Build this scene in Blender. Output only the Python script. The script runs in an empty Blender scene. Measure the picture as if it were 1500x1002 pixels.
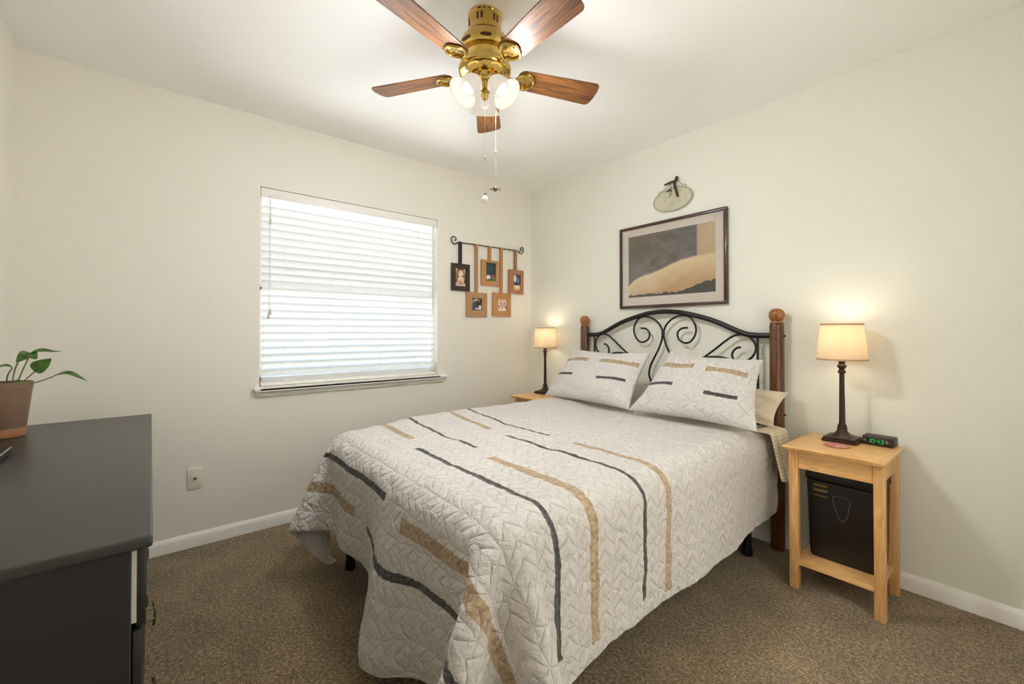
import bpy, bmesh, math, random
import numpy as np
from mathutils import Vector, Matrix, Quaternion

SC = bpy.context.scene
COL = SC.collection
PI = math.pi

# ------------------------------------------------------------------ camera, sky, exposure
F_PX, YAW, PITCH, SHIFT_PX = 622.33, 2.4518, 0.0095, -19.837
CAM = Vector((2.8822, -2.6019, 1.1581))
FWD = Vector((math.cos(YAW) * math.cos(PITCH), math.sin(YAW) * math.cos(PITCH), math.sin(PITCH)))
cam_data = bpy.data.cameras.new('camera')
cam = bpy.data.objects.new('camera', cam_data)
COL.objects.link(cam)
cam.location = CAM
cam.rotation_euler = FWD.to_track_quat('-Z', 'Y').to_euler()
cam_data.sensor_width = 36.0
cam_data.lens = F_PX / 1500.0 * 36.0
cam_data.shift_y = SHIFT_PX / 1500.0
cam_data.clip_start = 0.02
SC.camera = cam

world = bpy.data.worlds.new('world')
SC.world = world
world.use_nodes = True
wn = world.node_tree
bg = wn.nodes['Background']
bg.inputs['Color'].default_value = (0.80, 0.90, 1.0, 1)
SKY_STRENGTH = 0.85
bg.inputs['Strength'].default_value = SKY_STRENGTH

SC.view_settings.view_transform = 'Standard'
SC.view_settings.look = 'None'
SC.view_settings.gamma = 1.0
SC.view_settings.use_curve_mapping = False
SC.view_settings.exposure = 0.22
SC.cycles.use_denoising = True
SC.cycles.max_bounces = 16
SC.cycles.diffuse_bounces = 10
SC.cycles.glossy_bounces = 6
SC.cycles.transmission_bounces = 10
SC.cycles.transparent_max_bounces = 12
SC.cycles.sample_clamp_indirect = 6.0

FAN_W = 17.0       # each fan bulb
UPLIGHT_W = 270.0
HALL_FILL_W = 115.0
LAMP_W = 0.8       # each bedside lamp bulb
BULB = (0.965, 0.985, 1.0)
WARM = (1.0, 0.88, 0.72)

# window opening, daylight portal
WY0, WY1, WZ0, WZ1 = -2.155, -0.966, 0.835, 2.024
ld = bpy.data.lights.new('window_daylight_portal', 'AREA')
ld.shape = 'RECTANGLE'
ld.size = WZ1 - WZ0
ld.size_y = WY1 - WY0
ld.cycles.is_portal = True
lo = bpy.data.objects.new('window_daylight_portal', ld)
COL.objects.link(lo)
lo.location = (-0.16, (WY0 + WY1) / 2, (WZ0 + WZ1) / 2)
lo.rotation_euler = (0, -PI / 2, 0)

# area lamp added outside, brightening the ceiling up through the slats
ld = bpy.data.lights.new('added_slat_uplight', 'AREA')
ld.shape = 'RECTANGLE'
ld.size = 2.0
ld.size_y = 5.0
ld.energy = UPLIGHT_W
ld.color = (0.97, 0.985, 1.0)
lo = bpy.data.objects.new('added_slat_uplight', ld)
COL.objects.link(lo)
lo.location = (-1.5, (WY0 + WY1) / 2, -0.35)
lo.rotation_euler = (Vector((1.45, 0, 1.75))).to_track_quat('-Z', 'Y').to_euler()

# fill lamp added in the unseen hall, brightening the bed side by bounce
ld = bpy.data.lights.new('added_hall_fill', 'AREA')
ld.shape = 'RECTANGLE'
ld.size = 0.25
ld.size_y = 2.4
ld.energy = HALL_FILL_W
ld.color = (0.96, 0.985, 1.0)
lo = bpy.data.objects.new('added_hall_fill', ld)
COL.objects.link(lo)
lo.location = (3.36, -1.3, 2.25)
lo.rotation_euler = Vector((1, 0, -0.25)).to_track_quat('-Z', 'Y').to_euler()

# ------------------------------------------------------------------ helpers
def srgb(r, g, b):
    f = lambda c: (c / 255 / 12.92) if c / 255 <= 0.04045 else ((c / 255 + 0.055) / 1.055) ** 2.4
    return (f(r), f(g), f(b), 1.0)

ROOT = {}      # object name -> world location its mesh coordinates are relative to

def link(o):
    COL.objects.link(o)
    return o

def tag(o, label=None, cat=None, group=None, kind=None):
    if label: o['label'] = label
    if cat: o['category'] = cat
    if group: o['group'] = group
    if kind: o['kind'] = kind
    return o

def empty(name, loc, label, cat, group=None):
    o = bpy.data.objects.new(name, None)
    o.location = loc
    o.empty_display_size = 0.05
    ROOT[o.name] = Vector(loc)
    return tag(link(o), label, cat, group)

def obj(name, bm, mat, parent=None, base=None, smooth=True, angle=40):
    """World-space bmesh -> ONE linked mesh object (child of parent, or at base)."""
    off = ROOT[parent.name] if parent else Vector(base or (0, 0, 0))
    if off.length:
        bmesh.ops.translate(bm, verts=bm.verts[:], vec=-off)
    me = bpy.data.meshes.new(name)
    bm.normal_update()
    bm.to_mesh(me)
    bm.free()
    for m in (mat if isinstance(mat, (list, tuple)) else [mat]):
        me.materials.append(m)
    if smooth:
        me.polygons.foreach_set('use_smooth', [True] * len(me.polygons))
        try:
            me.set_sharp_from_angle(angle=math.radians(angle))
        except Exception:
            pass
    o = bpy.data.objects.new(name, me)
    if parent:
        o.parent = parent
    else:
        o.location = off
    ROOT[o.name] = off
    return link(o)

def B():
    return bmesh.new()

def merge(dst, src):
    me = bpy.data.meshes.new('tmp')
    src.to_mesh(me)
    src.free()
    dst.from_mesh(me)
    bpy.data.meshes.remove(me)

def box(bm, x0, x1, y0, y1, z0, z1, bev=0.0, seg=2, mat=0, M=None):
    t = B()
    bmesh.ops.create_cube(t, size=1)
    for v in t.verts:
        v.co = Vector(((x0 + x1) / 2 + v.co.x * (x1 - x0), (y0 + y1) / 2 + v.co.y * (y1 - y0), (z0 + z1) / 2 + v.co.z * (z1 - z0)))
    if bev > 0:
        bmesh.ops.bevel(t, geom=t.edges[:], offset=bev, segments=seg, affect='EDGES', profile=0.5)
    if M is not None:
        t.transform(M)
    for f in t.faces:
        f.material_index = mat
    merge(bm, t)

def lathe(bm, prof, center=(0, 0, 0), seg=32, M=None, mat=0, cap=True):
    """prof: list of (r, z) bottom->top or top->bottom; revolved about z through center."""
    t = B()
    rings = []
    for r, z in prof:
        rings.append([t.verts.new((max(r, 1e-5) * math.cos(2 * PI * k / seg), max(r, 1e-5) * math.sin(2 * PI * k / seg), z)) for k in range(seg)])
    for a, b in zip(rings[:-1], rings[1:]):
        for k in range(seg):
            t.faces.new((a[k], a[(k + 1) % seg], b[(k + 1) % seg], b[k]))
    if cap:
        for rg in (rings[0], rings[-1]):
            try: t.faces.new(rg)
            except Exception: pass
    bmesh.ops.recalc_face_normals(t, faces=t.faces[:])
    if M is not None:
        t.transform(M)
    t.transform(Matrix.Translation(center))
    for f in t.faces:
        f.material_index = mat
    merge(bm, t)

def catmull(pts, n=6, closed=False):
    P = [Vector(p) for p in pts]
    out = []
    m = len(P)
    for i in range(m - 1 if not closed else m):
        if closed:
            p0, p1, p2, p3 = P[(i - 1) % m], P[i], P[(i + 1) % m], P[(i + 2) % m]
        else:
            p1, p2 = P[i], P[i + 1]
            p0 = P[i - 1] if i else p1 * 2 - p2
            p3 = P[i + 2] if i + 2 < m else p2 * 2 - p1
        for k in range(n):
            s = k / n
            out.append(0.5 * ((2 * p1) + (p2 - p0) * s + (2 * p0 - 5 * p1 + 4 * p2 - p3) * s * s + (3 * p1 - p0 - 3 * p2 + p3) * s ** 3))
    if not closed:
        out.append(P[-1])
    return out

def tube(bm, pts, r, seg=10, closed=False, flat=1.0, mat=0):
    """Sweep a round (or flattened) section along a polyline; r a number or list."""
    P = [Vector(p) for p in pts]
    n = len(P)
    R = [r] * n if not isinstance(r, (list, tuple)) else r
    t = B()
    rings = []
    up = None
    for i in range(n):
        if closed:
            d = P[(i + 1) % n] - P[(i - 1) % n]
        else:
            d = P[min(i + 1, n - 1)] - P[max(i - 1, 0)]
        d.normalize()
        if up is None:
            up = Vector((0, 0, 1)) if abs(d.z) < 0.9 else Vector((1, 0, 0))
        a = (up - d * up.dot(d))
        if a.length < 1e-6:
            a = d.orthogonal()
        a.normalize()
        up = a
        b = d.cross(a)
        rings.append([t.verts.new(P[i] + (a * math.cos(2 * PI * k / seg) + b * math.sin(2 * PI * k / seg) * flat) * R[i]) for k in range(seg)])
    prs = list(zip(rings[:-1], rings[1:]))
    if closed:
        prs.append((rings[-1], rings[0]))
    for a, b in prs:
        for k in range(seg):
            t.faces.new((a[k], a[(k + 1) % seg], b[(k + 1) % seg], b[k]))
    if not closed:
        t.faces.new(rings[0]); t.faces.new(rings[-1])
    bmesh.ops.recalc_face_normals(t, faces=t.faces[:])
    for f in t.faces:
        f.material_index = mat
    merge(bm, t)

def prism(bm, outline, depth, M=None, bev=0.0, mat=0):
    """outline: 2-D points in xy, extruded by depth in +z."""
    t = B()
    vs = [t.verts.new((p[0], p[1], 0)) for p in outline]
    f = t.faces.new(vs)
    r = bmesh.ops.extrude_face_region(t, geom=[f])
    bmesh.ops.translate(t, verts=[v for v in r['geom'] if isinstance(v, bmesh.types.BMVert)], vec=(0, 0, depth))
    bmesh.ops.recalc_face_normals(t, faces=t.faces[:])
    if bev > 0:
        es = [e for e in t.edges if abs(e.verts[0].co.z - e.verts[1].co.z) < 1e-6]
        bmesh.ops.bevel(t, geom=es, offset=bev, segments=2, affect='EDGES', profile=0.5)
    if M is not None:
        t.transform(M)
    for f in t.faces:
        f.material_index = mat
    merge(bm, t)

def copy_tree(o, delta_children=True):
    c = o.copy()
    link(c)
    ROOT[c.name] = ROOT.get(o.name, Vector())
    for ch in [x for x in COL.objects if x.parent == o]:
        k = copy_tree(ch)
        k.parent = c
    return c

# ------------------------------------------------------------------ materials
class NT:
    def __init__(s, name):
        s.m = bpy.data.materials.new(name)
        s.m.use_nodes = True
        s.t = s.m.node_tree
        s.b = s.t.nodes['Principled BSDF']
        s.out = s.t.nodes['Material Output']
    def n(s, typ, **kw):
        nd = s.t.nodes.new('ShaderNode' + typ)
        for k, v in kw.items():
            setattr(nd, k, v)
        return nd
    def l(s, a, b):
        s.t.links.new(a, b)
    def math(s, op, a, b=None, c=None):
        nd = s.t.nodes.new('ShaderNodeMath')
        nd.operation = op
        for i, v in enumerate((a, b, c)):
            if v is None: continue
            if isinstance(v, (int, float)): nd.inputs[i].default_value = v
            else: s.l(v, nd.inputs[i])
        return nd.outputs[0]
    def ramp(s, fac, stops):
        nd = s.t.nodes.new('ShaderNodeValToRGB')
        e = nd.color_ramp.elements
        while len(e) < len(stops): e.new(0.5)
        for k, (p, c) in enumerate(stops):
            e[k].position = p; e[k].color = c
        s.l(fac, nd.inputs[0])
        return nd.outputs[0]
    def mix(s, fac, a, b):
        nd = s.t.nodes.new('ShaderNodeMix')
        nd.data_type = 'RGBA'
        for sock, v in ((nd.inputs[0], fac), (nd.inputs[6], a), (nd.inputs[7], b)):
            if isinstance(v, (int, float)): sock.default_value = v
            elif isinstance(v, tuple): sock.default_value = v
            else: s.l(v, sock)
        return nd.outputs[2]
    def noise(s, scale=5, detail=2, rough=0.5, vec=None, dist=0.0):
        nd = s.t.nodes.new('ShaderNodeTexNoise')
        nd.inputs['Scale'].default_value = scale
        nd.inputs['Detail'].default_value = detail
        nd.inputs['Roughness'].default_value = rough
        nd.inputs['Distortion'].default_value = dist
        if vec is not None: s.l(vec, nd.inputs['Vector'])
        return nd.outputs['Fac']
    def coord(s, which='Object', scale=(1, 1, 1), rot=(0, 0, 0)):
        tc = s.t.nodes.new('ShaderNodeTexCoord')
        mp = s.t.nodes.new('ShaderNodeMapping')
        mp.inputs['Scale'].default_value = scale
        mp.inputs['Rotation'].default_value = rot
        s.l(tc.outputs[which], mp.inputs['Vector'])
        return mp.outputs['Vector']
    def bump(s, height, strength=0.3, dist=0.01):
        nd = s.t.nodes.new('ShaderNodeBump')
        nd.inputs['Strength'].default_value = strength
        nd.inputs['Distance'].default_value = dist
        s.l(height, nd.inputs['Height'])
        s.l(nd.outputs['Normal'], s.b.inputs['Normal'])
        return nd

def mat(name, col, rough=0.5, metal=0.0, coat=0.0, spec=None, emis=None, estr=0.0, noise=0.0, nscale=40, bump=0.0, bscale=200, bdist=0.002):
    k = NT(name)
    b = k.b
    b.inputs['Base Color'].default_value = col
    b.inputs['Roughness'].default_value = rough
    b.inputs['Metallic'].default_value = metal
    b.inputs['Coat Weight'].default_value = coat
    b.inputs['Coat Roughness'].default_value = 0.08
    if spec is not None: b.inputs['Specular IOR Level'].default_value = spec
    if emis:
        b.inputs['Emission Color'].default_value = emis
        b.inputs['Emission Strength'].default_value = estr
    if noise > 0:
        f = k.noise(nscale, 4, 0.6, k.coord())
        d = tuple(c * (1 - noise) for c in col[:3]) + (1,)
        e = tuple(min(1, c * (1 + noise)) for c in col[:3]) + (1,)
        k.l(k.ramp(f, [(0.3, d), (0.7, e)]), b.inputs['Base Color'])
    if bump > 0:
        k.bump(k.noise(bscale, 3, 0.6, k.coord()), bump, bdist)
    return k.m

def wood(name, dark, light, stretch=(14, 14, 1.0), rough=0.4, coat=0.0, dist=1.5, fine=6.0):
    k = NT(name)
    v = k.coord('Object', stretch)
    a = k.noise(3.0, 4, 0.55, v, dist)
    fv = k.coord('Object', tuple(s * fine for s in stretch))
    b2 = k.noise(3.0, 3, 0.6, fv)
    h = k.math('ADD', k.math('MULTIPLY', a, 0.7), k.math('MULTIPLY', b2, 0.3))
    mid = tuple((x + y) / 2 for x, y in zip(dark, light))
    k.l(k.ramp(h, [(0.36, dark), (0.5, mid), (0.63, light)]), k.b.inputs['Base Color'])
    k.b.inputs['Roughness'].default_value = rough
    k.b.inputs['Coat Weight'].default_value = coat
    k.b.inputs['Coat Roughness'].default_value = 0.12
    k.bump(h, 0.08, 0.001)
    return k.m

M = {}
M['wall'] = mat('wall_paint_beige', srgb(231, 227, 217), 0.65, bump=0.12, bscale=90, bdist=0.003)
M['wall2'] = mat('wall_paint_sage', srgb(231, 231, 220), 0.65, bump=0.12, bscale=90, bdist=0.003)
M['ceil'] = mat('ceiling_paint', srgb(247, 246, 243), 0.8, bump=0.10, bscale=60, bdist=0.003)
M['trim'] = mat('white_trim_paint', srgb(238, 236, 231), 0.4)
M['plate'] = mat('cream_plastic', srgb(226, 218, 202), 0.35)
M['brass'] = mat('polished_brass', srgb(206, 174, 98), 0.09, 1.0)
M['brass_dark'] = mat('brass_slot', srgb(70, 40, 18), 0.4, 0.6)
M['blade'] = wood('blade_oak', srgb(54, 28, 10), srgb(148, 94, 44), (1.3, 20, 20), 0.45, 0.15, 1.8, 4)
M['blade_edge'] = mat('blade_dark_edge', srgb(60, 22, 12), 0.35)
M['post'] = wood('cherry_stained_post', srgb(48, 25, 9), srgb(112, 66, 26), (22, 22, 2.2), 0.32, 0.2)
M['knob'] = wood('cherry_stained_knob', srgb(112, 62, 20), srgb(160, 96, 38), (16, 16, 6), 0.25, 0.4)
M['iron'] = mat('black_iron', srgb(34, 31, 29), 0.42, 0.3)
M['pine'] = wood('light_pine', srgb(206, 156, 92), srgb(234, 191, 132), (3.0, 26, 26), 0.38, 0.15, 0.8)
M['pine_v'] = wood('light_pine_upright', srgb(190, 138, 78), srgb(224, 178, 118), (26, 26, 2.0), 0.4, 0.1, 0.8)
M['bronze'] = mat('dark_bronze', srgb(58, 38, 28), 0.38, 0.35, noise=0.25, nscale=60)
M['black_top_sheen'] = mat('black_dresser_top_sheen', srgb(50, 51, 48), 0.36, noise=0.15, nscale=6)  # top lighter than the sides: the wall's reflection put into the black
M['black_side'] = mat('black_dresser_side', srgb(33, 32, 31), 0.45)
M['pale_strip'] = mat('pale_drawer_strip', srgb(214, 206, 196), 0.5)
M['nickel'] = mat('antique_nickel', srgb(150, 138, 112), 0.3, 1.0)
M['bin'] = mat('black_bin_plastic', srgb(19, 16, 13), 0.42)
M['bin_mark'] = mat('bin_grey_outline', srgb(74, 68, 60), 0.35)
M['gold_mark'] = mat('bin_gold_mark', srgb(150, 118, 50), 0.4, 0.3)
M['clock'] = mat('clock_case', srgb(44, 34, 28), 0.4)
M['clock_face'] = mat('clock_window', srgb(14, 22, 16), 0.2)
M['digit'] = mat('green_digits', srgb(20, 120, 60), 0.5, emis=srgb(30, 235, 110), estr=0.55)
M['icon'] = mat('clock_print', srgb(196, 172, 160), 0.5)
M['leather'] = mat('tan_leather', srgb(172, 130, 90), 0.5, noise=0.12, nscale=60, bump=0.15, bscale=260)
M['leather2'] = mat('orange_leather', srgb(180, 130, 80), 0.5, noise=0.12, nscale=60, bump=0.15, bscale=260)
M['leather3'] = mat('brown_leather', srgb(162, 112, 76), 0.5, noise=0.12, nscale=60, bump=0.15, bscale=260)
M['leather_black'] = mat('black_leather', srgb(48, 40, 32), 0.4, noise=0.15, nscale=60, bump=0.15, bscale=260)
M['frame_wood'] = wood('dark_red_frame', srgb(52, 26, 18), srgb(78, 40, 30), (4, 20, 20), 0.32, 0.2)
M['mat_board'] = mat('mat_board', srgb(214, 200, 188), 0.8)
M['pot'] = mat('terracotta_plastic', srgb(128, 101, 82), 0.45)
M['pot_base'] = mat('terracotta_band', srgb(152, 104, 66), 0.5, noise=0.2, nscale=70)
M['soil'] = mat('soil', srgb(60, 42, 30), 0.9, noise=0.4, nscale=150, bump=0.6, bscale=200)
M['stem'] = mat('plant_stem', srgb(104, 118, 62), 0.5)
M['device'] = mat('black_device', srgb(22, 22, 22), 0.3)
M['chrome'] = mat('silver_edge', srgb(170, 170, 170), 0.25, 0.9)
M['chain'] = mat('pull_chain_metal', srgb(176, 162, 128), 0.35, 0.8)
M['porcelain'] = mat('white_porcelain', srgb(236, 230, 214), 0.25)
M['pewter'] = mat('pewter', srgb(104, 96, 78), 0.4, 0.6)
M['twig'] = mat('dark_bronze_hook', srgb(62, 52, 36), 0.5, 0.3)
M['tassel'] = mat('blind_tassel', srgb(206, 202, 194), 0.5)
M['vinyl'] = mat('white_vinyl', srgb(238, 238, 236), 0.4)
M['mattress'] = mat('mattress_ticking', srgb(222, 214, 202), 0.8, bump=0.2, bscale=60)
M['boxspring'] = mat('box_spring_cloth', srgb(96, 88, 80), 0.9)
M['black_metal'] = mat('black_bed_frame', srgb(22, 20, 19), 0.45, 0.4)

# carpet
k = NT('brown_carpet')
v = k.coord()
n1 = k.noise(240, 2, 0.6, v)
n2 = k.noise(75, 3, 0.7, v)
n3 = k.noise(5, 3, 0.6, v)
h = k.math('ADD', k.math('MULTIPLY', n1, 0.5), k.math('ADD', k.math('MULTIPLY', n2, 0.38), k.math('MULTIPLY', n3, 0.12)))
k.l(k.ramp(h, [(0.40, srgb(44, 32, 14)), (0.5, srgb(112, 89, 54)), (0.61, srgb(188, 162, 116))]), k.b.inputs['Base Color'])
k.b.inputs['Roughness'].default_value = 0.95
k.b.inputs['Sheen Weight'].default_value = 0.25
k.bump(h, 1.0, 0.012)
M['carpet'] = k.m

# lamp shade fabric: lets light through
def translucent(name, col, tcol, w, rough_noise=0.0):
    k = NT(name)
    df = k.n('BsdfDiffuse'); df.inputs['Color'].default_value = col
    tr = k.n('BsdfTranslucent'); tr.inputs['Color'].default_value = tcol
    mx = k.n('MixShader'); mx.inputs[0].default_value = w
    k.l(df.outputs[0], mx.inputs[1]); k.l(tr.outputs[0], mx.inputs[2])
    k.l(mx.outputs[0], k.out.inputs['Surface'])
    if rough_noise:
        f = k.noise(120, 3, 0.6, k.coord('Object', (1, 1, 0.15)))
        k.l(k.ramp(f, [(0.3, tuple(c * (1 - rough_noise) for c in tcol[:3]) + (1,)), (0.7, tcol)]), tr.inputs['Color'])
    return k.m
M['shade'] = translucent('linen_lamp_shade', srgb(228, 214, 190), srgb(250, 236, 212), 0.42, 0.10)
M['shade_trim'] = mat('shade_trim_band', srgb(190, 158, 118), 0.7)
M['slat'] = translucent('white_blind_slats', srgb(244, 244, 242), srgb(250, 250, 248), 0.03)

def lit_glass(name, scatter, glow, strength, clear):
    k = NT(name)
    df = k.n('BsdfDiffuse'); df.inputs['Color'].default_value = scatter
    em = k.n('Emission'); em.inputs['Color'].default_value = glow; em.inputs['Strength'].default_value = strength
    ad = k.n('AddShader'); k.l(df.outputs[0], ad.inputs[0]); k.l(em.outputs[0], ad.inputs[1])
    tp = k.n('BsdfTransparent')
    mx = k.n('MixShader'); mx.inputs[0].default_value = clear
    k.l(ad.outputs[0], mx.inputs[1]); k.l(tp.outputs[0], mx.inputs[2])
    k.l(mx.outputs[0], k.out.inputs['Surface'])
    return k.m
M['opal'] = lit_glass('frosted_fan_glass', (0.0050, 0.0048, 0.0043, 1), srgb(255, 243, 222), 0.64, 0.06)
M['bulb'] = mat('lit_bulb', srgb(255, 250, 240), 0.3, emis=srgb(255, 244, 224), estr=12.0)

# clear pane in front of pictures and the window
k = NT('clear_glass')
tr = k.n('BsdfTransparent'); tr.inputs['Color'].default_value = (0.97, 0.98, 0.98, 1)
gl = k.n('BsdfGlossy'); gl.inputs['Roughness'].default_value = 0.01
fr = k.n('Fresnel'); fr.inputs['IOR'].default_value = 1.5
mx = k.n('MixShader')
geo = k.n('NewGeometry')
front = k.math('MULTIPLY', fr.outputs[0], k.math('SUBTRACT', 1.0, geo.outputs['Backfacing']))
k.l(k.math('MINIMUM', k.math('MULTIPLY', front, 1.8), 1.0), mx.inputs[0]); k.l(tr.outputs[0], mx.inputs[1]); k.l(gl.outputs[0], mx.inputs[2])
k.l(mx.outputs[0], k.out.inputs['Surface'])
M['glass'] = k.m

# oval plaque: thin tinted glass
k = NT('smoky_plaque_glass')
f = k.noise(26, 3, 0.6, k.coord())
k.l(k.ramp(f, [(0.35, srgb(186, 179, 154)), (0.65, srgb(204, 199, 178))]), k.b.inputs['Base Color'])
k.b.inputs['Roughness'].default_value = 0.3
M['plaque'] = k.m

# a print: the picture's own colours, stored on the print's mesh
k = NT('printed_paper')
at = k.n('Attribute'); at.attribute_name = 'Col'
k.l(at.outputs['Color'], k.b.inputs['Base Color'])
k.b.inputs['Roughness'].default_value = 0.6
M['print'] = k.m

# leaves
k = NT('leaf_green')
f = k.noise(30, 3, 0.5, k.coord())
k.l(k.ramp(f, [(0.3, srgb(76, 118, 50)), (0.7, srgb(126, 166, 84))]), k.b.inputs['Base Color'])
k.b.inputs['Roughness'].default_value = 0.35
M['leaf'] = k.m

# coaster
k = NT('pink_coaster')
f = k.noise(90, 3, 0.6, k.coord())
k.l(k.ramp(f, [(0.40, srgb(150, 70, 84)), (0.5, srgb(206, 120, 120)), (0.6, srgb(222, 168, 150))]), k.b.inputs['Base Color'])
k.b.inputs['Roughness'].default_value = 0.6
M['coaster'] = k.m

# quilted cotton: sewn diamonds as bump, appliqued strips in cloth coordinates (metres)
def quilted(name, strips, base, amp=0.0035, cell=0.042, strength=0.85):
    k = NT(name)
    tc = k.n('TexCoord')
    sp = k.n('SeparateXYZ'); k.l(tc.outputs['UV'], sp.inputs[0])
    u, v = sp.outputs[0], sp.outputs[1]
    wob = k.noise(55, 2, 0.6, tc.outputs['UV'])
    wo = k.math('MULTIPLY', k.math('SUBTRACT', wob, 0.5), amp * 3.0)
    slow = k.math('MULTIPLY', k.math('SUBTRACT', k.noise(6, 2, 0.5, tc.outputs['UV']), 0.5), 0.012)
    vv = k.math('ADD', v, k.math('ADD', wo, slow))
    uu = k.math('ADD', u, wo)
    masks = {'d': None, 't': None}
    for kind, u0, u1, vc, w in strips:
        m = k.math('MULTIPLY', k.math('COMPARE', vv, vc, w / 2), k.math('COMPARE', uu, (u0 + u1) / 2, (u1 - u0) / 2))
        masks[kind] = m if masks[kind] is None else k.math('MAXIMUM', masks[kind], m)
    # slubby weave on the strips
    mpn = k.n('Mapping'); mpn.inputs['Scale'].default_value = (90, 25, 1); k.l(tc.outputs['UV'], mpn.inputs['Vector'])
    slub = k.noise(1.0, 3, 0.7, mpn.outputs['Vector'])
    tan = k.ramp(slub, [(0.3, srgb(150, 122, 90)), (0.7, srgb(202, 180, 150))])
    drk = k.ramp(slub, [(0.3, srgb(50, 47, 46)), (0.7, srgb(92, 88, 86))])
    weave = k.noise(14, 3, 0.5, tc.outputs['UV'])
    cloth = k.ramp(weave, [(0.3, tuple(c * 0.95 for c in base[:3]) + (1,)), (0.7, base)])
    c = cloth
    if masks['t'] is not None: c = k.mix(masks['t'], c, tan)
    if masks['d'] is not None: c = k.mix(masks['d'], c, drk)
    k.l(c, k.b.inputs['Base Color'])
    k.b.inputs['Roughness'].default_value = 0.85
    k.b.inputs['Sheen Weight'].default_value = 0.15
    # quilting: two families of slanted seams, shifted row by row
    wb = k.math('MULTIPLY', k.math('SUBTRACT', k.noise(18, 2, 0.5, tc.outputs['UV']), 0.5), 0.022)
    row = k.math('PINGPONG', k.math('ADD', v, wb), cell)
    s1 = k.math('PINGPONG', k.math('ADD', k.math('ADD', u, row), wb), cell * 0.55)
    a = k.math('SMOOTH_MIN', k.math('DIVIDE', s1, cell * 0.55), k.math('DIVIDE', row, cell), 0.3)
    s2 = k.math('PINGPONG', k.math('ADD', k.math('SUBTRACT', u, k.math('MULTIPLY', row, 0.6)), wb), cell * 1.1)
    a = k.math('SMOOTH_MIN', a, k.math('DIVIDE', s2, cell * 0.8), 0.3)
    a = k.math('POWER', k.math('MAXIMUM', a, 0.0), 0.5)
    wr = k.noise(40, 4, 0.65, tc.outputs['UV'], 1.2)
    h = k.math('ADD', k.math('MULTIPLY', a, 0.65), k.math('MULTIPLY', wr, 0.75))
    k.bump(h, strength, 0.018)
    return k.m

QX = 0.66
M['quilt'] = quilted('quilted_cotton', [
    ('t', QX, 1.088, -1.705, 0.034), ('d', QX, 1.391, -1.562, 0.017), ('t', QX, 1.151, -1.308, 0.034), ('d', 0.70, 1.437, -1.177, 0.017),
    ('d', 1.242, 2.40, -1.765, 0.021), ('t', 1.542, 2.43, -1.602, 0.040), ('d', 1.314, 2.418, -1.338, 0.019), ('t', 1.603, 2.44, -1.19, 0.034),
    ('d', 0.70, 1.428, -2.012, 0.024), ('t', 0.60, 1.13, -2.16, 0.042), ('d', 1.238, 2.42, -2.195, 0.024), ('t', 1.572, 2.38, -2.056, 0.044)],
    srgb(218, 213, 208))
M['sham'] = quilted('quilted_sham_cotton', [
    ('t', 0.02, 0.27, 0.335, 0.034), ('t', 0.37, 0.665, 0.335, 0.034), ('d', 0.0, 0.20, 0.195, 0.02), ('d', 0.40, 0.63, 0.195, 0.02)],
    srgb(222, 217, 213), strength=0.75)
M['sham2'] = quilted('quilted_sham_cotton_second', [
    ('t', 0.04, 0.30, 0.335, 0.034), ('t', 0.385, 0.63, 0.325, 0.034), ('d', 0.0, 0.22, 0.195, 0.02), ('d', 0.42, 0.60, 0.165, 0.022)],
    srgb(222, 217, 213), strength=0.75)

# cream ticking with fine stripes
k = NT('cream_striped_cotton')
tc = k.n('TexCoord')
sp = k.n('SeparateXYZ'); k.l(tc.outputs['UV'], sp.inputs[0])
pp = k.math('PINGPONG', sp.outputs[1], 0.009)
k.l(k.ramp(k.math('DIVIDE', pp, 0.009), [(0.25, srgb(208, 197, 172)), (0.55, srgb(226, 218, 200))]), k.b.inputs['Base Color'])
k.b.inputs['Roughness'].default_value = 0.9
k.bump(k.noise(30, 3, 0.6, tc.outputs['UV']), 0.3, 0.008)
M['ticking'] = k.m

# ------------------------------------------------------------------ room
H = 2.44
RX, RY = 3.22, -3.11
def struct(name, bm, m, smooth=False, parent=None, label=None):
    o = obj(name, bm, m, parent, smooth=smooth)
    o['kind'] = 'structure'
    return o

b = B(); box(b, -0.12, RX + 0.06, RY - 0.12, 0.12, -0.10, 0.0)
struct('floor', b, M['carpet'])
b = B(); box(b, -0.12, RX + 0.12, RY - 0.12, 0.12, H, H + 0.10)
struct('ceiling', b, M['ceil'])
b = B(); box(b, -0.12, RX + 0.12, 0.0, 0.12, 0.0, H)
struct('wall_north', b, M['wall2'])
b = B(); box(b, -0.12, RX + 0.12, RY - 0.12, RY, 0.0, H)
struct('wall_south', b, M['wall'])
DY0, DY1, DH = -1.75, -0.85, 2.05     # doorway added in the unseen wall to let hall fill light in
b = B()
box(b, RX, RX + 0.12, RY - 0.12, DY0, 0, H); box(b, RX, RX + 0.12, DY1, 0.12, 0, H); box(b, RX, RX + 0.12, DY0, DY1, DH, H)
struct('wall_east', b, M['wall'])
b = B()
for (y0, y1, z0, z1) in ((DY0 - 0.06, DY0, 0, DH + 0.06), (DY1, DY1 + 0.06, 0, DH + 0.06), (DY0, DY1, DH, DH + 0.06)):
    box(b, RX - 0.014, RX, y0, y1, z0, z1, 0.003, 2)
    box(b, RX + 0.12, RX + 0.134, y0, y1, z0, z1, 0.003, 2)
struct('trim_1', b, M['trim'], True)  # casing of the added doorway
HX0, HX1, HY0, HY1 = RX + 0.12, RX + 1.30, RY - 0.12, 0.12  # unseen hall, added to bounce fill light into the room
b = B()
box(b, HX1, HX1 + 0.1, HY0, HY1, 0, H); box(b, HX0, HX1, HY0 - 0.1, HY0, 0, H); box(b, HX0, HX1, HY1, HY1 + 0.1, 0, H)
struct('wall_added_hall', b, M['ceil'])
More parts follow.
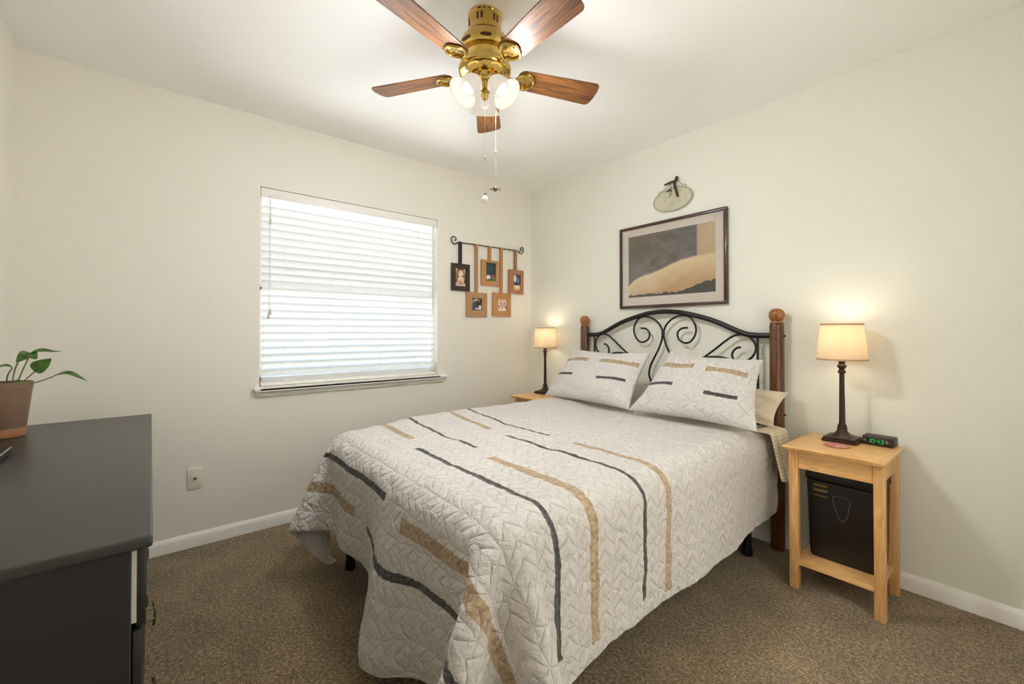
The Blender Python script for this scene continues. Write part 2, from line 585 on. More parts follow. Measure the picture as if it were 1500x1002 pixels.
b = B(); box(b, HX0 - 0.06, HX1 + 0.1, HY0 - 0.1, HY1 + 0.1, -0.10, -0.001)
struct('floor_added_hall', b, mat('added_hall_tile', srgb(206, 202, 194), 0.4))
b = B(); box(b, HX0, HX1 + 0.1, HY0 - 0.1, HY1 + 0.1, H, H + 0.1)
struct('ceiling_added_hall', b, M['ceil'])
b = B()
box(b, -0.12, 0, RY, WY0, 0, H); box(b, -0.12, 0, WY1, 0.0, 0, H)
box(b, -0.12, 0, WY0, WY1, 0, WZ0); box(b, -0.12, 0, WY0, WY1, WZ1, H)
struct('wall_west', b, M['wall'])

def baseboard(name, axis, a0, a1, wall, sgn):
    prof = [(0, 0), (0.014, 0), (0.014, 0.050), (0.011, 0.060), (0.005, 0.069), (0.003, 0.073), (0, 0.073)]
    bm = B()
    r0, r1 = [], []
    for d, z in prof:
        for lst, a in ((r0, a0), (r1, a1)):
            lst.append(bm.verts.new((wall + sgn * d, a, z) if axis == 'y' else (a, wall + sgn * d, z)))
    n = len(prof)
    for i in range(n):
        bm.faces.new((r0[i], r0[(i + 1) % n], r1[(i + 1) % n], r1[i]))
    bm.faces.new(r0); bm.faces.new(r1)
    bmesh.ops.recalc_face_normals(bm, faces=bm.faces[:])
    struct(name, bm, M['trim'], True)
baseboard('baseboard_west', 'y', RY, 0, 0, 1)
baseboard('baseboard_north', 'x', 0, RX, 0, -1)
baseboard('baseboard_south', 'x', 0, RX, RY, 1)
baseboard('baseboard_east', 'y', RY, DY0 - 0.06, RX, -1)

# window: vinyl frame with two sliding panes behind the blind, stool and apron
win = bpy.data.objects.new('window_1', None); link(win); win['kind'] = 'structure'
win.location = (-0.06, (WY0 + WY1) / 2, WZ0); ROOT[win.name] = Vector(win.location)
b = B()
fx0, fx1 = -0.115, -0.07
box(b, fx0, fx1, WY0, WY0 + 0.022, WZ0, WZ1); box(b, fx0, fx1, WY1 - 0.022, WY1, WZ0, WZ1)
box(b, fx0, fx1, WY0, WY1, WZ0, WZ0 + 0.05); box(b, fx0, fx1, WY0, WY1, WZ1 - 0.05, WZ1)
box(b, fx0, fx1, WY0, WY1, 1.418, 1.434)
struct('window_frame', b, M['vinyl'], parent=win)
b = B(); box(b, -0.098, -0.092, WY0 + 0.022, WY1 - 0.022, WZ0 + 0.05, 1.418)
struct('window_pane', b, M['glass'], parent=win)
b = B(); box(b, -0.098, -0.092, WY0 + 0.022, WY1 - 0.022, 1.434, WZ1 - 0.05)
struct('window_pane', b, M['glass'], parent=win)
b = B(); box(b, -0.068, 0.045, WY0 + 0.001, WY1 - 0.001, 0.812, WZ0 + 0.001, 0.0)
box(b, 0.0, 0.045, -2.186, -0.902, 0.812, 0.834, 0.006, 3)
struct('window_sill', b, M['trim'], True, parent=win)
b = B(); box(b, 0.0, 0.018, -2.174, -0.916, 0.782, 0.812, 0.003, 2)
struct('window_apron', b, M['trim'], True, parent=win)

# ------------------------------------------------------------------ window blind
bl = empty('window_blind', (-0.03, (WY0 + WY1) / 2, WZ0), 'white horizontal slat blind drawn down over the sunlit window', 'blind')
b = B()
box(b, -0.018, -0.004, WY0 + 0.004, WY1 - 0.004, 1.965, WZ1 - 0.002, 0.003, 2)
box(b, -0.06, -0.018, WY0 + 0.006, WY1 - 0.006, 1.975, WZ1 - 0.004)
obj('valance', b, M['trim'], bl)
NSL = 25
zt, zb_ = 1.945, 0.872
b = B()
ang = math.radians(50)
for i in range(NSL):
    z = zt + (zb_ - zt) * i / (NSL - 1)
    Mx = Matrix.Translation((-0.036, (WY0 + WY1) / 2, z)) @ Matrix.Rotation(-ang + math.radians(random.Random(i).uniform(-1.5, 1.5)), 4, 'Y')
    t = B()
    n = 6
    w = 0.050
    top = []
    for s in (0, 1):
        y = (-1 if s == 0 else 1) * ((WY1 - WY0) / 2 - 0.012)
        top.append([t.verts.new((-w / 2 + w * q / n, y, 0.0035 * (1 - (2 * q / n - 1) ** 2))) for q in range(n + 1)])
    for q in range(n):
        t.faces.new((top[0][q], top[0][q + 1], top[1][q + 1], top[1][q]))
    r = bmesh.ops.solidify(t, geom=t.faces[:], thickness=0.0026)
    t.transform(Mx)
    merge(b, t)
obj('slats', b, M['slat'], bl)
b = B(); box(b, -0.062, -0.012, WY0 + 0.010, WY1 - 0.010, 0.838, 0.856, 0.004, 2)
obj('bottom_rail', b, M['trim'], bl)
for y in (-2.02, -1.74, -1.40, -1.12):
    b = B(); tube(b, [(-0.011, y, 1.975), (-0.011, y, 0.85)], 0.0011, 5)
    obj('ladder_cord', b, M['vinyl'], bl)
for z in (1.815, 1.27):
    b = B(); tube(b, [(-0.004, -2.10, 1.98), (-0.004, -2.10, z + 0.03)], 0.0014, 6)
    if z < 1.5: tube(b, [(-0.004, -2.107, 1.98), (-0.004, -2.107, z + 0.01)], 0.0014, 6)
    c = obj('lift_cord', b, M['tassel'], bl)
    b = B(); lathe(b, [(0.002, 0.04), (0.006, 0.03), (0.008, 0.004), (0.007, 0)], (-0.004, -2.10, z - 0.008), 12)
    if z < 1.5: lathe(b, [(0.002, 0.04), (0.006, 0.03), (0.008, 0.004), (0.007, 0)], (-0.004, -2.108, z - 0.03), 12)
    obj('tassel', b, M['tassel'], c)
b = B(); tube(b, [(-0.003, -1.005, 1.975), (-0.002, -1.005, 1.30)], 0.0035, 6)
obj('tilt_wand', b, M['tassel'], bl)

# ------------------------------------------------------------------ wall plate
b = B(); box(b, 0.0, 0.006, -2.491, -2.422, 0.309, 0.424, 0.003, 2)
o = empty('wall_plate', (0.0, -2.4565, 0.309), 'small cream cable wall plate low on the window wall beside the dresser', 'wall plate')
obj('cover', b, M['plate'], o)
b = B(); lathe(b, [(0.0065, 0), (0.0065, 0.007), (0.0035, 0.007), (0.003, 0.003)], (0.006, -2.4565, 0.367), 16, Matrix.Rotation(PI / 2, 4, 'Y'))
obj('connector', b, M['pewter'], o)
for z in (0.33, 0.403):
    b = B(); lathe(b, [(0.003, 0), (0.002, 0.0012)], (0.006, -2.4565, z), 10, Matrix.Rotation(PI / 2, 4, 'Y'))
    obj('screw', b, M['plate'], o)

# ------------------------------------------------------------------ ceiling fan
FX, FY = 1.487, -1.594
fan = empty('ceiling_fan', (FX, FY, H), 'brass ceiling fan with five oak blades and three lit frosted glass shades', 'ceiling fan')
c0 = (FX, FY, 0)
b = B()
lathe(b, [(0.070, 2.44), (0.070, 2.434), (0.066, 2.430), (0.066, 2.380), (0.070, 2.374), (0.070, 2.362)], c0, 48)
canopy = obj('canopy', b, M['brass'], fan)
for q in range(6):
    a = q * PI / 3 + 0.1
    b = B()
    for s in (-0.13, 0.13):
        box(b, 0.0625, 0.0668, -0.0055, 0.0055, 2.392, 2.422, 0.002, 1, 0, Matrix.Translation(c0) @ Matrix.Rotation(a + s, 4, 'Z'))
    obj('canopy_vent', b, M['brass_dark'], canopy)
b = B()
lathe(b, [(0.060, 2.366), (0.076, 2.361), (0.094, 2.340), (0.104, 2.316), (0.107, 2.296), (0.104, 2.282), (0.092, 2.278), (0.086, 2.274),
          (0.083, 2.262), (0.086, 2.248), (0.094, 2.246), (0.094, 2.240), (0.103, 2.236), (0.107, 2.226), (0.107, 2.216), (0.100, 2.206), (0.086, 2.200), (0.066, 2.197), (0.050, 2.196)], c0, 56)
motor = obj('motor_housing', b, M['brass'], fan)
for q in range(8):
    a = q * PI / 4 + 0.2
    b = B()
    T = Matrix.Translation(c0) @ Matrix.Rotation(a, 4, 'Z') @ Matrix.Translation((0.1055, 0, 2.300)) @ Matrix.Rotation(0.10, 4, 'Y')
    prism(b, [(0.022 * math.cos(t_ * PI / 10), 0.0075 * math.sin(t_ * PI / 10)) for t_ in range(20)], 0.004, T @ Matrix.Rotation(PI / 2, 4, 'Z') @ Matrix.Rotation(PI / 2, 4, 'X') @ Matrix.Translation((0, 0, -0.002)))
    obj('motor_vent', b, M['brass_dark'], motor)
b = B()
lathe(b, [(0.048, 2.200), (0.052, 2.196), (0.050, 2.190), (0.050, 2.176), (0.046, 2.172), (0.034, 2.168), (0.036, 2.160), (0.034, 2.146), (0.022, 2.134), (0.014, 2.128), (0.016, 2.118), (0.010, 2.106), (0.004, 2.100)], c0, 40)
obj('switch_housing', b, M['brass'], fan)

ZB = 2.212
for q in range(5):
    a = math.radians(69.5 + 72 * q)
    Tz = Matrix.Translation((FX, FY, ZB)) @ Matrix.Rotation(a, 4, 'Z') @ Matrix.Rotation(math.radians(-12), 4, 'X')
    # blade outline along +x, rounded corners
    out = []
    x0, x1, w0, w1 = 0.135, 0.503, 0.050, 0.062
    def arc(cx, cy, r, a0, a1, n=6):
        return [(cx + r * math.cos(a0 + (a1 - a0) * i / n), cy + r * math.sin(a0 + (a1 - a0) * i / n)) for i in range(n + 1)]
    out += arc(x1 - 0.022, w1 - 0.022, 0.022, PI / 2, 0)
    out += [(x1 + 0.004, 0.02), (x1 + 0.004, -0.02)]
    out += arc(x1 - 0.022, -w1 + 0.022, 0.022, 0, -PI / 2)
    out += arc(x0 + 0.035, -w0 + 0.030, 0.030, -PI / 2, -PI)
    out += arc(x0 + 0.035, w0 - 0.030, 0.030, PI, PI / 2)
    b = B(); prism(b, out, 0.006, Tz, 0.0015)
    bld = obj('blade', b, [M['blade']], fan, smooth=False)
    # object-space grain runs along each blade: own frame
    ob = bld
    inv = (Matrix.Translation(Vector((FX, FY, ZB)) - ROOT[fan.name]) @ Matrix.Rotation(a, 4, 'Z'))
    ob.data.transform(inv.inverted())
    ob.matrix_basis = inv
    ROOT[ob.name] = ROOT[fan.name]
    # iron: arm plus leaf-shaped loop under the blade
    b = B()
    TzM = Tz
    arm = [Vector((0.060, 0, 0.014)), Vector((0.090, 0, 0.006)), Vector((0.115, 0, -0.006)), Vector((0.138, 0, -0.006))]
    tube(b, [TzM @ p for p in catmull(arm, 5)], 0.0075, 10, flat=0.8)
    loop = [(0.132, 0.004), (0.150, 0.030), (0.180, 0.040), (0.200, 0.026), (0.212, 0.0), (0.200, -0.026), (0.180, -0.040), (0.150, -0.030), (0.132, -0.004)]
    tube(b, [TzM @ Vector((x, y, -0.005)) for x, y in [tuple(p[:2]) for p in catmull([(x, y, 0) for x, y in loop], 5)]], 0.0058, 10)
    pl_out = [tuple(p[:2]) for p in catmull([(x * 1.0, y * 1.12, 0) for x, y in loop[:-1]], 4, True)]
    prism(b, pl_out, 0.004, TzM @ Matrix.Translation((0, 0, -0.0035)), 0.001)
    for sx, sy in ((0.165, 0.016), (0.165, -0.016), (0.195, 0.0)):
        lathe(b, [(0.0045, -0.0065), (0.004, -0.003)], (0, 0, 0), 10, TzM @ Matrix.Translation((sx, sy, 0)))
    irn = obj('blade_iron', b, M['brass'], fan)
    mw = irn.matrix_basis.copy()
    irn.parent = bld
    irn.matrix_parent_inverse = inv.inverted()

CAZ = math.atan2(CAM.y - FY, CAM.x - FX)
for da in (-60, 60, 180):
    a = CAZ + math.radians(da)
    tilt = math.radians(42 if da != 180 else 34)
    neck = Vector((FX + 0.036 * math.cos(a), FY + 0.036 * math.sin(a), 2.172))
    # local -z is the shade axis (pointing out and down)
    R3 = Matrix.Rotation(a, 4, 'Z') @ Matrix.Rotation(-tilt, 4, 'Y')
    T = Matrix.Translation(neck) @ R3
    b = B()
    outer = [(0.022, 0.0), (0.030, -0.006), (0.037, -0.018), (0.041, -0.034), (0.043, -0.050), (0.046, -0.066), (0.053, -0.082), (0.060, -0.092), (0.063, -0.098)]
    inner = [(r - 0.003, z + 0.0006) for r, z in outer[::-1]]
    lathe(b, outer + inner, (0, 0, 0), 40, T, cap=False)
    sh = obj('glass_shade', b, M['opal'], fan)
    b = B(); lathe(b, [(0.010, 0.02), (0.014, 0.012), (0.026, 0.006), (0.027, -0.004), (0.022, -0.006)], (0, 0, 0), 28, T)
    tube(b, catmull([(FX + 0.02 * math.cos(a), FY + 0.02 * math.sin(a), 2.162), (FX + 0.03 * math.cos(a), FY + 0.03 * math.sin(a), 2.184), T @ Vector((0, 0, 0.018))], 5), 0.0075, 10)
    obj('shade_holder', b, M['brass'], sh)
    b = B(); lathe(b, [(0.010, -0.008), (0.012, -0.02), (0.019, -0.036), (0.023, -0.050), (0.022, -0.062), (0.015, -0.073), (0.004, -0.078)], (0, 0, 0), 24, T)
    obj('bulb', b, M['bulb'], sh)
    l = bpy.data.lights.new('fan_bulb_light', 'POINT')
    l.energy = FAN_W; l.color = BULB; l.shadow_soft_size = 0.045
    lo = link(bpy.data.objects.new('fan_bulb_light', l))
    lo.location = T @ Vector((0, 0, -0.090))

def chain(x, y, ztop, zend):
    b = B()
    z = ztop
    tube(b, [(x, y, ztop), (x, y, zend)], 0.0005, 5)
    while z > zend:
        lathe(b, [(0.0002, 0.0008), (0.0009, 0.0), (0.0002, -0.0008)], (x, y, z), 6)
        z -= 0.0065
    return b
RV = Vector((math.sin(YAW), -math.cos(YAW), 0))
p1 = Vector((FX, FY, 0)) + Vector((math.cos(CAZ), math.sin(CAZ), 0)) * 0.052 + RV * 0.001
b = chain(p1.x, p1.y, 2.190, 1.705)
lathe(b, [(0.001, 0.008), (0.0028, 0.005), (0.0028, -0.005), (0.001, -0.008)], (p1.x, p1.y, 1.845), 10)
ch = obj('pull_chain', b, M['chain'], fan)
b = B(); lathe(b, [(0.003, 0.012), (0.006, 0.008), (0.006, 0.0)], (p1.x, p1.y, 1.698), 14)
obj('pendant_cap', b, M['pewter'], ch)
b = B(); lathe(b, [(0.005, 0.001), (0.007, -0.004), (0.011, -0.014), (0.012, -0.020), (0.009, -0.028), (0.001, -0.032)], (p1.x, p1.y, 1.698), 20)
obj('light_bulb_pendant', b, M['porcelain'], ch)
p2 = Vector((FX, FY, 0)) + RV * 0.044 + Vector((math.cos(CAZ), math.sin(CAZ), 0)) * 0.012
b = chain(p2.x, p2.y, 2.195, 1.740)
lathe(b, [(0.001, 0.008), (0.0028, 0.005), (0.0028, -0.005), (0.001, -0.008)], (p2.x, p2.y, 1.885), 10)
ch = obj('pull_chain', b, M['chain'], fan)
b = B()
lathe(b, [(0.002, 0.012), (0.006, 0.006), (0.005, -0.004), (0.001, -0.006)], (p2.x, p2.y, 1.732), 14)
for q in range(5):
    T = Matrix.Translation((p2.x, p2.y, 1.734)) @ Matrix.Rotation(q * 2 * PI / 5 + 0.3, 4, 'Z') @ Matrix.Rotation(math.radians(14), 4, 'X')
    prism(b, [(0.004, -0.002), (0.010, -0.004), (0.022, -0.005), (0.025, -0.002), (0.025, 0.003), (0.010, 0.004), (0.004, 0.002)], 0.0016, T)
obj('fan_pendant', b, M['pewter'], ch)

# ------------------------------------------------------------------ bed
YH = -0.05
bed = empty('bed', (1.36, -1.0, 0), 'double bed with black scrolled iron headboard between cherry wooden posts', 'bed')
XL, XR, XC = 0.684, 2.026, 1.355
for x in (XL, XR):
    b = B()
    lathe(b, [(0.031, 0.0), (0.0345, 0.01), (0.0345, 1.198), (0.032, 1.206), (0.029, 1.208)], (x, YH, 0), 32)
    p = obj('headboard_post', b, M['post'], bed)
    b = B()
    lathe(b, [(0.027, 1.206), (0.031, 1.209), (0.031, 1.214), (0.027, 1.219), (0.030, 1.225), (0.0362, 1.238), (0.0385, 1.252), (0.0368, 1.266), (0.030, 1.278), (0.018, 1.286), (0.001, 1.2885)], (x, YH, 0), 32)
    obj('ball_finial', b, M['knob'], p)
    sx = 1 if x > 1 else -1
    for z in (1.14, 0.72):
        b = B(); lathe(b, [(0.006, 0), (0.006, 0.006), (0.004, 0.009)], (x + sx * 0.033, YH, z), 12, Matrix.Rotation(sx * PI / 2, 4, 'Y'))
        obj('bolt_cap', b, M['iron'], p)
Ra = [(1.355, 1.296), (1.43, 1.292), (1.502, 1.281), (1.632, 1.247), (1.72, 1.215), (1.795, 1.180), (1.843, 1.159), (1.882, 1.147), (1.927, 1.142), (1.996, 1.141)]
def mir(pts, s):
    return [(XC + s * (x - XC), YH, z) for x, z in pts]
full = [(2 * XC - x, z) for x, z in Ra[::-1]] + Ra[1:]
b = B(); tube(b, catmull([(x, YH, z) for x, z in full], 6), 0.0155, 14)
arch = obj('arched_rail', b, M['iron'], bed)
C1 = [(1.52, 1.188), (1.486, 1.184), (1.46, 1.163), (1.457, 1.135), (1.471, 1.108), (1.506, 1.092), (1.539, 1.099), (1.568, 1.132), (1.579, 1.172), (1.57, 1.213), (1.545, 1.25), (1.506, 1.266), (1.462, 1.263), (1.417, 1.244), (1.381, 1.211), (1.362, 1.173), (1.361, 1.13), (1.372, 1.087), (1.39, 1.045), (1.42, 0.99), (1.45, 0.93), (1.46, 0.87), (1.44, 0.82)]
C2 = [(1.837, 1.073), (1.818, 1.068), (1.8, 1.049), (1.794, 1.024), (1.806, 0.999), (1.838, 0.988), (1.873, 0.998), (1.904, 1.024), (1.921, 1.061), (1.918, 1.094), (1.901, 1.122), (1.874, 1.141), (1.835, 1.146), (1.795, 1.135), (1.745, 1.099), (1.685, 1.05), (1.613, 0.998), (1.581, 0.993)]
C3 = [(1.581, 0.993), (1.631, 1.005), (1.684, 1.012), (1.736, 1.011), (1.786, 0.998), (1.826, 0.979), (1.858, 0.962), (1.90, 0.935), (1.928, 0.90)]
for s in (1, -1):
    b = B(); tube(b, catmull(mir(C1, s), 5), 0.0065, 10)
    lathe(b, [(0.001, 0.008), (0.008, 0), (0.001, -0.008)], mir(C1, s)[0], 10)
    obj('centre_scroll', b, M['iron'], bed)
    b = B(); tube(b, catmull(mir(C2, s), 5), 0.0065, 10); tube(b, catmull(mir(C3, s), 5), 0.0065, 10)
    lathe(b, [(0.001, 0.008), (0.008, 0), (0.001, -0.008)], mir(C2, s)[0], 10)
    obj('corner_scroll', b, M['iron'], bed)
    b = B(); tube(b, mir([(1.931, 1.141), (1.931, 0.63)], s), 0.007, 10)
    obj('upright_rod', b, M['iron'], bed)
b = B(); lathe(b, [(0.009, 1.138), (0.0125, 1.150), (0.009, 1.162)], (XC, YH, 0), 12)
obj('scroll_collar', b, M['iron'], bed)
for z in (0.63, 0.44):
    b = B(); tube(b, [(XL + 0.03, YH, z), (XR - 0.03, YH, z)], 0.011, 10)
    obj('cross_rail', b, M['iron'], bed)
for x in (0.72, 2.0):
    b = B(); box(b, x - 0.018, x + 0.018, -1.93, -0.06, 0.205, 0.245, 0.003)
    obj('side_rail', b, M['black_metal'], bed)
for y in (-1.90, -1.25, -0.6, -0.22):
    b = B(); box(b, 0.738, 1.982, y - 0.018, y + 0.018, 0.208, 0.236, 0.002)
    obj('cross_bar', b, M['black_metal'], bed)
for (x, y) in ((1.945, -0.235), (0.76, -0.235), (1.945, -1.86), (0.76, -1.88), (1.36, -1.0)):
    b = B()
    lathe(b, [(0.024, 0.0), (0.026, 0.012), (0.020, 0.05), (0.019, 0.215)], (x, y, 0), 16)
    obj('leg', b, M['black_metal'], bed)

b = B(); box(b, 0.692, 2.028, -1.955, -0.095, 0.246, 0.425, 0.012, 3)
tag(obj('box_spring', b, M['boxspring'], base=(1.36, -1.0, 0.246)), 'dark cloth box spring under the mattress inside the iron bed frame', 'box spring')
b = B(); box(b, 0.692, 2.028, -1.948, -0.095, 0.426, 0.643, 0.05, 5)
tag(obj('mattress', b, M['mattress'], base=(1.36, -1.0, 0.426)), 'pale mattress lying on the box spring beneath the striped quilt', 'mattress')

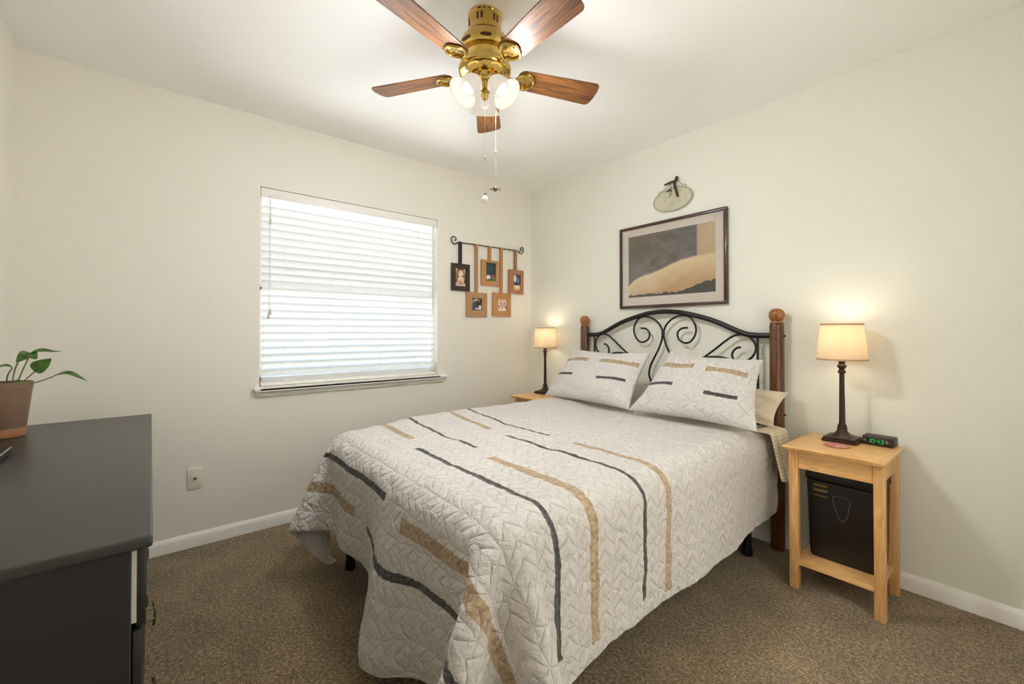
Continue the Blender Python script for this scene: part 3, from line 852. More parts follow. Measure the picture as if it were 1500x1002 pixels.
# quilt: draped cloth, vertex heights stored as compact deltas
QUILT = [
1389,19,20,23,19,10,0,-9,-22,-26,-25,-21,-15,-3,30,48,46,27,21,16,16,27,32,40,48,49,50,50,50,50,50,50,50,49,50,50,50,50,50,50,50,50,51,53,53,53,53,53,53,53,54,
51,54,53,53,53,53,54,52,54,53,53,53,53,53,53,53,53,45,24,-1,-8,-8,0,10,33,41,47,47,32,25,17,4,-21,-30,-30,-45,-49,-50,-47,1,4,11,13,11,4,9,7,5,-1,-4,-5,-5,-10,
-5,1,6,-5,12,-2,-6,5,0,0,0,0,0,0,0,0,0,0,1,0,0,0,0,0,0,0,0,0,0,0,0,-1,1,0,0,-2,2,0,0,0,0,0,-1,1,-1,0,0,0,0,0,0,0,0,0,-1,3,0,0,1,11,3,3,0,-6,-10,4,-13,-19,10,6,
-9,18,3,0,-46,4,9,-2,1,15,16,-7,23,2,1,-2,-4,-5,-9,-9,1,7,5,-12,5,11,-7,1,1,1,0,0,0,0,0,0,0,0,0,0,0,0,0,0,0,0,0,0,-1,0,2,-2,1,0,1,-1,-1,0,0,1,0,0,-1,0,1,0,0,0,
-1,0,0,0,1,-2,0,6,6,-5,7,5,3,-2,-6,1,-22,-6,1,-9,3,17,-3,8,1,-41,12,-2,5,1,-1,0,31,-4,11,4,2,-3,-3,-17,-5,-2,3,-2,13,-3,-7,6,2,1,-1,0,0,0,0,0,0,0,0,0,0,0,0,0,
0,0,0,-1,1,1,0,-2,1,-1,0,1,-1,1,0,0,-1,0,0,1,0,-1,0,0,0,1,0,-1,0,1,-1,-8,4,-3,17,5,5,0,-2,-10,-16,-1,-11,-5,5,1,1,7,9,6,-35,0,5,-1,1,-1,12,2,9,13,8,8,2,-14,-2,
-17,-3,3,13,-12,10,-5,2,1,0,1,0,0,0,0,0,0,0,0,0,0,0,0,0,0,0,0,0,-1,0,0,1,0,0,0,-1,2,-1,0,0,0,0,0,0,-1,0,0,0,0,0,0,1,-1,0,-1,10,-15,11,6,9,2,-1,-15,-4,-3,-17,1,
-3,-3,-2,2,7,6,11,-34,-1,1,0,1,1,3,3,15,7,14,0,0,3,-6,-10,-9,1,8,3,-6,4,0,2,0,0,0,0,0,0,0,0,0,0,0,0,0,0,0,0,0,0,0,0,0,0,0,0,0,0,0,-1,0,0,0,0,0,0,0,1,0,0,0,0,
-1,0,0,1,-1,-1,-1,5,2,8,7,0,-8,-4,-21,-1,-5,-13,3,-3,3,1,-2,8,15,-33,-1,-1,1,0,1,1,6,-1,16,12,10,9,1,-9,-12,-10,-1,1,10,1,-5,2,2,0,0,0,0,0,0,-1,1,0,0,0,0,0,0,
0,0,0,0,0,0,0,0,0,0,-1,0,0,1,0,0,0,0,0,0,0,-1,0,0,0,0,1,-1,0,0,0,0,-4,6,6,12,1,-3,-7,-19,6,-21,-4,7,-6,-2,1,-3,8,5,23,-34,3,0,-3,0,0,-1,0,8,-2,17,22,-5,6,9,
-11,-19,-2,4,1,4,2,0,1,0,0,0,-1,1,-1,1,-1,0,0,1,0,0,0,0,0,0,0,0,0,0,0,0,-1,1,0,0,0,0,0,0,-1,0,0,0,1,0,0,-1,0,0,0,0,0,1,-4,-1,5,12,7,0,-8,-18,6,-24,1,-5,-7,4,6,
0,14,9,19,8,-32,-2,-1,3,-1,-1,0,0,1,7,-2,11,36,6,-13,2,-13,-12,2,4,-1,3,2,0,0,0,0,1,-1,1,0,0,0,0,-1,0,0,0,0,1,0,0,0,0,0,0,-1,1,0,0,0,0,-1,0,0,1,0,0,-1,0,0,0,1,
-1,0,1,-1,0,-1,1,-1,8,10,3,-5,-9,-2,-28,-2,-1,-1,3,2,5,14,12,14,7,6,-34,1,2,-4,2,0,0,-1,-1,2,5,3,10,25,11,-9,-5,-18,1,4,0,4,1,1,0,0,0,0,0,0,0,0,0,0,0,0,0,0,0,
-1,1,0,0,0,0,-1,1,0,0,0,0,-1,1,0,0,0,-1,0,1,0,0,-1,0,1,-1,0,0,0,-1,-2,0,13,7,2,-7,-13,-19,-1,-4,-8,5,5,12,13,14,10,6,5,3,-34,0,-1,3,-3,1,-1,3,-2,0,1,4,3,16,23,
10,-12,-16,-7,4,4,1,3,0,0,0,0,0,0,0,0,0,0,0,0,0,0,0,0,0,-1,1,0,0,0,0,0,0,0,-1,0,1,0,0,-1,0,1,0,0,-1,0,1,-1,0,1,-1,1,0,-3,2,7,7,6,-4,-13,-13,-12,-8,0,8,3,15,14,
12,7,5,4,3,1,-31,-3,0,0,1,-1,2,-3,1,0,0,1,4,1,21,21,-1,-11,-13,4,0,4,3,0,0,0,0,0,0,0,0,0,0,0,0,0,0,0,0,0,0,-1,1,0,-1,1,0,0,-1,1,0,0,0,-1,1,0,0,-1,0,1,0,-1,1,
-1,0,0,0,-1,1,1,4,12,3,-11,-14,-23,-1,3,5,4,21,12,9,6,5,5,1,2,0,-21,-5,-5,-4,1,0,0,1,1,-1,-2,1,2,3,0,26,20,-9,-17,1,6,2,0,0,0,0,-1,0,0,0,0,1,0,0,0,0,0,0,0,0,0,
0,0,0,0,0,0,0,0,0,0,0,-1,1,0,0,-1,1,0,-1,0,1,-1,1,-1,0,0,0,-2,-3,17,6,-5,-11,-23,0,-4,4,9,20,12,11,5,5,3,-1,1,-1,1,10,-12,-12,-6,-8,-3,-4,0,1,2,1,-2,0,3,1,-2,
35,7,-14,-7,8,1,1,0,-1,0,1,0,0,0,0,-1,0,0,0,0,1,0,0,0,0,0,0,0,0,0,0,-1,1,0,0,-1,1,0,0,-1,1,0,-1,1,0,-1,1,-1,1,0,-1,1,-3,3,15,2,-10,-21,-11,-3,6,15,20,14,6,4,3,
2,1,0,0,0,0,34,-9,-10,-16,-8,-10,-7,-5,-3,-1,1,2,-1,0,5,-1,-3,44,-10,-11,6,4,-1,-1,1,0,0,0,0,0,0,0,0,0,0,0,-1,1,0,0,0,0,0,0,0,0,0,0,0,0,0,0,0,0,-1,1,0,-1,1,-1,
0,1,-1,0,0,0,0,-1,-1,8,10,-3,-13,-22,-1,5,20,20,11,4,7,-1,2,-1,0,0,0,0,0,47,-4,-3,3,-22,-13,-10,-12,-11,-5,-3,-1,1,1,-1,8,-3,-6,44,-17,-1,8,-1,0,0,0,0,0,0,0,0,
0,0,0,1,0,0,-1,0,1,0,0,0,-1,1,0,-1,1,0,0,0,0,0,0,0,0,0,0,0,0,0,-1,0,1,-1,0,0,0,-9,23,1,-6,-25,-6,4,27,19,7,6,2,-2,3,0,0,-1,1,-1,-3,-2,49,2,-3,-10,6,-7,-11,-11,
-10,-15,-8,-10,-3,-2,1,0,8,0,-3,21,1,1,2,0,0,0,0,0,0,1,0,0,0,1,-1,0,0,1,0,-1,1,0,0,0,0,0,0,0,0,0,-1,1,0,0,0,0,-1,1,0,0,-1,1,0,-1,1,0,-1,0,8,5,-1,-16,-6,-7,37,
14,3,5,1,1,0,0,-2,-1,-3,-3,-12,7,-1,50,-1,0,0,0,2,-1,-4,-9,-10,-16,-9,-15,-9,-5,-3,-1,12,2,8,2,2,1,2,0,1,0,0,0,0,1,0,0,-1,0,1,0,0,0,0,-1,1,0,0,0,0,0,0,0,0,1,
-1,0,0,0,0,1,-1,0,0,0,0,0,0,-1,0,0,-4,15,0,-7,-7,-22,53,3,7,5,-1,0,-2,10,-3,-2,-3,-1,-3,6,-14,-6,50,0,0,1,-1,-1,1,-1,-1,-2,-5,-12,-8,-14,-12,-1,0,-6,3,1,1,3,1,
0,1,0,1,0,1,-1,0,0,1,0,0,0,0,-1,1,0,0,-1,0,2,-1,0,0,0,0,0,0,0,0,0,0,0,0,1,-1,1,0,0,0,0,0,1,0,4,1,-2,2,-25,50,2,12,-1,0,1,-4,-3,-18,-7,-4,-7,-8,-7,-6,-3,-7,50,
-1,0,-1,1,1,-2,1,1,-1,0,-2,-7,-3,-14,-22,3,-6,-1,1,2,-1,1,-1,1,0,-1,1,-1,1,-1,1,-1,0,1,-1,1,0,-1,1,1,0,0,-2,1,0,1,-1,0,0,-1,1,0,0,0,0,0,0,0,0,1,0,0,1,0,0,2,3,
1,-2,-12,31,8,4,-5,-3,-5,-12,-9,-9,-6,-5,-10,-5,-4,-3,-3,-6,4,41,1,-1,0,-2,-1,1,1,-1,1,1,2,2,-6,-3,-6,-36,9,2,-2,-1,-2,-1,2,-2,0,1,0,0,0,0,0,0,0,0,0,0,0,1,-1,
0,0,0,0,0,0,-1,1,0,0,0,0,0,0,1,-1,0,0,0,0,0,0,1,0,1,0,0,0,4,1,4,2,-2,1,-5,-11,-12,-7,-6,-5,-5,-6,-2,2,-1,-2,3,2,-3,28,-3,-1,-3,0,-3,-4,-10,6,0,-3,-3,-3,-1,0,
-7,19,-9,0,1,-2,0,-1,-1,1,-1,0,0,0,0,0,0,0,1,-1,1,-1,0,0,0,-1,1,0,1,-1,0,0,0,0,0,1,-1,0,-1,0,1,0,0,1,-1,0,0,0,0,1,0,0,0,-1,-1,1,-2,4,-13,-16,-8,-5,-3,-3,0,-1,
4,-1,-3,0,3,-3,1,0,5,0,1,-1,-3,2,-3,10,-9,-2,-4,-5,9,-4,-7,17,-7,2,0,1,0,-1,1,-1,-1,1,-1,0,1,-1,0,0,0,-1,1,0,0,0,0,0,1,-1,0,0,0,0,0,0,0,-1,0,1,-1,1,0,0,0,-1,
-1,2,0,0,0,0,-1,0,0,-1,-3,-1,1,6,-24,-11,-4,-1,-1,0,0,-1,1,-4,2,1,-1,-2,-1,-1,-1,3,-5,-5,2,-1,2,4,-1,0,-7,7,4,-15,5,18,-12,2,-1,2,0,-1,0,-1,1,0,0,0,-1,0,0,1,
-1,0,1,-1,0,0,1,-1,0,0,0,0,0,0,0,0,0,0,1,-1,0,1,-1,0,-1,0,1,0,-1,0,1,-1,0,0,0,-1,-1,0,1,0,-5,10,-3,2,-1,-9,-4,-4,-6,-4,-1,10,-12,0,-3,1,3,-8,-4,6,5,-4,-1,-8,0,
1,7,1,-1,1,9,-3,-15,8,0,-1,-1,1,0,0,0,-1,0,0,0,1,-1,0,0,0,1,-1,0,0,0,0,0,1,-1,1,-1,0,0,0,0,0,0,-1,1,-1,0,1,-1,1,0,-1,1,0,-1,-1,1,0,-1,0,1,-1,0,0,-1,1,-1,2,-2,
-3,13,-5,-3,2,-3,-1,-18,4,-3,2,-11,-3,8,-3,-4,4,-2,2,4,-1,-1,-11,11,-2,-1,2,4,1,-3,0,0,1,-1,0,1,-1,1,0,-1,0,0,0,1,-1,0,0,0,1,-1,0,0,0,0,0,-1,2,-1,0,0,0,0,0,0,
-1,1,0,-1,1,0,-1,1,-1,-1,2,-1,0,-1,1,-1,-1,2,-1,0,1,0,1,5,-5,5,-13,4,3,0,3,-7,2,2,-3,-7,6,-5,-12,-6,5,-7,5,1,1,8,-9,11,-9,2,5,-9,0,5,-7,4,1,-1,1,0,-1,1,-1,0,1,
0,0,0,-1,0,1,-1,0,0,0,1,-1,1,-1,0,1,-1,0,1,-1,0,0,-1,1,0,0,-1,2,-2,0,1,-1,0,1,-2,1,0,0,-1,1,0,-1,0,0,0,0,1,-3,9,-5,7,-3,0,-5,-6,9,-1,-6,0,1,5,-8,11,1,-4,2,8,
-8,6,-10,7,-10,5,-3,0,5,-2,-4,12,-4,-1,1,-1,1,0,-1,0,1,-1,0,0,0,0,1,-1,1,0,-1,1,-1,1,-1,0,1,-1,0,0,0,0,0,0,0,-1,1,-1,1,-2,2,-1,0,0,1,-1,1,-1,-1,1,0,-1,0,0,0,1,
-1,1,-1,2,-7,-1,0,2,2,2,6,-10,0,2,4,8,-18,3,-5,5,-2,1,-5,11,-13,2,1,8,-2,1,-6,0,-1,7,-7,-3,3,0,1,-1,0,0,2,-2,1,0,-2,1,1,-1,0,0,0,0,0,0,0,0,1,-1,0,0,0,0,0,0,-1,
1,0,0,0,-1,1,-1,1,-1,1,-1,0,0,0,0,-1,0,0,1,-1,1,-2,2,-1,3,-2,-1,3,-4,3,-3,0,6,-6,7,-2,-3,-12,2,8,2,2,6,-4,-6,-6,12,0,1,-4,-1,-3,4,2,1,-6,2,3,-2,0,-1,0,1,0,-2,
2,-1,0,2,-1,-1,0,1,-1,0,1,-1,0,0,0,0,0,0,0,0,0,0,0,0,0,0,-1,1,0,-1,0,0,0,0,0,0,0,0,0,0,0,0,-1,1,-1,0,2,0,-2,1,4,-6,5,-4,-3,2,-14,17,-9,7,-4,1,8,3,-17,-6,-1,3,
11,-5,-2,3,-7,3,-1,7,-4,-2,2,1,-1,-1,0,0,1,0,-1,1,0,-1,0,1,-1,0,0,0,0,0,1,-1,0,0,0,0,0,0,0,0,0,0,0,0,0,-1,0,1,-1,0,1,0,-1,1,-1,0,0,0,0,0,0,0,0,0,-1,0,1,-1,1,0,
0,3,-3,-4,1,6,-8,9,-12,1,2,2,3,-2,-11,11,9,-4,-6,-4,12,-6,-1,5,-6,4,-2,-4,-1,1,-2,3,2,-1,1,-1,1,1,-1,0,0,1,-1,0,1,0,0,-1,0,0,0,0,1,-1,0,0,0,0,0,0,-1,1,0,0,0,0,
-1,1,0,-1,0,1,-1,0,0,0,0,0,0,0,0,-1,0,1,0,-1,-1,4,-2,0,-9,10,1,-4,-3,11,-9,4,2,-3,-7,-1,2,3,5,-6,10,-2,-4,-4,3,1,-3,6,1,-5,8,-6,2,-1,0,0,0,0,1,-1,0,0,0,0,0,0,
0,-1,1,0,0,1,-1,0,0,0,0,0,0,0,0,0,0,0,-1,1,0,0,0,0,-1,1,0,0,-1,0,0,0,1,-1,0,-1,1,-1,1,0,-1,0,1,0,0,0,0,3,-6,-2,4,-1,-2,3,-9,5,-6,9,1,-2,0,-9,-5,-3,4,5,-1,3,-7,
4,-1,-4,3,3,5,-4,1,-3,-1,1,0,0,1,-1,0,1,0,-1,0,1,0,-1,0,1,-1,0,0,1,-1,0,0,0,0,1,-1,0,0,0,-1,0,0,1,0,0,-1,0,0,0,0,0,0,0,0,-1,1,-1,1,0,0,0,0,0,1,-2,2,-2,3,-1,-1,
0,-3,-4,2,14,-10,6,-9,-3,9,-10,11,6,-10,8,-10,1,-2,8,0,-4,-2,7,-4,-5,5,2,1,0,-1,0,0,0,0,0,0,0,0,0,0,0,0,1,-1,0,0,0,0,0,0,1,-1,0,0,0,0,0,0,0,0,0,-1,0,0,0,0,0,0,
0,1,0,-2,1,0,1,-1,0,0,0,0,0,0,-1,2,0,1,-5,2,2,1,-2,2,0,-1,0,-9,10,1,-14,4,3,-3,7,-7,2,1,4,-8,3,3,4,-7,-1,8,-7,3,-4,3,0,-1,0,0,0,0,0,0,0,1,-1,0,0,-1,1,0,0,0,0,
0,0,0,0,0,0,0,0,0,0,0,0,0,0,0,0,0,0,0,0,0,-1,0,0,0,0,-1,1,0,0,-1,0,0,0,2,-1,1,0,1,2,0,-5,6,-1,-2,-8,2,7,-1,-3,6,1,-4,1,-7,6,13,-7,-5,6,-6,-3,0,-1,3,2,-1,-2,2,
-5,4,1,-1,0,0,1,-1,0,0,-1,1,0,0,1,-1,0,0,1,-1,0,1,-1,0,1,-1,0,0,0,0,0,0,0,0,0,0,-1,0,0,0,0,0,0,0,-1,2,-1,0,0,0,0,0,0,0,0,0,2,-2,3,-4,-1,2,5,-7,0,2,8,-8,0,4,2,
-3,-10,-4,7,0,-12,3,4,1,0,3,-1,2,-3,-2,0,-1,2,4,-3,0,1,-1,1,-1,0,0,1,0,-1,0,1,-1,0,0,1,-1,0,0,0,0,0,0,0,1,-1,0,0,0,-1,0,0,0,0,1,0,0,-1,0,0,0,1,-1,-1,1,0,-1,0,
1,0,-1,1,-1,2,-1,1,0,3,-5,3,1,-4,7,-1,-5,4,-2,-4,3,10,-10,7,0,-9,-1,4,-4,1,3,-3,4,0,-2,0,1,2,-2,-1,0,0,0,0,0,0,0,0,0,0,0,0,-1,1,0,0,0,0,0,0,-1,1,0,0,0,-1,1,0,
0,0,0,0,0,0,-1,0,0,0,1,0,-1,0,0,1,-1,0,-1,1,0,-1,0,2,-2,1,0,1,0,-3,3,7,-1,-11,17,-11,2,-1,-1,3,-2,-6,-5,16,-2,-8,10,2,3,-4,3,-2,-5,1,4,-3,0,1,-4,4,-1,1,0,0,0,
0,0,0,1,-1,0,0,0,1,-1,0,0,0,0,0,1,0,-1,0,0,0,0,0,0,0,0,0,0,0,-1,1,0,0,-1,0,0,0,0,0,0,0,0,0,0,0,0,0,-1,2,0,0,0,0,5,-6,0,-2,2,-5,9,-3,0,4,-4,0,2,4,-2,-6,10,0,-2,
-5,4,-5,5,5,-6,-4,6,-3,2,3,-4,2,-2,0,0,1,-1,0,0,0,0,0,0,0,0,0,0,0,0,0,0,-1,0,1,0,0,0,0,0,0,0,-1,1,-1,0,1,0,-1,0,1,-1,0,0,1,-1,0,0,0,0,0,-1,1,0,0,-1,1,0,1,1,-1,
0,0,-1,2,0,-8,2,7,-5,-1,12,0,-9,1,-2,6,-9,5,5,0,-2,-7,2,-5,9,-3,3,-5,1,3,-1,0,0,0,0,0,0,0,0,0,0,0,0,0,0,0,0,-1,1,0,0,1,-1,0,-1,1,0,0,0,-1,1,0,0,0,0,-1,1,0,-1,
1,-1,1,-1,0,0,0,0,1,-1,0,0,0,-1,1,-1,3,-2,0,-4,7,-2,0,0,-2,3,4,-7,3,-1,-8,1,-1,6,10,-11,6,-2,-1,-7,4,1,2,10,-16,4,-1,2,-3,1,1,0,0,0,0,0,0,1,-1,0,0,0,1,-1,0,0,
0,1,-1,0,0,-1,1,0,0,0,1,-1,0,0,0,-1,1,0,-1,1,-1,0,1,-1,1,-1,0,0,0,0,0,0,0,0,0,-1,0,1,1,-1,0,0,4,-6,2,5,-6,1,5,-6,2,0,2,-2,-3,12,-10,0,7,-8,-8,2,3,2,6,-5,-8,10,
-1,-1,4,1,-4,0,0,1,0,-1,0,0,-1,1,0,0,0,-1,0,1,0,1,-2,1,0,0,0,0,0,0,0,-1,1,-1,1,0,0,0,-1,1,-1,1,0,-1,0,0,1,-1,1,-1,0,0,-1,1,0,-1,1,1,-2,2,-1,2,-1,0,-2,0,-2,5,0,
-6,4,-2,-5,3,6,-2,-1,-2,0,-9,3,17,-4,1,-5,-8,3,6,-4,-1,1,-2,1,-1,2,0,0,-2,2,0,0,1,-1,0,0,0,1,0,-1,0,0,1,-1,0,0,1,-1,0,1,-1,0,0,0,0,-1,1,-1,1,-1,1,-1,0,0,1,-1,
0,1,-1,0,1,-1,0,0,0,0,0,-1,1,-1,1,-1,2,-2,3,-2,9,-10,-1,3,0,1,3,-1,-5,2,-5,4,-1,5,2,-11,-1,5,-1,2,-2,1,0,-1,1,0,-4,6,-2,1,-1,3,-2,0,1,-1,0,0,0,1,-1,0,0,0,0,0,
0,0,0,0,0,0,0,0,0,0,0,0,0,-1,1,0,0,0,0,-1,1,-1,1,-1,0,0,0,-1,1,0,0,0,0,0,0,0,0,1,0,0,2,-1,0,-9,7,2,0,0,-4,2,-3,7,-3,-3,-1,-2,-6,7,4,-5,0,0,0,5,-5,1,3,-2,-2,9,
-8,2,-1,1,-1,0,0,0,0,0,0,0,0,0,0,0,0,0,0,0,0,1,-1,0,0,0,0,0,0,0,0,0,0,0,-1,1,-1,0,1,-1,0,1,-1,0,0,0,0,0,0,0,0,0,-1,0,0,2,-1,0,1,-3,7,-5,2,3,-3,-3,5,-3,0,7,-5,
-6,9,2,9,-3,-11,4,-1,-6,7,2,-3,7,-7,0,3,1,-5,3,0,0,0,0,0,0,0,0,0,0,0,0,0,0,0,1,-1,0,0,0,0,0,0,0,0,0,1,-1,0,-1,1,0,-1,1,-1,0,1,-1,0,1,-2,1,0,0,0,1,-1,0,-1,1,0,
0,0,0,-1,1,1,4,-2,-3,9,-6,1,0,-1,-4,7,-2,-1,-1,4,0,-3,-9,5,12,-9,3,8,-15,13,-11,-3,10,-3,-1,-5,5,1,-1,1,-1,0,0,1,-1,0,0,0,0,-1,1,0,0,0,0,0,0,0,0,0,0,0,0,0,-1,
1,0,0,0,0,0,0,0,0,-1,1,0,-1,0,1,-1,0,1,-1,0,0,0,-1,1,0,0,1,-1,0,1,-4,9,-3,-4,1,3,-1,6,1,-4,6,-9,0,8,-6,8,5,0,-14,9,1,-4,8,-19,15,1,-9,9,-4,3,1,-2,1,-1,0,0,0,0,
0,0,0,0,0,0,0,0,0,0,0,0,0,0,0,0,0,0,0,0,1,-1,0,0,0,0,0,-1,0,1,0,-1,0,1,0,-1,0,0,-1,1,0,0,0,0,-1,0,1,1,-1,0,0,2,-2,-3,9,-1,0,0,-1,-7,8,-3,4,3,-1,-2,-1,-9,5,9,
-8,4,-3,0,9,-6,-4,9,-7,3,1,-6,3,-1,1,0,0,0,-1,1,0,0,0,0,1,-1,0,1,-1,0,0,0,1,-1,0,0,0,-1,1,0,0,0,0,-1,0,1,0,0,-1,0,1,0,-1,0,0,1,0,0,-1,0,0,0,0,0,0,0,-2,2,0,0,9,
-10,13,-11,7,-3,-2,2,6,-3,-1,4,-3,-3,8,-5,2,0,-5,5,-6,4,9,-12,3,3,-5,5,-4,4,-2,0,0,-1,0,0,0,1,-1,0,0,0,0,0,0,0,0,0,0,0,0,0,0,0,0,0,1,-1,-1,1,0,0,0,0,-1,0,1,0,
0,-1,0,0,0,1,-1,0,0,0,0,0,0,0,0,0,-1,1,1,-1,3,-9,12,-8,6,0,-4,8,-2,-7,5,4,-6,4,0,4,-2,2,-1,-1,0,2,-1,-3,3,7,-1,-4,-10,7,-3,6,-2,-2,1,0,0,0,-1,1,0,0,0,1,-1,0,0,
-1,0,1,0,0,0,0,0,0,1,-1,0,0,-1,1,0,0,0,0,0,-1,0,0,1,0,0,0,-1,0,0,0,0,0,0,0,0,0,0,1,0,-2,1,-1,2,0,1,-4,0,6,1,-1,8,-7,-1,8,-1,-3,-6,6,-1,2,0,-2,2,-4,-3,8,-5,-4,
7,2,-1,4,-6,-1,3,0,-1,0,1,0,-1,0,0,0,0,0,0,0,1,0,-1,0,0,0,0,0,0,0,0,0,1,0,-2,0,0,1,0,0,0,0,0,-1,0,0,0,0,0,1,0,-1,0,0,0,0,0,0,-1,0,1,1,0,2,-3,2,4,-4,6,-7,1,0,4,
5,-13,5,3,4,-5,7,-7,2,0,-4,6,2,-8,-1,-2,5,3,-4,-6,6,0,1,0,0,0,-1,0,1,0,1,0,-2,1,0,1,-1,0,0,0,0,-1,1,0,0,0,0,0,-1,0,1,0,0,-1,0,0,0,1,0,0,0,0,0,0,-1,0,-1,1,0,0,
0,0,0,0,0,1,-1,0,0,0,10,-8,2,-1,-4,5,1,3,-4,-9,14,-10,12,-7,4,-5,1,10,-5,3,3,-10,6,-3,8,-12,3,0,2,-1,3,-3,0,0,0,0,0,0,0,0,-1,2,-1,0,-1,1,0,0,0,0,1,-1,0,0,0,0,
0,0,1,-1,0,0,0,0,0,0,-1,0,0,0,0,0,0,1,-1,1,-1,0,0,0,0,0,0,0,-2,2,0,0,3,-7,6,3,-3,0,0,-2,-4,3,12,-11,8,-8,-2,6,-2,7,-9,3,-2,-1,10,-12,9,-4,5,1,-6,2,-3,1,-5,7,
-1,0,0,1,-1,0,-1,2,-1,0,0,0,0,0,0,0,0,-1,1,0,1,-1,0,0,0,-1,1,0,0,0,0,0,0,0,0,-1,0,0,0,0,0,0,0,1,-1,0,0,0,0,-1,0,2,-1,0,3,-4,3,-2,-4,6,-2,0,2,8,-7,-9,9,-7,1,10,
-7,3,-9,6,5,-5,-2,-11,23,-13,3,-1,-4,8,-5,1,1,6,-7,1,0,0,0,0,0,1,-1,0,0,0,1,-1,0,0,0,1,0,-1,0,-1,1,0,0,0,0,0,0,0,0,-1,0,0,0,0,1,0,-1,1,-1,0,0,0,0,0,0,0,0,0,0,
0,-1,1,0,-2,3,0,-2,2,1,1,-6,4,-4,5,-2,2,3,2,-12,5,0,2,0,-8,12,-6,9,-14,4,-1,2,-1,0,5,-4,1,-3,3,0,-1,0,0,0,0,-1,1,0,0,0,0,0,0,0,0,-1,1,0,0,0,0,0,0,1,-1,0,0,0,
-1,1,0,0,0,-1,0,0,1,-1,1,-1,1,-1,0,1,-1,0,0,0,0,0,0,0,1,-1,3,-7,8,-8,5,-3,3,-1,-4,1,3,-2,-2,1,5,-2,-2,3,-3,0,2,1,-6,10,-2,1,-4,3,-3,-1,0,-4,7,-2,0,0,0,0,0,0,0,
0,0,0,0,-1,1,0,0,0,0,-1,0,2,0,-1,0,0,0,0,0,0,-1,1,0,0,-1,0,1,0,-1,0,0,0,1,-2,1,0,-1,2,-1,0,-1,1,0,0,0,0,0,-2,7,-9,10,-4,-6,6,0,-4,-1,8,-9,9,-6,0,-5,0,0,0,4,-7,
4,3,-10,6,-3,4,-4,4,-2,1,5,-6,1,-1,1,1,-1,0,0,1,-1,0,0,0,1,-1,0,0,0,0,1,0,-2,1,0,0,0,-1,1,0,0,0,0,0,-1,1,0,-1,0,1,0,-1,0,0,0,0,0,1,-2,1,0,0,0,0,0,0,-2,3,0,-1,
1,-3,-2,7,-3,-3,3,4,-8,3,-6,3,4,2,5,-3,1,-3,3,-6,3,1,0,0,-1,-3,5,0,3,-7,3,-2,1,0,0,0,0,1,-1,0,0,0,0,0,0,0,0,0,1,-1,0,0,0,0,0,0,0,0,0,-1,1,0,-1,1,0,-1,1,0,-1,0,
1,-1,0,1,0,-1,0,0,0,-1,1,0,-1,1,0,1,0,6,-8,5,-3,-1,2,-3,1,10,-14,4,4,1,-4,-4,4,-5,9,-12,7,-4,5,-1,4,-2,-5,4,6,-9,1,-4,8,-3,2,0,-1,0,0,1,-1,0,0,0,0,1,-1,0,0,0,
0,-1,1,0,0,-1,1,0,0,0,0,0,0,0,0,0,0,-1,1,-1,0,1,-1,0,1,-1,0,0,0,0,0,0,0,0,-1,2,-1,0,-1,1,-6,9,-3,6,-3,-8,5,1,-5,8,-7,-1,-4,9,-6,5,1,-5,7,-8,11,-9,10,-9,-1,6,
-7,1,4,1,3,-6,2,-1,0,1,-1,0,-1,1,0,0,0,0,-1,0,1,0,0,0,1,-1,0,0,1,-1,0,0,0,0,0,0,0,-1,1,-1,1,0,0,0,-1,1,-1,0,1,-1,0,0,0,0,0,0,0,0,-1,0,0,2,0,0,0,3,-5,-3,12,-3,
-3,-5,0,6,1,2,-4,7,-15,-4,7,-8,9,-5,5,-10,4,5,-3,9,-9,-1,1,1,-1,0,0,0,0,0,0,1,-1,0,0,0,0,0,1,-1,0,0,0,-1,1,0,0,-1,1,0,0,0,0,-1,1,0,0,-1,1,-1,0,0,0,1,-1,1,-1,0,
0,0,0,0,0,0,0,-1,1,0,0,-1,0,1,0,-1,-4,2,7,-3,-2,-4,7,3,-1,-3,2,0,-8,17,1,-3,5,2,-16,9,2,3,-7,2,-4,4,1,-1,-3,-3,8,-1,1,0,0,0,0,0,0,0,0,0,1,-1,0,0,0,1,0,-1,0,0,
0,0,0,0,0,0,1,-1,-1,1,0,0,0,-1,1,0,-1,1,-1,0,0,1,-1,0,0,0,0,0,0,0,-1,0,1,1,0,4,-3,2,0,-2,-3,1,6,-5,0,-3,5,0,-6,10,-7,5,-5,8,-12,18,-9,-6,-3,7,3,-3,-2,-6,5,6,3,
-11,2,0,0,0,0,0,0,0,0,0,1,-1,0,0,0,0,-1,1,0,0,0,0,0,0,0,0,0,-1,1,0,0,0,-1,1,0,0,-1,1,-1,0,1,-1,-1,1,0,0,0,-1,1,0,-1,1,1,-1,-1,1,-3,3,2,-7,8,-3,6,2,-6,-1,1,-3,
1,4,-5,3,0,-6,1,10,-10,4,2,0,-2,-2,-1,8,3,-9,-4,6,2,-1,-1,0,0,0,0,0,0,0,0,0,0,0,0,0,0,0,0,0,0,0,1,-1,0,0,0,0,0,0,0,-1,1,0,-1,1,-1,0,0,0,1,-1,0,1,-1,0,0,0,1,-1,
0,0,0,-1,1,0,1,2,-3,6,5,-14,5,-7,0,3,6,-5,2,0,-3,9,-10,-1,3,1,-9,6,-3,5,-4,-1,2,2,0,-4,9,-4,-2,-2,2,0,0,0,1,-1,0,0,0,0,0,0,0,0,0,0,0,0,0,0,0,0,0,0,0,0,0,0,-1,
1,0,-1,1,0,-1,1,0,-1,1,-1,0,0,0,0,0,0,0,-1,0,1,0,-1,0,0,2,-1,-1,1,-4,-4,10,-2,8,-4,-5,3,1,-2,0,-7,2,8,1,-3,0,6,-6,4,-4,6,-3,-3,2,-4,6,-4,6,-4,2,-2,0,0,0,0,0,0,
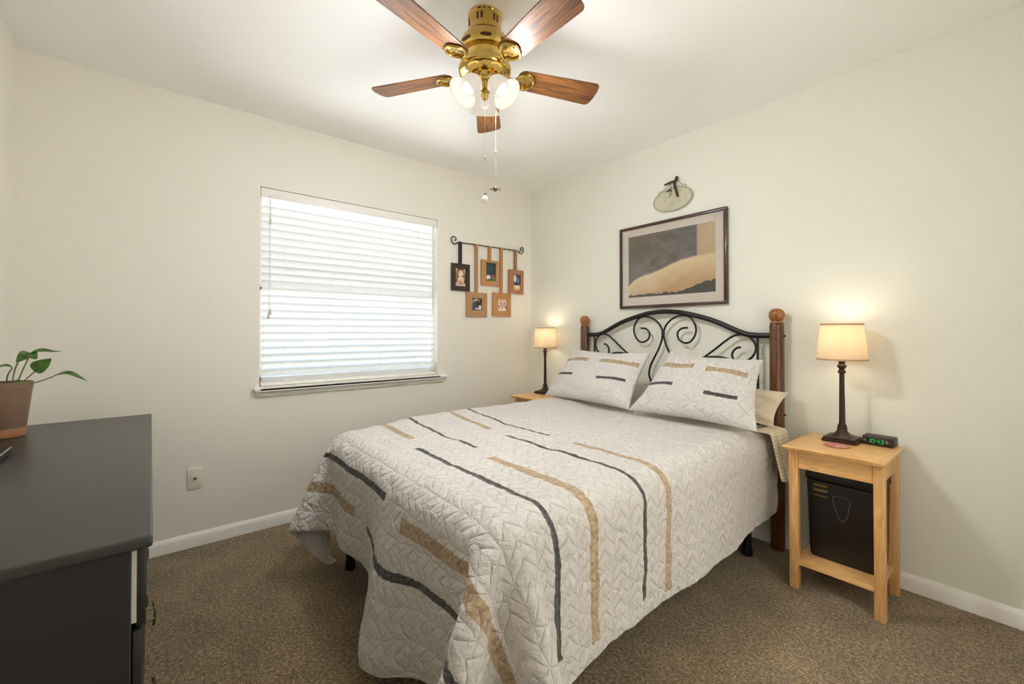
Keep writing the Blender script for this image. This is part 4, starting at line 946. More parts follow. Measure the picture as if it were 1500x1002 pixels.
0,0,1,-1,0,0,0,0,1,0,-1,0,0,0,0,0,0,0,0,0,0,0,-1,1,0,-1,1,0,-1,0,1,-1,0,0,1,-1,0,0,0,0,0,1,-1,0,0,0,0,2,-2,0,3,-6,1,2,1,-9,0,7,-5,0,4,-2,8,-5,-5,2,4,-8,-6,7,0,
0,3,-4,2,6,-8,6,-5,-4,5,0,-2,2,-1,1,-1,1,0,0,0,0,0,0,0,0,1,-1,0,0,0,0,0,0,0,0,0,0,0,0,0,0,-1,1,0,-1,0,1,0,-1,0,0,1,-1,0,0,0,0,0,0,-1,0,1,0,0,0,0,0,0,-1,6,1,-6,
-3,3,1,-1,-1,4,-4,-9,6,2,-2,-4,-1,7,4,-3,0,-2,3,-4,-1,-6,9,-2,-6,8,-2,0,2,-2,1,-1,1,-1,0,1,0,-1,0,0,0,0,0,0,0,0,0,0,0,-1,1,0,0,0,0,0,0,0,0,-1,1,0,0,-1,1,-1,1,
0,-1,0,0,0,0,0,0,0,0,0,-1,1,0,0,-1,1,0,0,-6,0,5,-1,0,1,1,-6,-3,2,8,-2,-12,8,-1,9,-10,0,-3,1,2,-4,6,6,-8,0,2,7,-9,1,1,0,0,0,1,-1,0,1,-1,0,0,0,0,0,0,-1,1,0,0,0,
0,0,1,-1,0,0,1,-2,1,0,0,0,0,-1,0,0,1,-1,1,-1,0,0,0,1,-1,1,-1,0,0,0,0,0,-1,0,2,-2,2,0,0,4,-4,-2,3,-5,-3,3,-5,7,-3,1,-4,12,-13,4,-10,9,-4,3,3,0,-6,6,-7,3,2,-8,6,
4,-4,-1,1,-1,0,-1,1,0,-1,1,0,0,0,0,1,0,0,-1,0,0,0,0,1,-1,0,0,0,-1,2,-2,0,0,0,1,0,0,0,-1,0,0,0,1,0,-1,-1,1,0,0,0,0,0,0,0,0,0,-1,1,0,-1,0,-3,2,-1,-2,3,-2,1,6,-6,
-1,-1,-2,-3,4,-3,4,-1,-2,4,-9,5,2,-5,8,2,-3,-1,1,-4,2,0,-3,4,-1,1,-1,0,0,0,0,0,1,0,-1,0,0,0,0,0,0,0,0,0,0,0,0,0,-1,1,0,0,0,-1,1,-1,1,0,0,0,0,-1,0,1,-1,1,-1,0,
0,0,0,0,0,0,-1,1,0,0,4,-5,0,2,-3,0,2,2,-5,-2,0,0,0,1,-5,8,2,-1,-10,10,6,-5,-4,7,2,-12,3,1,4,-8,6,-1,-1,4,-4,2,-1,0,0,1,-1,0,0,-1,0,1,0,0,0,0,1,0,0,-1,0,0,0,0,
0,0,0,0,0,0,0,-1,1,-1,0,0,0,0,0,0,0,1,-1,0,0,-1,1,-1,0,0,1,1,-2,1,1,-4,4,-1,-2,2,0,-1,-3,1,0,2,2,-6,2,-3,1,0,-2,3,2,-11,10,1,-12,5,6,-2,1,-3,5,-4,2,0,-1,1,-1,
0,1,0,-1,0,0,0,0,1,-1,0,0,0,1,-1,0,0,0,0,0,0,0,0,0,0,0,0,0,0,0,0,-1,0,1,-1,0,0,0,0,0,0,0,0,0,-1,1,0,0,-1,0,2,-1,0,1,-1,6,-5,-2,5,-6,2,0,1,-2,-2,7,-9,13,-15,1,
3,1,-11,7,0,-8,15,-8,-1,2,1,-3,0,3,-3,1,0,0,0,1,-1,0,0,0,0,0,1,-1,0,0,0,1,-1,0,0,0,0,0,0,0,0,0,0,0,0,0,0,-1,0,0,1,0,-1,1,0,-1,0,0,0,0,0,0,0,0,0,0,0,0,-1,-1,2,
0,1,-1,-7,7,-1,-7,12,-3,1,-3,-2,3,-1,-2,-5,8,-7,4,8,4,-7,-1,3,-6,3,5,-12,4,7,-3,-4,3,-1,-3,3,0,0,0,0,1,0,0,0,-1,0,0,0,0,0,0,0,0,0,0,0,0,0,0,0,0,0,0,0,-1,1,0,0,
-1,0,0,0,0,1,-1,0,0,0,0,-1,1,0,0,0,-1,0,1,0,0,0,0,1,5,-1,5,-2,-9,2,-4,5,-2,1,1,5,-8,1,4,-7,3,0,-1,-2,5,-3,-1,-4,15,-12,0,2,1,0,0,3,-3,1,-1,1,0,-1,0,0,0,0,0,0,
1,0,-1,0,0,0,0,0,0,0,0,1,0,-1,0,0,-1,1,0,0,-1,1,0,0,-1,0,0,1,-1,0,0,-1,1,0,0,-1,0,1,0,-1,1,0,1,0,0,4,-5,-7,8,-3,5,3,-5,4,-7,0,9,-5,5,0,5,-10,3,2,0,-1,4,0,-2,
-4,6,-4,-1,1,1,0,0,1,-1,1,-1,0,0,0,0,0,0,1,0,-1,0,0,0,0,0,0,0,1,0,0,-1,0,0,0,-1,1,0,-1,0,1,0,-1,0,1,-1,0,0,0,0,0,0,0,0,-1,1,0,-1,0,1,0,0,0,0,2,-9,8,0,1,6,-8,3,
4,-3,1,-2,-6,13,-8,2,-5,3,3,-1,3,-5,-2,0,3,-2,1,1,-5,7,-7,4,0,0,0,0,0,1,0,0,0,0,0,-1,0,0,0,0,0,0,0,0,1,-2,1,0,0,0,0,0,0,0,0,0,0,-1,0,1,-1,0,1,-1,0,0,0,0,0,0,
-1,1,0,-1,1,0,-1,0,0,1,0,1,8,-6,4,-4,-8,11,-8,2,0,4,-1,2,-2,-4,-2,2,6,-11,-1,4,2,-3,7,-2,0,-3,2,4,-7,5,-3,0,0,0,0,1,-1,0,0,0,0,0,0,1,0,0,0,0,0,0,0,-1,1,-1,0,0,
0,0,0,0,0,0,0,0,0,0,-1,1,-1,0,0,0,1,-1,0,0,0,0,0,-1,1,-1,-1,1,0,1,-1,2,-1,-6,6,1,0,9,-12,6,0,3,-5,7,-7,-4,6,8,-3,-9,4,6,-5,0,5,-14,2,5,2,-3,1,1,0,-2,3,-1,1,0,
-1,0,1,0,0,0,0,0,-1,0,0,0,0,0,0,0,0,0,0,0,0,0,0,0,0,0,-1,1,-1,1,-1,1,-1,1,-1,1,-1,-1,1,-1,1,-1,1,-1,1,-1,0,1,-2,1,0,1,0,2,8,-6,0,-5,3,3,0,-1,-3,3,0,2,4,5,-4,1,
3,8,-7,-9,8,-5,7,3,-8,1,4,-1,-3,2,2,-5,3,0,0,0,1,-1,0,0,0,0,0,0,0,0,0,0,0,0,0,0,0,0,0,0,0,0,0,0,0,0,-1,1,-1,1,-1,1,-1,0,0,0,1,-1,1,-1,0,0,0,0,0,0,-1,1,-1,1,1,
2,-2,-8,10,-7,6,2,-4,5,-6,5,2,-14,9,4,-13,-2,2,3,-14,14,-1,-4,5,-1,1,1,-4,-1,4,0,-3,0,1,-1,0,0,1,-1,0,0,0,0,0,0,0,0,0,0,0,0,0,0,0,0,0,0,0,0,0,0,0,-1,1,0,0,0,
-1,1,-1,0,1,-1,1,-1,0,0,0,1,-1,0,0,0,0,-1,1,0,0,0,0,4,-3,-5,8,3,-7,10,-20,11,2,-9,16,-12,1,3,3,-2,-9,12,-15,18,-5,-4,1,-5,5,4,-2,-2,0,2,-1,0,0,0,0,0,0,0,0,0,0,
0,0,0,0,0,0,0,0,0,0,0,0,0,0,0,0,0,0,0,0,0,0,-1,1,0,-1,1,0,-1,1,-1,0,1,-1,0,0,0,0,0,0,-1,1,-1,1,0,0,0,-5,9,1,-4,-3,-1,-3,18,-13,-1,5,-8,8,-6,7,-1,4,2,-7,5,-9,6,
-1,1,6,-7,3,-7,4,2,-1,0,0,0,0,0,0,0,0,0,0,0,0,0,0,0,0,0,0,0,0,0,0,0,0,0,0,0,0,-1,1,0,-1,1,0,-1,0,1,-1,0,1,-1,0,1,-1,0,0,0,0,0,0,0,1,-1,0,0,0,1,-2,7,-5,-4,5,-3,
1,-2,-2,6,4,-4,7,-9,0,-3,-1,-4,4,6,-1,0,-4,4,1,-11,10,-9,11,-6,0,-1,2,-1,0,0,1,-1,1,0,-1,0,0,0,0,0,0,0,0,0,0,0,0,0,0,0,0,0,0,0,0,0,0,0,-1,1,0,0,-1,1,0,-1,0,1,
-1,0,0,1,-1,0,0,0,0,-1,1,0,-1,1,0,0,-2,1,-1,4,-3,1,5,-4,4,-13,13,-9,6,0,2,1,-1,1,3,-1,-3,0,0,-5,6,-6,8,-3,0,0,1,-1,0,0,0,-1,1,-1,1,1,-1,0,0,0,0,0,0,0,0,0,0,0,
0,0,0,0,0,0,0,0,-1,1,0,0,-1,0,1,0,-1,0,0,1,-1,0,0,0,0,0,0,0,-1,1,0,0,0,0,-1,1,0,-2,4,2,-6,6,-3,-5,5,-6,9,-12,7,5,-5,2,-3832,-46,-45,-38,-30,-33,-34,-34,-29,
-25,-26,-28,-31,-33,-27,-1,18,42,46,48,47,43,38,28,14,2,3,-16,-13,-16,-6,-6,7,14,18,14,15,10,1,5,-12,-11,-10,-33,-29,-43,-41,-31,-35,-14,1,27,22,40,33,36,20,
21,6,15,5,6,10,2,-2,7,-2,-5,-28,-47,-54,-52,-52,-54,-51,-39,-29,-10,2,22,26,28,30,19,12,14,3,2,2,-19,0,8,27,15,5,0,0,-3,-4,1,2,3,1,-5,-12,-6,-4,2,-5,1,2,-4,1,
0,0,-7,2,-3,7,-4,0,8,-7,-1,3,-3,-5,3,-1,6,-2,-6,7,-1,7,-2,0,10,-2,8,-11,1,-8,-3,1,9,-14,7,1,-7,4,1,-3,5,-12,8,-3,2,-1,1,-1,0,1,2,4,6,10,11,6,0,1,-6,5,5,-7,10,
2,0,-19,10,22,-4,2,19,6,-1,-3,-1,0,1,2,1,-2,-10,-5,-9,-2,5,-2,-6,7,-2,-6,-3,-5,10,-1,-3,7,3,-15,5,-1,-2,-4,7,0,-1,0,3,-9,13,-4,3,12,-6,11,-4,-9,10,-3,-9,5,-5,
-7,9,-7,-7,10,-4,-7,0,3,6,-5,3,-1,-1,0,0,-1,0,4,7,12,7,8,-1,5,-1,0,-5,2,11,-2,4,0,-8,26,-5,12,1,0,-1,11,0,-3,-3,0,2,1,0,-5,-11,-5,1,-7,2,4,-6,-1,-5,5,2,-6,3,
-1,1,5,-3,5,-10,1,3,-5,-3,-2,5,-3,7,-1,10,2,-1,4,-7,10,-5,-1,-2,-5,-3,-3,0,-6,7,-1,2,-5,2,5,-3,-2,0,-3,3,0,0,-1,1,1,4,9,12,5,6,4,-1,-4,-4,4,0,0,5,5,4,-3,5,18,
-5,3,-1,15,0,4,-1,-3,-6,-1,8,1,-5,-9,-7,-8,6,-5,3,-1,-5,2,-9,4,1,4,2,-9,3,4,-7,6,-6,3,-4,-1,7,-4,6,1,-1,-8,10,6,-4,3,0,5,-8,1,3,-5,-4,1,5,-5,-6,-6,9,-2,-6,1,2,
3,1,-1,-1,0,2,0,2,10,7,4,15,2,0,-4,2,-2,-2,-1,1,6,2,6,-6,7,-2,7,7,0,7,4,10,2,-3,1,0,-1,1,-1,-11,-6,-8,-1,3,-2,-2,-1,-3,-1,2,-1,-5,4,7,-6,7,-5,2,-4,-3,1,2,-4,
-1,0,5,-6,19,-4,-6,11,-3,3,0,-1,-6,1,3,-3,-6,-4,10,-6,0,-4,-2,4,2,-3,-3,3,-1,1,0,-1,0,3,11,10,13,1,2,0,-2,-11,2,-2,1,2,-2,7,9,-16,9,7,-2,3,8,4,11,-2,12,2,-3,
-5,-1,6,1,-6,-13,-3,-5,0,2,-2,-4,-1,5,-10,1,13,-3,7,-12,-2,4,-5,3,-5,2,1,-3,3,-4,9,0,-3,4,12,-5,8,-3,-4,-1,-1,-1,-10,-2,6,-4,-7,7,0,-5,7,-4,-7,8,-9,9,-1,0,0,0,
1,11,8,10,7,4,1,-8,-3,7,-5,-3,1,-2,5,4,4,-9,-9,-1,11,1,8,0,4,19,-5,14,2,2,-4,-5,6,-5,-10,-8,-1,-2,-1,0,-6,-2,-3,10,-3,0,0,-12,16,-1,-3,-3,-3,7,-5,-5,3,4,5,-3,
4,-8,7,1,9,-4,2,3,-4,-2,-6,6,-1,-13,12,-7,0,-2,3,-4,-1,7,-4,9,-12,3,-2,1,0,5,9,9,12,7,0,-8,2,-6,-7,3,6,1,7,2,-2,-5,-13,4,3,-8,5,3,11,1,2,17,-3,9,-2,-4,8,-1,2,
-13,-8,-4,0,-1,-2,-4,0,-2,-5,4,1,6,3,-3,-1,-2,0,3,-12,6,6,-7,0,-5,1,6,11,-3,-3,8,-2,9,-7,-5,3,1,-11,3,4,-11,-1,4,1,-2,-4,8,-1,-7,3,3,-2,0,-1,2,7,8,17,7,1,-6,
-3,-2,-1,3,3,2,5,0,-5,-5,-5,-6,-8,-5,15,-6,-1,-1,16,-1,7,11,4,7,1,-7,7,1,-8,-11,-5,0,-2,-4,-3,-4,0,5,9,-6,-2,3,0,-3,1,0,-1,-1,0,-5,3,2,4,-1,-6,4,9,-1,-1,8,-8,
5,-1,-3,1,-3,-3,-1,-2,5,-4,-9,6,3,-1,-9,8,-1,0,-1,0,0,3,8,17,8,5,-4,-1,-3,-9,7,4,5,3,-3,-5,-5,-6,-5,-1,10,-10,-12,8,-4,4,-9,16,7,2,8,4,11,-2,-7,8,-1,-15,-6,-2,
-1,-5,-4,6,-5,3,-1,3,3,-7,3,6,-10,-1,1,7,-14,8,0,-3,-1,0,10,-1,-5,9,8,-8,5,0,-1,-3,-6,-3,2,-1,-1,0,-5,13,-9,-4,-4,6,-5,0,10,-5,1,0,5,13,14,9,0,-6,-8,1,8,1,5,0,
-5,-3,-7,-4,-7,-3,20,-19,7,0,-17,4,-6,7,-5,3,15,3,8,1,14,-4,0,3,-12,-10,-1,-3,-9,0,-9,15,-3,-2,6,-1,2,0,-10,11,-2,-9,-2,5,2,-3,-1,5,-1,0,2,5,0,-1,7,-5,3,2,-2,
-3,4,-13,0,2,-2,3,-8,6,1,1,-6,11,-3,-7,1,0,1,10,13,14,3,-10,-1,3,3,2,5,-3,-5,-4,-7,-7,-7,-6,0,35,-6,-9,-14,4,-15,1,-4,-3,1,9,10,6,5,-1,17,-7,5,-7,-15,-4,-2,-4,
-4,6,-3,2,-1,-1,2,0,5,2,-6,0,3,-4,4,-9,2,1,-1,5,1,-1,-2,8,-2,4,1,2,-9,3,-4,0,1,-3,-2,3,-3,3,-7,4,-4,0,1,0,2,-2,-1,6,13,18,5,-4,1,-4,3,4,3,-5,-7,-6,-8,-13,2,-4,
7,-12,47,-1,-6,-5,-10,-4,-13,-8,1,-10,-5,12,11,10,1,-4,18,-1,0,-15,-11,-2,-7,-3,9,-1,-1,2,-3,1,8,-9,0,2,-2,1,-3,-2,1,3,2,0,-5,1,11,-1,-2,4,4,-2,-3,5,-6,1,-3,
-1,-2,2,-12,3,5,-1,0,-1,1,-4,4,-1,-1,1,11,16,11,3,-7,-2,5,5,-1,-8,-6,-5,-8,-9,3,-10,3,-9,10,37,6,3,1,-4,-5,-10,-9,-12,-2,-9,-7,6,12,15,-2,-6,15,6,-10,-15,-5,
-7,16,-7,2,0,0,1,1,-1,0,2,-2,-1,-4,1,0,-2,-3,-3,5,5,0,-8,8,2,0,-5,12,-5,-4,5,0,-8,-4,-3,4,5,-2,-4,2,-5,-3,7,-2,1,-1,-2,3,19,15,7,-7,-1,3,6,-6,-8,-5,-16,2,-13,
6,-5,5,-4,3,0,18,8,5,-4,17,3,-1,-5,-9,-9,-11,-11,-9,-2,15,20,-4,-10,20,-2,5,-31,19,-6,3,-2,-3,6,2,-4,2,3,-3,-3,-2,-2,-1,-2,-2,0,0,-4,-2,5,3,-3,2,-1,8,-5,2,1,
-5,-3,2,0,-1,-8,2,2,-4,5,-1,3,-9,5,-3,2,-8,22,16,7,2,-4,3,2,-8,-6,-9,-5,5,-16,7,-5,5,0,2,8,4,10,-8,12,20,-8,7,11,3,0,-4,-5,-11,-11,-9,-14,5,27,0,-6,16,-9,7,-7,
3,-1,0,7,-5,-2,5,-2,-5,0,1,0,-1,-2,-2,0,-1,-2,-1,1,-4,-2,1,1,3,-4,-4,3,-1,-7,4,-7,4,0,-5,1,-1,3,-4,-4,6,8,-16,6,-1,7,23,5,10,-2,-4,0,-8,-5,-12,-3,-8,0,4,5,5,7,
4,14,-7,0,-1,9,0,-1,-1,-4,7,12,13,8,5,0,-5,-8,-6,-11,-11,21,4,9,-5,2,0,-2,1,3,-2,1,2,-2,-1,2,-1,0,-2,0,-1,0,0,-3,-2,-1,-2,-1,-1,1,-1,-2,1,-1,-5,-2,3,-8,2,-6,
-2,2,-4,0,-1,0,5,-3,-1,3,0,-18,50,-7,11,2,-13,4,-2,-10,-11,2,-1,6,2,7,5,4,1,4,-4,9,2,1,-1,-6,-2,8,12,-5,0,8,4,9,13,5,2,-2,-1,1,-3,2,-1,0,0,2,0,0,0,-1,1,0,0,1,
-1,0,-1,1,-2,1,-1,-2,-1,-1,0,-2,-3,1,-3,-2,0,-6,2,1,0,-4,-2,0,-6,-3,-1,-2,0,0,1,1,3,-3,11,-14,27,-11,16,-3,-11,7,-3,-17,2,4,2,8,5,6,4,2,1,1,-1,-2,-2,-4,8,2,2,
1,-2,-4,5,1,-6,4,3,4,12,3,11,4,0,0,2,2,1,-2,-1,1,-1,0,0,0,-1,1,-1,0,1,0,-2,1,0,0,-1,0,-1,-1,-1,2,-3,0,-2,-2,2,-5,-3,-1,-1,0,-5,-1,0,-1,-1,0,0,1,1,-1,6,-3,9,-7,
5,3,6,-4,-11,-5,7,3,5,7,2,1,-1,-1,-5,-4,-4,-4,-6,-11,7,28,0,1,-1,4,1,-1,-2,1,0,-3,-2,-3,8,1,6,9,3,3,0,0,-2,-1,0,1,-1,0,-1,1,-1,1,0,0,0,1,-1,0,0,0,0,0,0,0,-1,0,
-1,0,-2,0,0,0,-3,0,-4,0,-1,-1,0,0,0,0,-1,1,3,-2,3,2,-1,1,4,-2,0,1,-1,3,1,-1,-4,-4,-3,-6,-11,-7,5,-3,-9,11,5,-9,42,2,0,2,0,1,1,3,-2,0,1,0,0,0,0,-1,-1,1,1,2,-1,
0,-1,0,0,0,0,0,-1,1,0,0,-1,0,1,1,-1,0,0,0,1,-1,1,0,0,0,-1,1,0,0,-1,-1,-1,0,-1,1,-1,-1,0,0,0,1,0,0,2,-1,1,3,1,-2,-1,-1,-1,1,-7,-7,-5,-6,-4,-3,-3,10,-2,-9,-1,9,
-10,1,4,50,-1,1,0,0,0,0,0,0,0,0,-1,1,-1,0,0,0,1,0,1,0,0,0,-1,-1,0,0,1,1,-1,-1,1,0,0,0,-1,1,0,0,0,0,1,0,-1,1,0,1,0,-1,0,1,0,-1,1,0,0,-1,0,1,-1,0,0,1,0,1,0,2,5,
-5,-1,-3,-1,-6,-9,-2,-1,-2,0,-1,-1,2,-9,4,1,-1,-3,-2,-2,-5,50,0,0,0,0,0,0,-1,1,0,0,1,-1,0,-1,1,0,0,1,-1,0,0,0,0,0,0,1,-1,-1,0,1,-1,1,0,-1,1,0,0,0,0,1,-1,0,1,
-1,1,0,0,0,1,-1,1,1,-1,1,-1,1,0,-1,0,0,0,0,1,-1,0,-1,-2,5,-1,-1,-2,0,1,-1,1,-2,0,-1,-3,-2,0,4,-6,0,-3,0,3,-7,50,1,0,-1,0,0,0,0,1,-1,0,-1,1,0,0,0,0,0,0,0,1,-1,
0,0,0,0,-1,1,0,0,0,0,0,0,0,0,0,0,1,0,-1,1,0,-1,1,0,-1,1,1,-1,1,-1,0,1,0,0,0,0,0,1,-1,1,-1,0,0,0,0,1,-1,0,-1,-1,0,0,1,-1,1,-1,0,1,-1,1,-5,2,-1,1,-5,-3,6,50,0,0,
0,0,0,0,0,-1,1,0,0,0,0,0,0,0,-1,1,0,0,1,0,-1,0,0,0,-1,0,1,0,0,-1,1,0,0,0,0,0,0,0,0,0,1,0,-1,1,0,0,1,-1,1,0,0,0,0,0,0,0,0,1,-1,0,0,0,0,0,0,1,-1,-1,0,0,0,-1,0,1,
0,0,-1,0,0,0,1,-1,-1,2,-1,-3,50,0,-1,1,0,0,0,0,0,0,0,0,-1,1,0,0,-1,1,0,1,-1,-1,1,0,0,-1,2,-1,0,0,-1,1,0,-1,1,0,0,0,0,0,0,1,0,0,0,0,0,0,0,0,1,0,0,0,0,1,-1,0,0,
0,0,0,1,-1,0,0,1,-1,-1,0,0,-1,1,0,0,0,-1,0,0,0,1,-1,0,0,0,0,0,0,1,50,0,0,0,0,0,0,0,1,-1,0,0,0,0,0,0,0,0,1,-1,1,0,-1,0,0,1,-2,1,0,-1,1,0,0,0,0,0,-1,1,0,1,0,-1,
0,1,0,0,0,1,-1,0,0,0,1,0,0,0,0,0,1,-1,0,0,0,0,0,1,-1,0,0,0,-1,0,-1,0,0,0,0,0,0,0,0,0,0,0,0,0,0,0,0,50,0,0,0,0,0,0,0,0,0,0,0,0,0,0,0,0,0,0,1,-1,0,0,0,0,0,0,0,0,
0,0,-1,1,0,0,-1,1,0,0,0,0,0,1,-1,0,1,0,0,1,-1,1,0,0,0,0,0,0,1,-1,0,1,0,-1,0,1,-1,0,0,0,-1,1,-1,0,0,0,-1,0,1,-1,0,0,0,0,0,0,0,1,-1,0,50,0,0,0,0,0,0,0,0,0,0,0,0,
0,0,-1,1,0,0,0,0,1,-1,0,0,0,0,0,0,0,0,0,0,0,-1,1,0,0,0,0,1,0,-1,1,0,0,0,0,0,1,-1,0,0,1,0,0,0,0,0,1,-1,0,0,1,-1,0,0,0,0,0,-1,0,0,-1,1,0,0,-1,1,0,-1,1,-1,0,0,0,
-1,1,0,50,0,0,0,0,0,0,0,0,0,0,0,0,0,0,0,0,0,0,0,0,0,0,0,0,-1,1,-1,0,1,-1,1,-1,1,0,1,0,-1,0,0,0,0,1,0,0,0,0,0,0,0,1,0,0,0,0,0,1,-1,0,0,0,0,0,0,0,0,0,0,0,0,-1,0,
0,0,-1,0,0,0,0,0,1,-1,1,-1,0,0,0,0,0,50,0,1,-1,0,0,0,0,0,0,0,0,0,-1,1,0,0,0,0,0,0,0,0,0,0,0,-1,1,0,-1,1,0,0,-1,1,0,0,0,1,-1,0,0,0,0,0,0,1,0,0,1,-1,1,0,-1,1,0,
0,0,0,0,0,0,0,0,0,0,0,0,0,-1,1,-1,-1,1,0,0,0,0,-1,0,0,0,0,0,0,1,-1,0,0,50,0,0,0,0,0,0,1,-1,0,0,1,-1,0,0,0,0,0,0,0,0,-1,1,0,-1,1,0,0,0,0,0,-1,1,1,-1,0,0,0,0,1,
-1,1,0,0,0,0,0,0,1,-1,1,-1,1,0,0,0,0,0,1,-1,0,0,0,0,0,0,0,0,-1,1,-1,0,0,-1,0,1,-1,0,1,0,-1,0,0,0,1,-1,0,0,0,50,0,0,1,-1,0,0,0,0,0,0,0,0,0,0,0,-1,1,0,0,0,0,-1,
1,0,0,0,0,-1,1,0,0,0,-1,1,0,0,0,0,0,1,-1,0,0,1,0,0,0,0,0,0,1,-1,1,0,0,0,1,-1,1,0,0,-1,0,0,0,0,0,0,-1,0,0,0,0,0,-1,1,0,-1,0,0,0,0,1,-1,0,1,-1,0,50,0,0,0,0,0,1,
-1,0,0,0,0,0,0,0,0,0,0,0,0,0,1,0,-1,0,-1,1,-1,1,0,-1,1,0,0,0,0,0,0,0,0,0,1,0,0,-1,1,0,0,0,1,0,0,0,0,0,0,0,0,0,0,0,0,1,-1,0,0,0,-1,1,0,-1,0,0,0,0,0,-1,0,0,0,1,
0,-1,0,0,0,-1,1,0,50,0,0,0,1,0,-1,0,0,0,0,0,0,0,0,0,0,0,0,0,0,-1,1,-1,1,0,-1,1,0,-1,1,0,-1,1,0,-1,1,1,-1,1,-1,0,0,0,1,0,0,0,0,0,0,0,1,0,-1,1,0,0,1,-1,0,0,1,-1,
1,-1,-1,1,-1,1,0,-1,0,0,-1,0,1,-1,1,-1,0,0,0,0,0,0,1,-1,0,50,0,0,0,0,0,0,0,0,1,-1,0,1,-1,0,0,1,-1,0,0,0,1,-2,1,0,0,0,0,0,0,0,-1,1,0,0,1,-1,0,0,0,1,0,0,0,0,0,0,
1,0,0,-1,1,0,0,1,-1,1,-1,0,0,0,0,0,1,-1,0,1,-1,0,-1,0,0,0,0,0,0,-1,1,-1,1,-1,0,1,-1,0,0,0,0,0,50,0,0,0,0,0,0,0,0,0,0,0,0,1,-1,0,0,0,0,0,0,-1,1,0,0,0,0,-1,0,1,
0,0,0,0,0,0,0,0,0,0,0,0,1,0,0,0,1,-1,0,0,2,-1,-1,1,0,0,0,0,0,1,0,0,-1,0,0,0,0,0,0,-1,0,0,0,-1,1,-1,1,-1,0,0,0,0,0,0,0,0,0,0,0,50,0,0,0,0,0,0,0,0,0,0,0,0,0,0,0,
0,0,0,0,0,0,0,0,-1,1,-1,1,0,-1,1,0,0,0,0,-1,1,0,1,-1,0,1,-1,1,0,0,0,0,0,1,-1,0,1,0,0,0,0,1,-1,0,0,0,0,0,0,0,-1,1,-1,1,-1,1,-1,0,0,0,-1,1,0,0,0,0,-1,0,0,0,0,1,
-1,50,0,0,0,0,0,0,0,0,0,0,0,0,0,0,0,0,0,0,1,-1,0,0,0,0,0,1,-1,0,0,-1,1,0,-1,0,1,0,0,0,1,0,-1,1,-1,1,0,0,0,0,0,1,0,0,0,0,0,0,0,0,0,0,0,1,-1,0,0,0,0,0,-1,0,0,-1,
1,-1,1,0,-1,0,0,0,0,0,1,0,-1,0,0,0,50,0,0,0,0,0,0,0,0,0,0,0,0,0,0,0,0,0,0,-1,1,0,0,0,0,-1,0,1,-1,1,0,0,0,0,0,0,0,0,0,0,1,-1,0,1,0,0,0,0,1,-1,0,1,0,-1,1,0,0,0,
1,0,0,0,-1,0,0,0,0,-1,0,1,0,-1,0,0,0,-1,0,1,0,-1,0,0,1,-1,0,1,-1,0,0,51,-1,0,0,0,0,0,0,1,-1,0,0,0,0,0,0,0,0,0,0,0,0,0,-1,1,0,0,-1,1,0,0,-1,0,1,0,0,0,0,0,0,0,1,
0,0,-1,1,-1,2,-1,1,0,-1,1,0,0,1,-1,0,0,0,0,0,0,0,0,0,0,0,-1,0,0,0,0,0,0,0,0,-1,0,0,0,0,0,0,0,0,0,0,0,49,1,0,0,0,0,0,0,0,0,0,0,0,0,0,0,0,0,0,0,0,0,0,0,0,0,0,0,
0,-1,0,1,0,0,0,0,0,0,0,0,0,1,0,0,0,-1,1,0,0,0,0,1,-1,1,0,0,0,1,-1,0,0,0,0,0,0,0,-1,0,1,-1,0,0,0,0,-1,1,-1,1,-1,1,0,0,-1,0,0,0,0,0,0,51,0,-1,0,0,0,0,1,-1,0,1,
-1,0,0,0,0,0,1,-1,0,0,0,-1,1,0,-1,0,1,0,0,0,0,0,0,0,0,0,1,-1,1,0,0,-1,0,1,0,0,0,1,0,0,0,0,0,0,0,1,-1,1,0,-1,0,0,0,0,0,0,0,0,0,0,-1,1,-1,0,-1,1,-1,1,-1,0,0,0,0,
0,0,1,-1,0,50,0,0,0,0,0,1,-1,0,0,0,0,0,0,0,0,0,0,1,0,-1,0,0,0,-1,1,0,0,0,0,0,-1,1,-1,1,0,0,-1,2,-1,0,0,1,0,0,0,1,-1,0,0,0,1,0,0,0,0,0,0,0,0,1,-1,0,1,-1,-1,1,0,
0,-1,0,1,-1,-1,1,0,-1,0,0,0,0,0,0,1,-1,0,0,0,1,50,0,1,0,0,0,-1,0,0,0,0,0,0,0,0,0,0,0,-1,1,0,0,0,0,0,0,0,-1,0,1,0,0,0,0,0,0,0,1,-1,0,0,0,1,0,0,0,0,0,0,1,0,-1,1,
0,0,0,0,0,0,0,0,1,-1,0,0,1,-1,-1,0,1,-1,0,0,0,-1,0,1,0,0,0,0,-1,1,-1,1,-1,0,0,0,50,0,0,0,0,0,0,0,0,0,0,1,-1,0,1,0,-1,0,1,-2,1,-1,1,0,0,0,0,0,0,-1,0,1,-1,1,0,0,
0,0,0,0,1,-1,0,0,0,1,0,1,0,-1,0,1,0,0,0,0,1,-1,1,-1,0,0,1,-1,0,0,0,0,0,-1,1,-1,0,0,1,-1,-1,0,0,0,0,0,0,0,0,0,0,0,0,50,0,0,0,0,0,0,0,0,1,-1,0,0,0,0,0,0,0,-1,1,
0,0,0,-1,1,0,0,0,0,0,1,-1,0,0,0,0,0,0,1,0,-1,1,0,0,0,0,0,0,0,0,1,0,0,0,0,0,0,1,-1,1,-1,0,0,0,0,0,-1,1,-1,0,0,0,0,0,-1,1,0,0,-1,1,-1,1,-1,0,0,1,-1,1,-1,50,0,0,
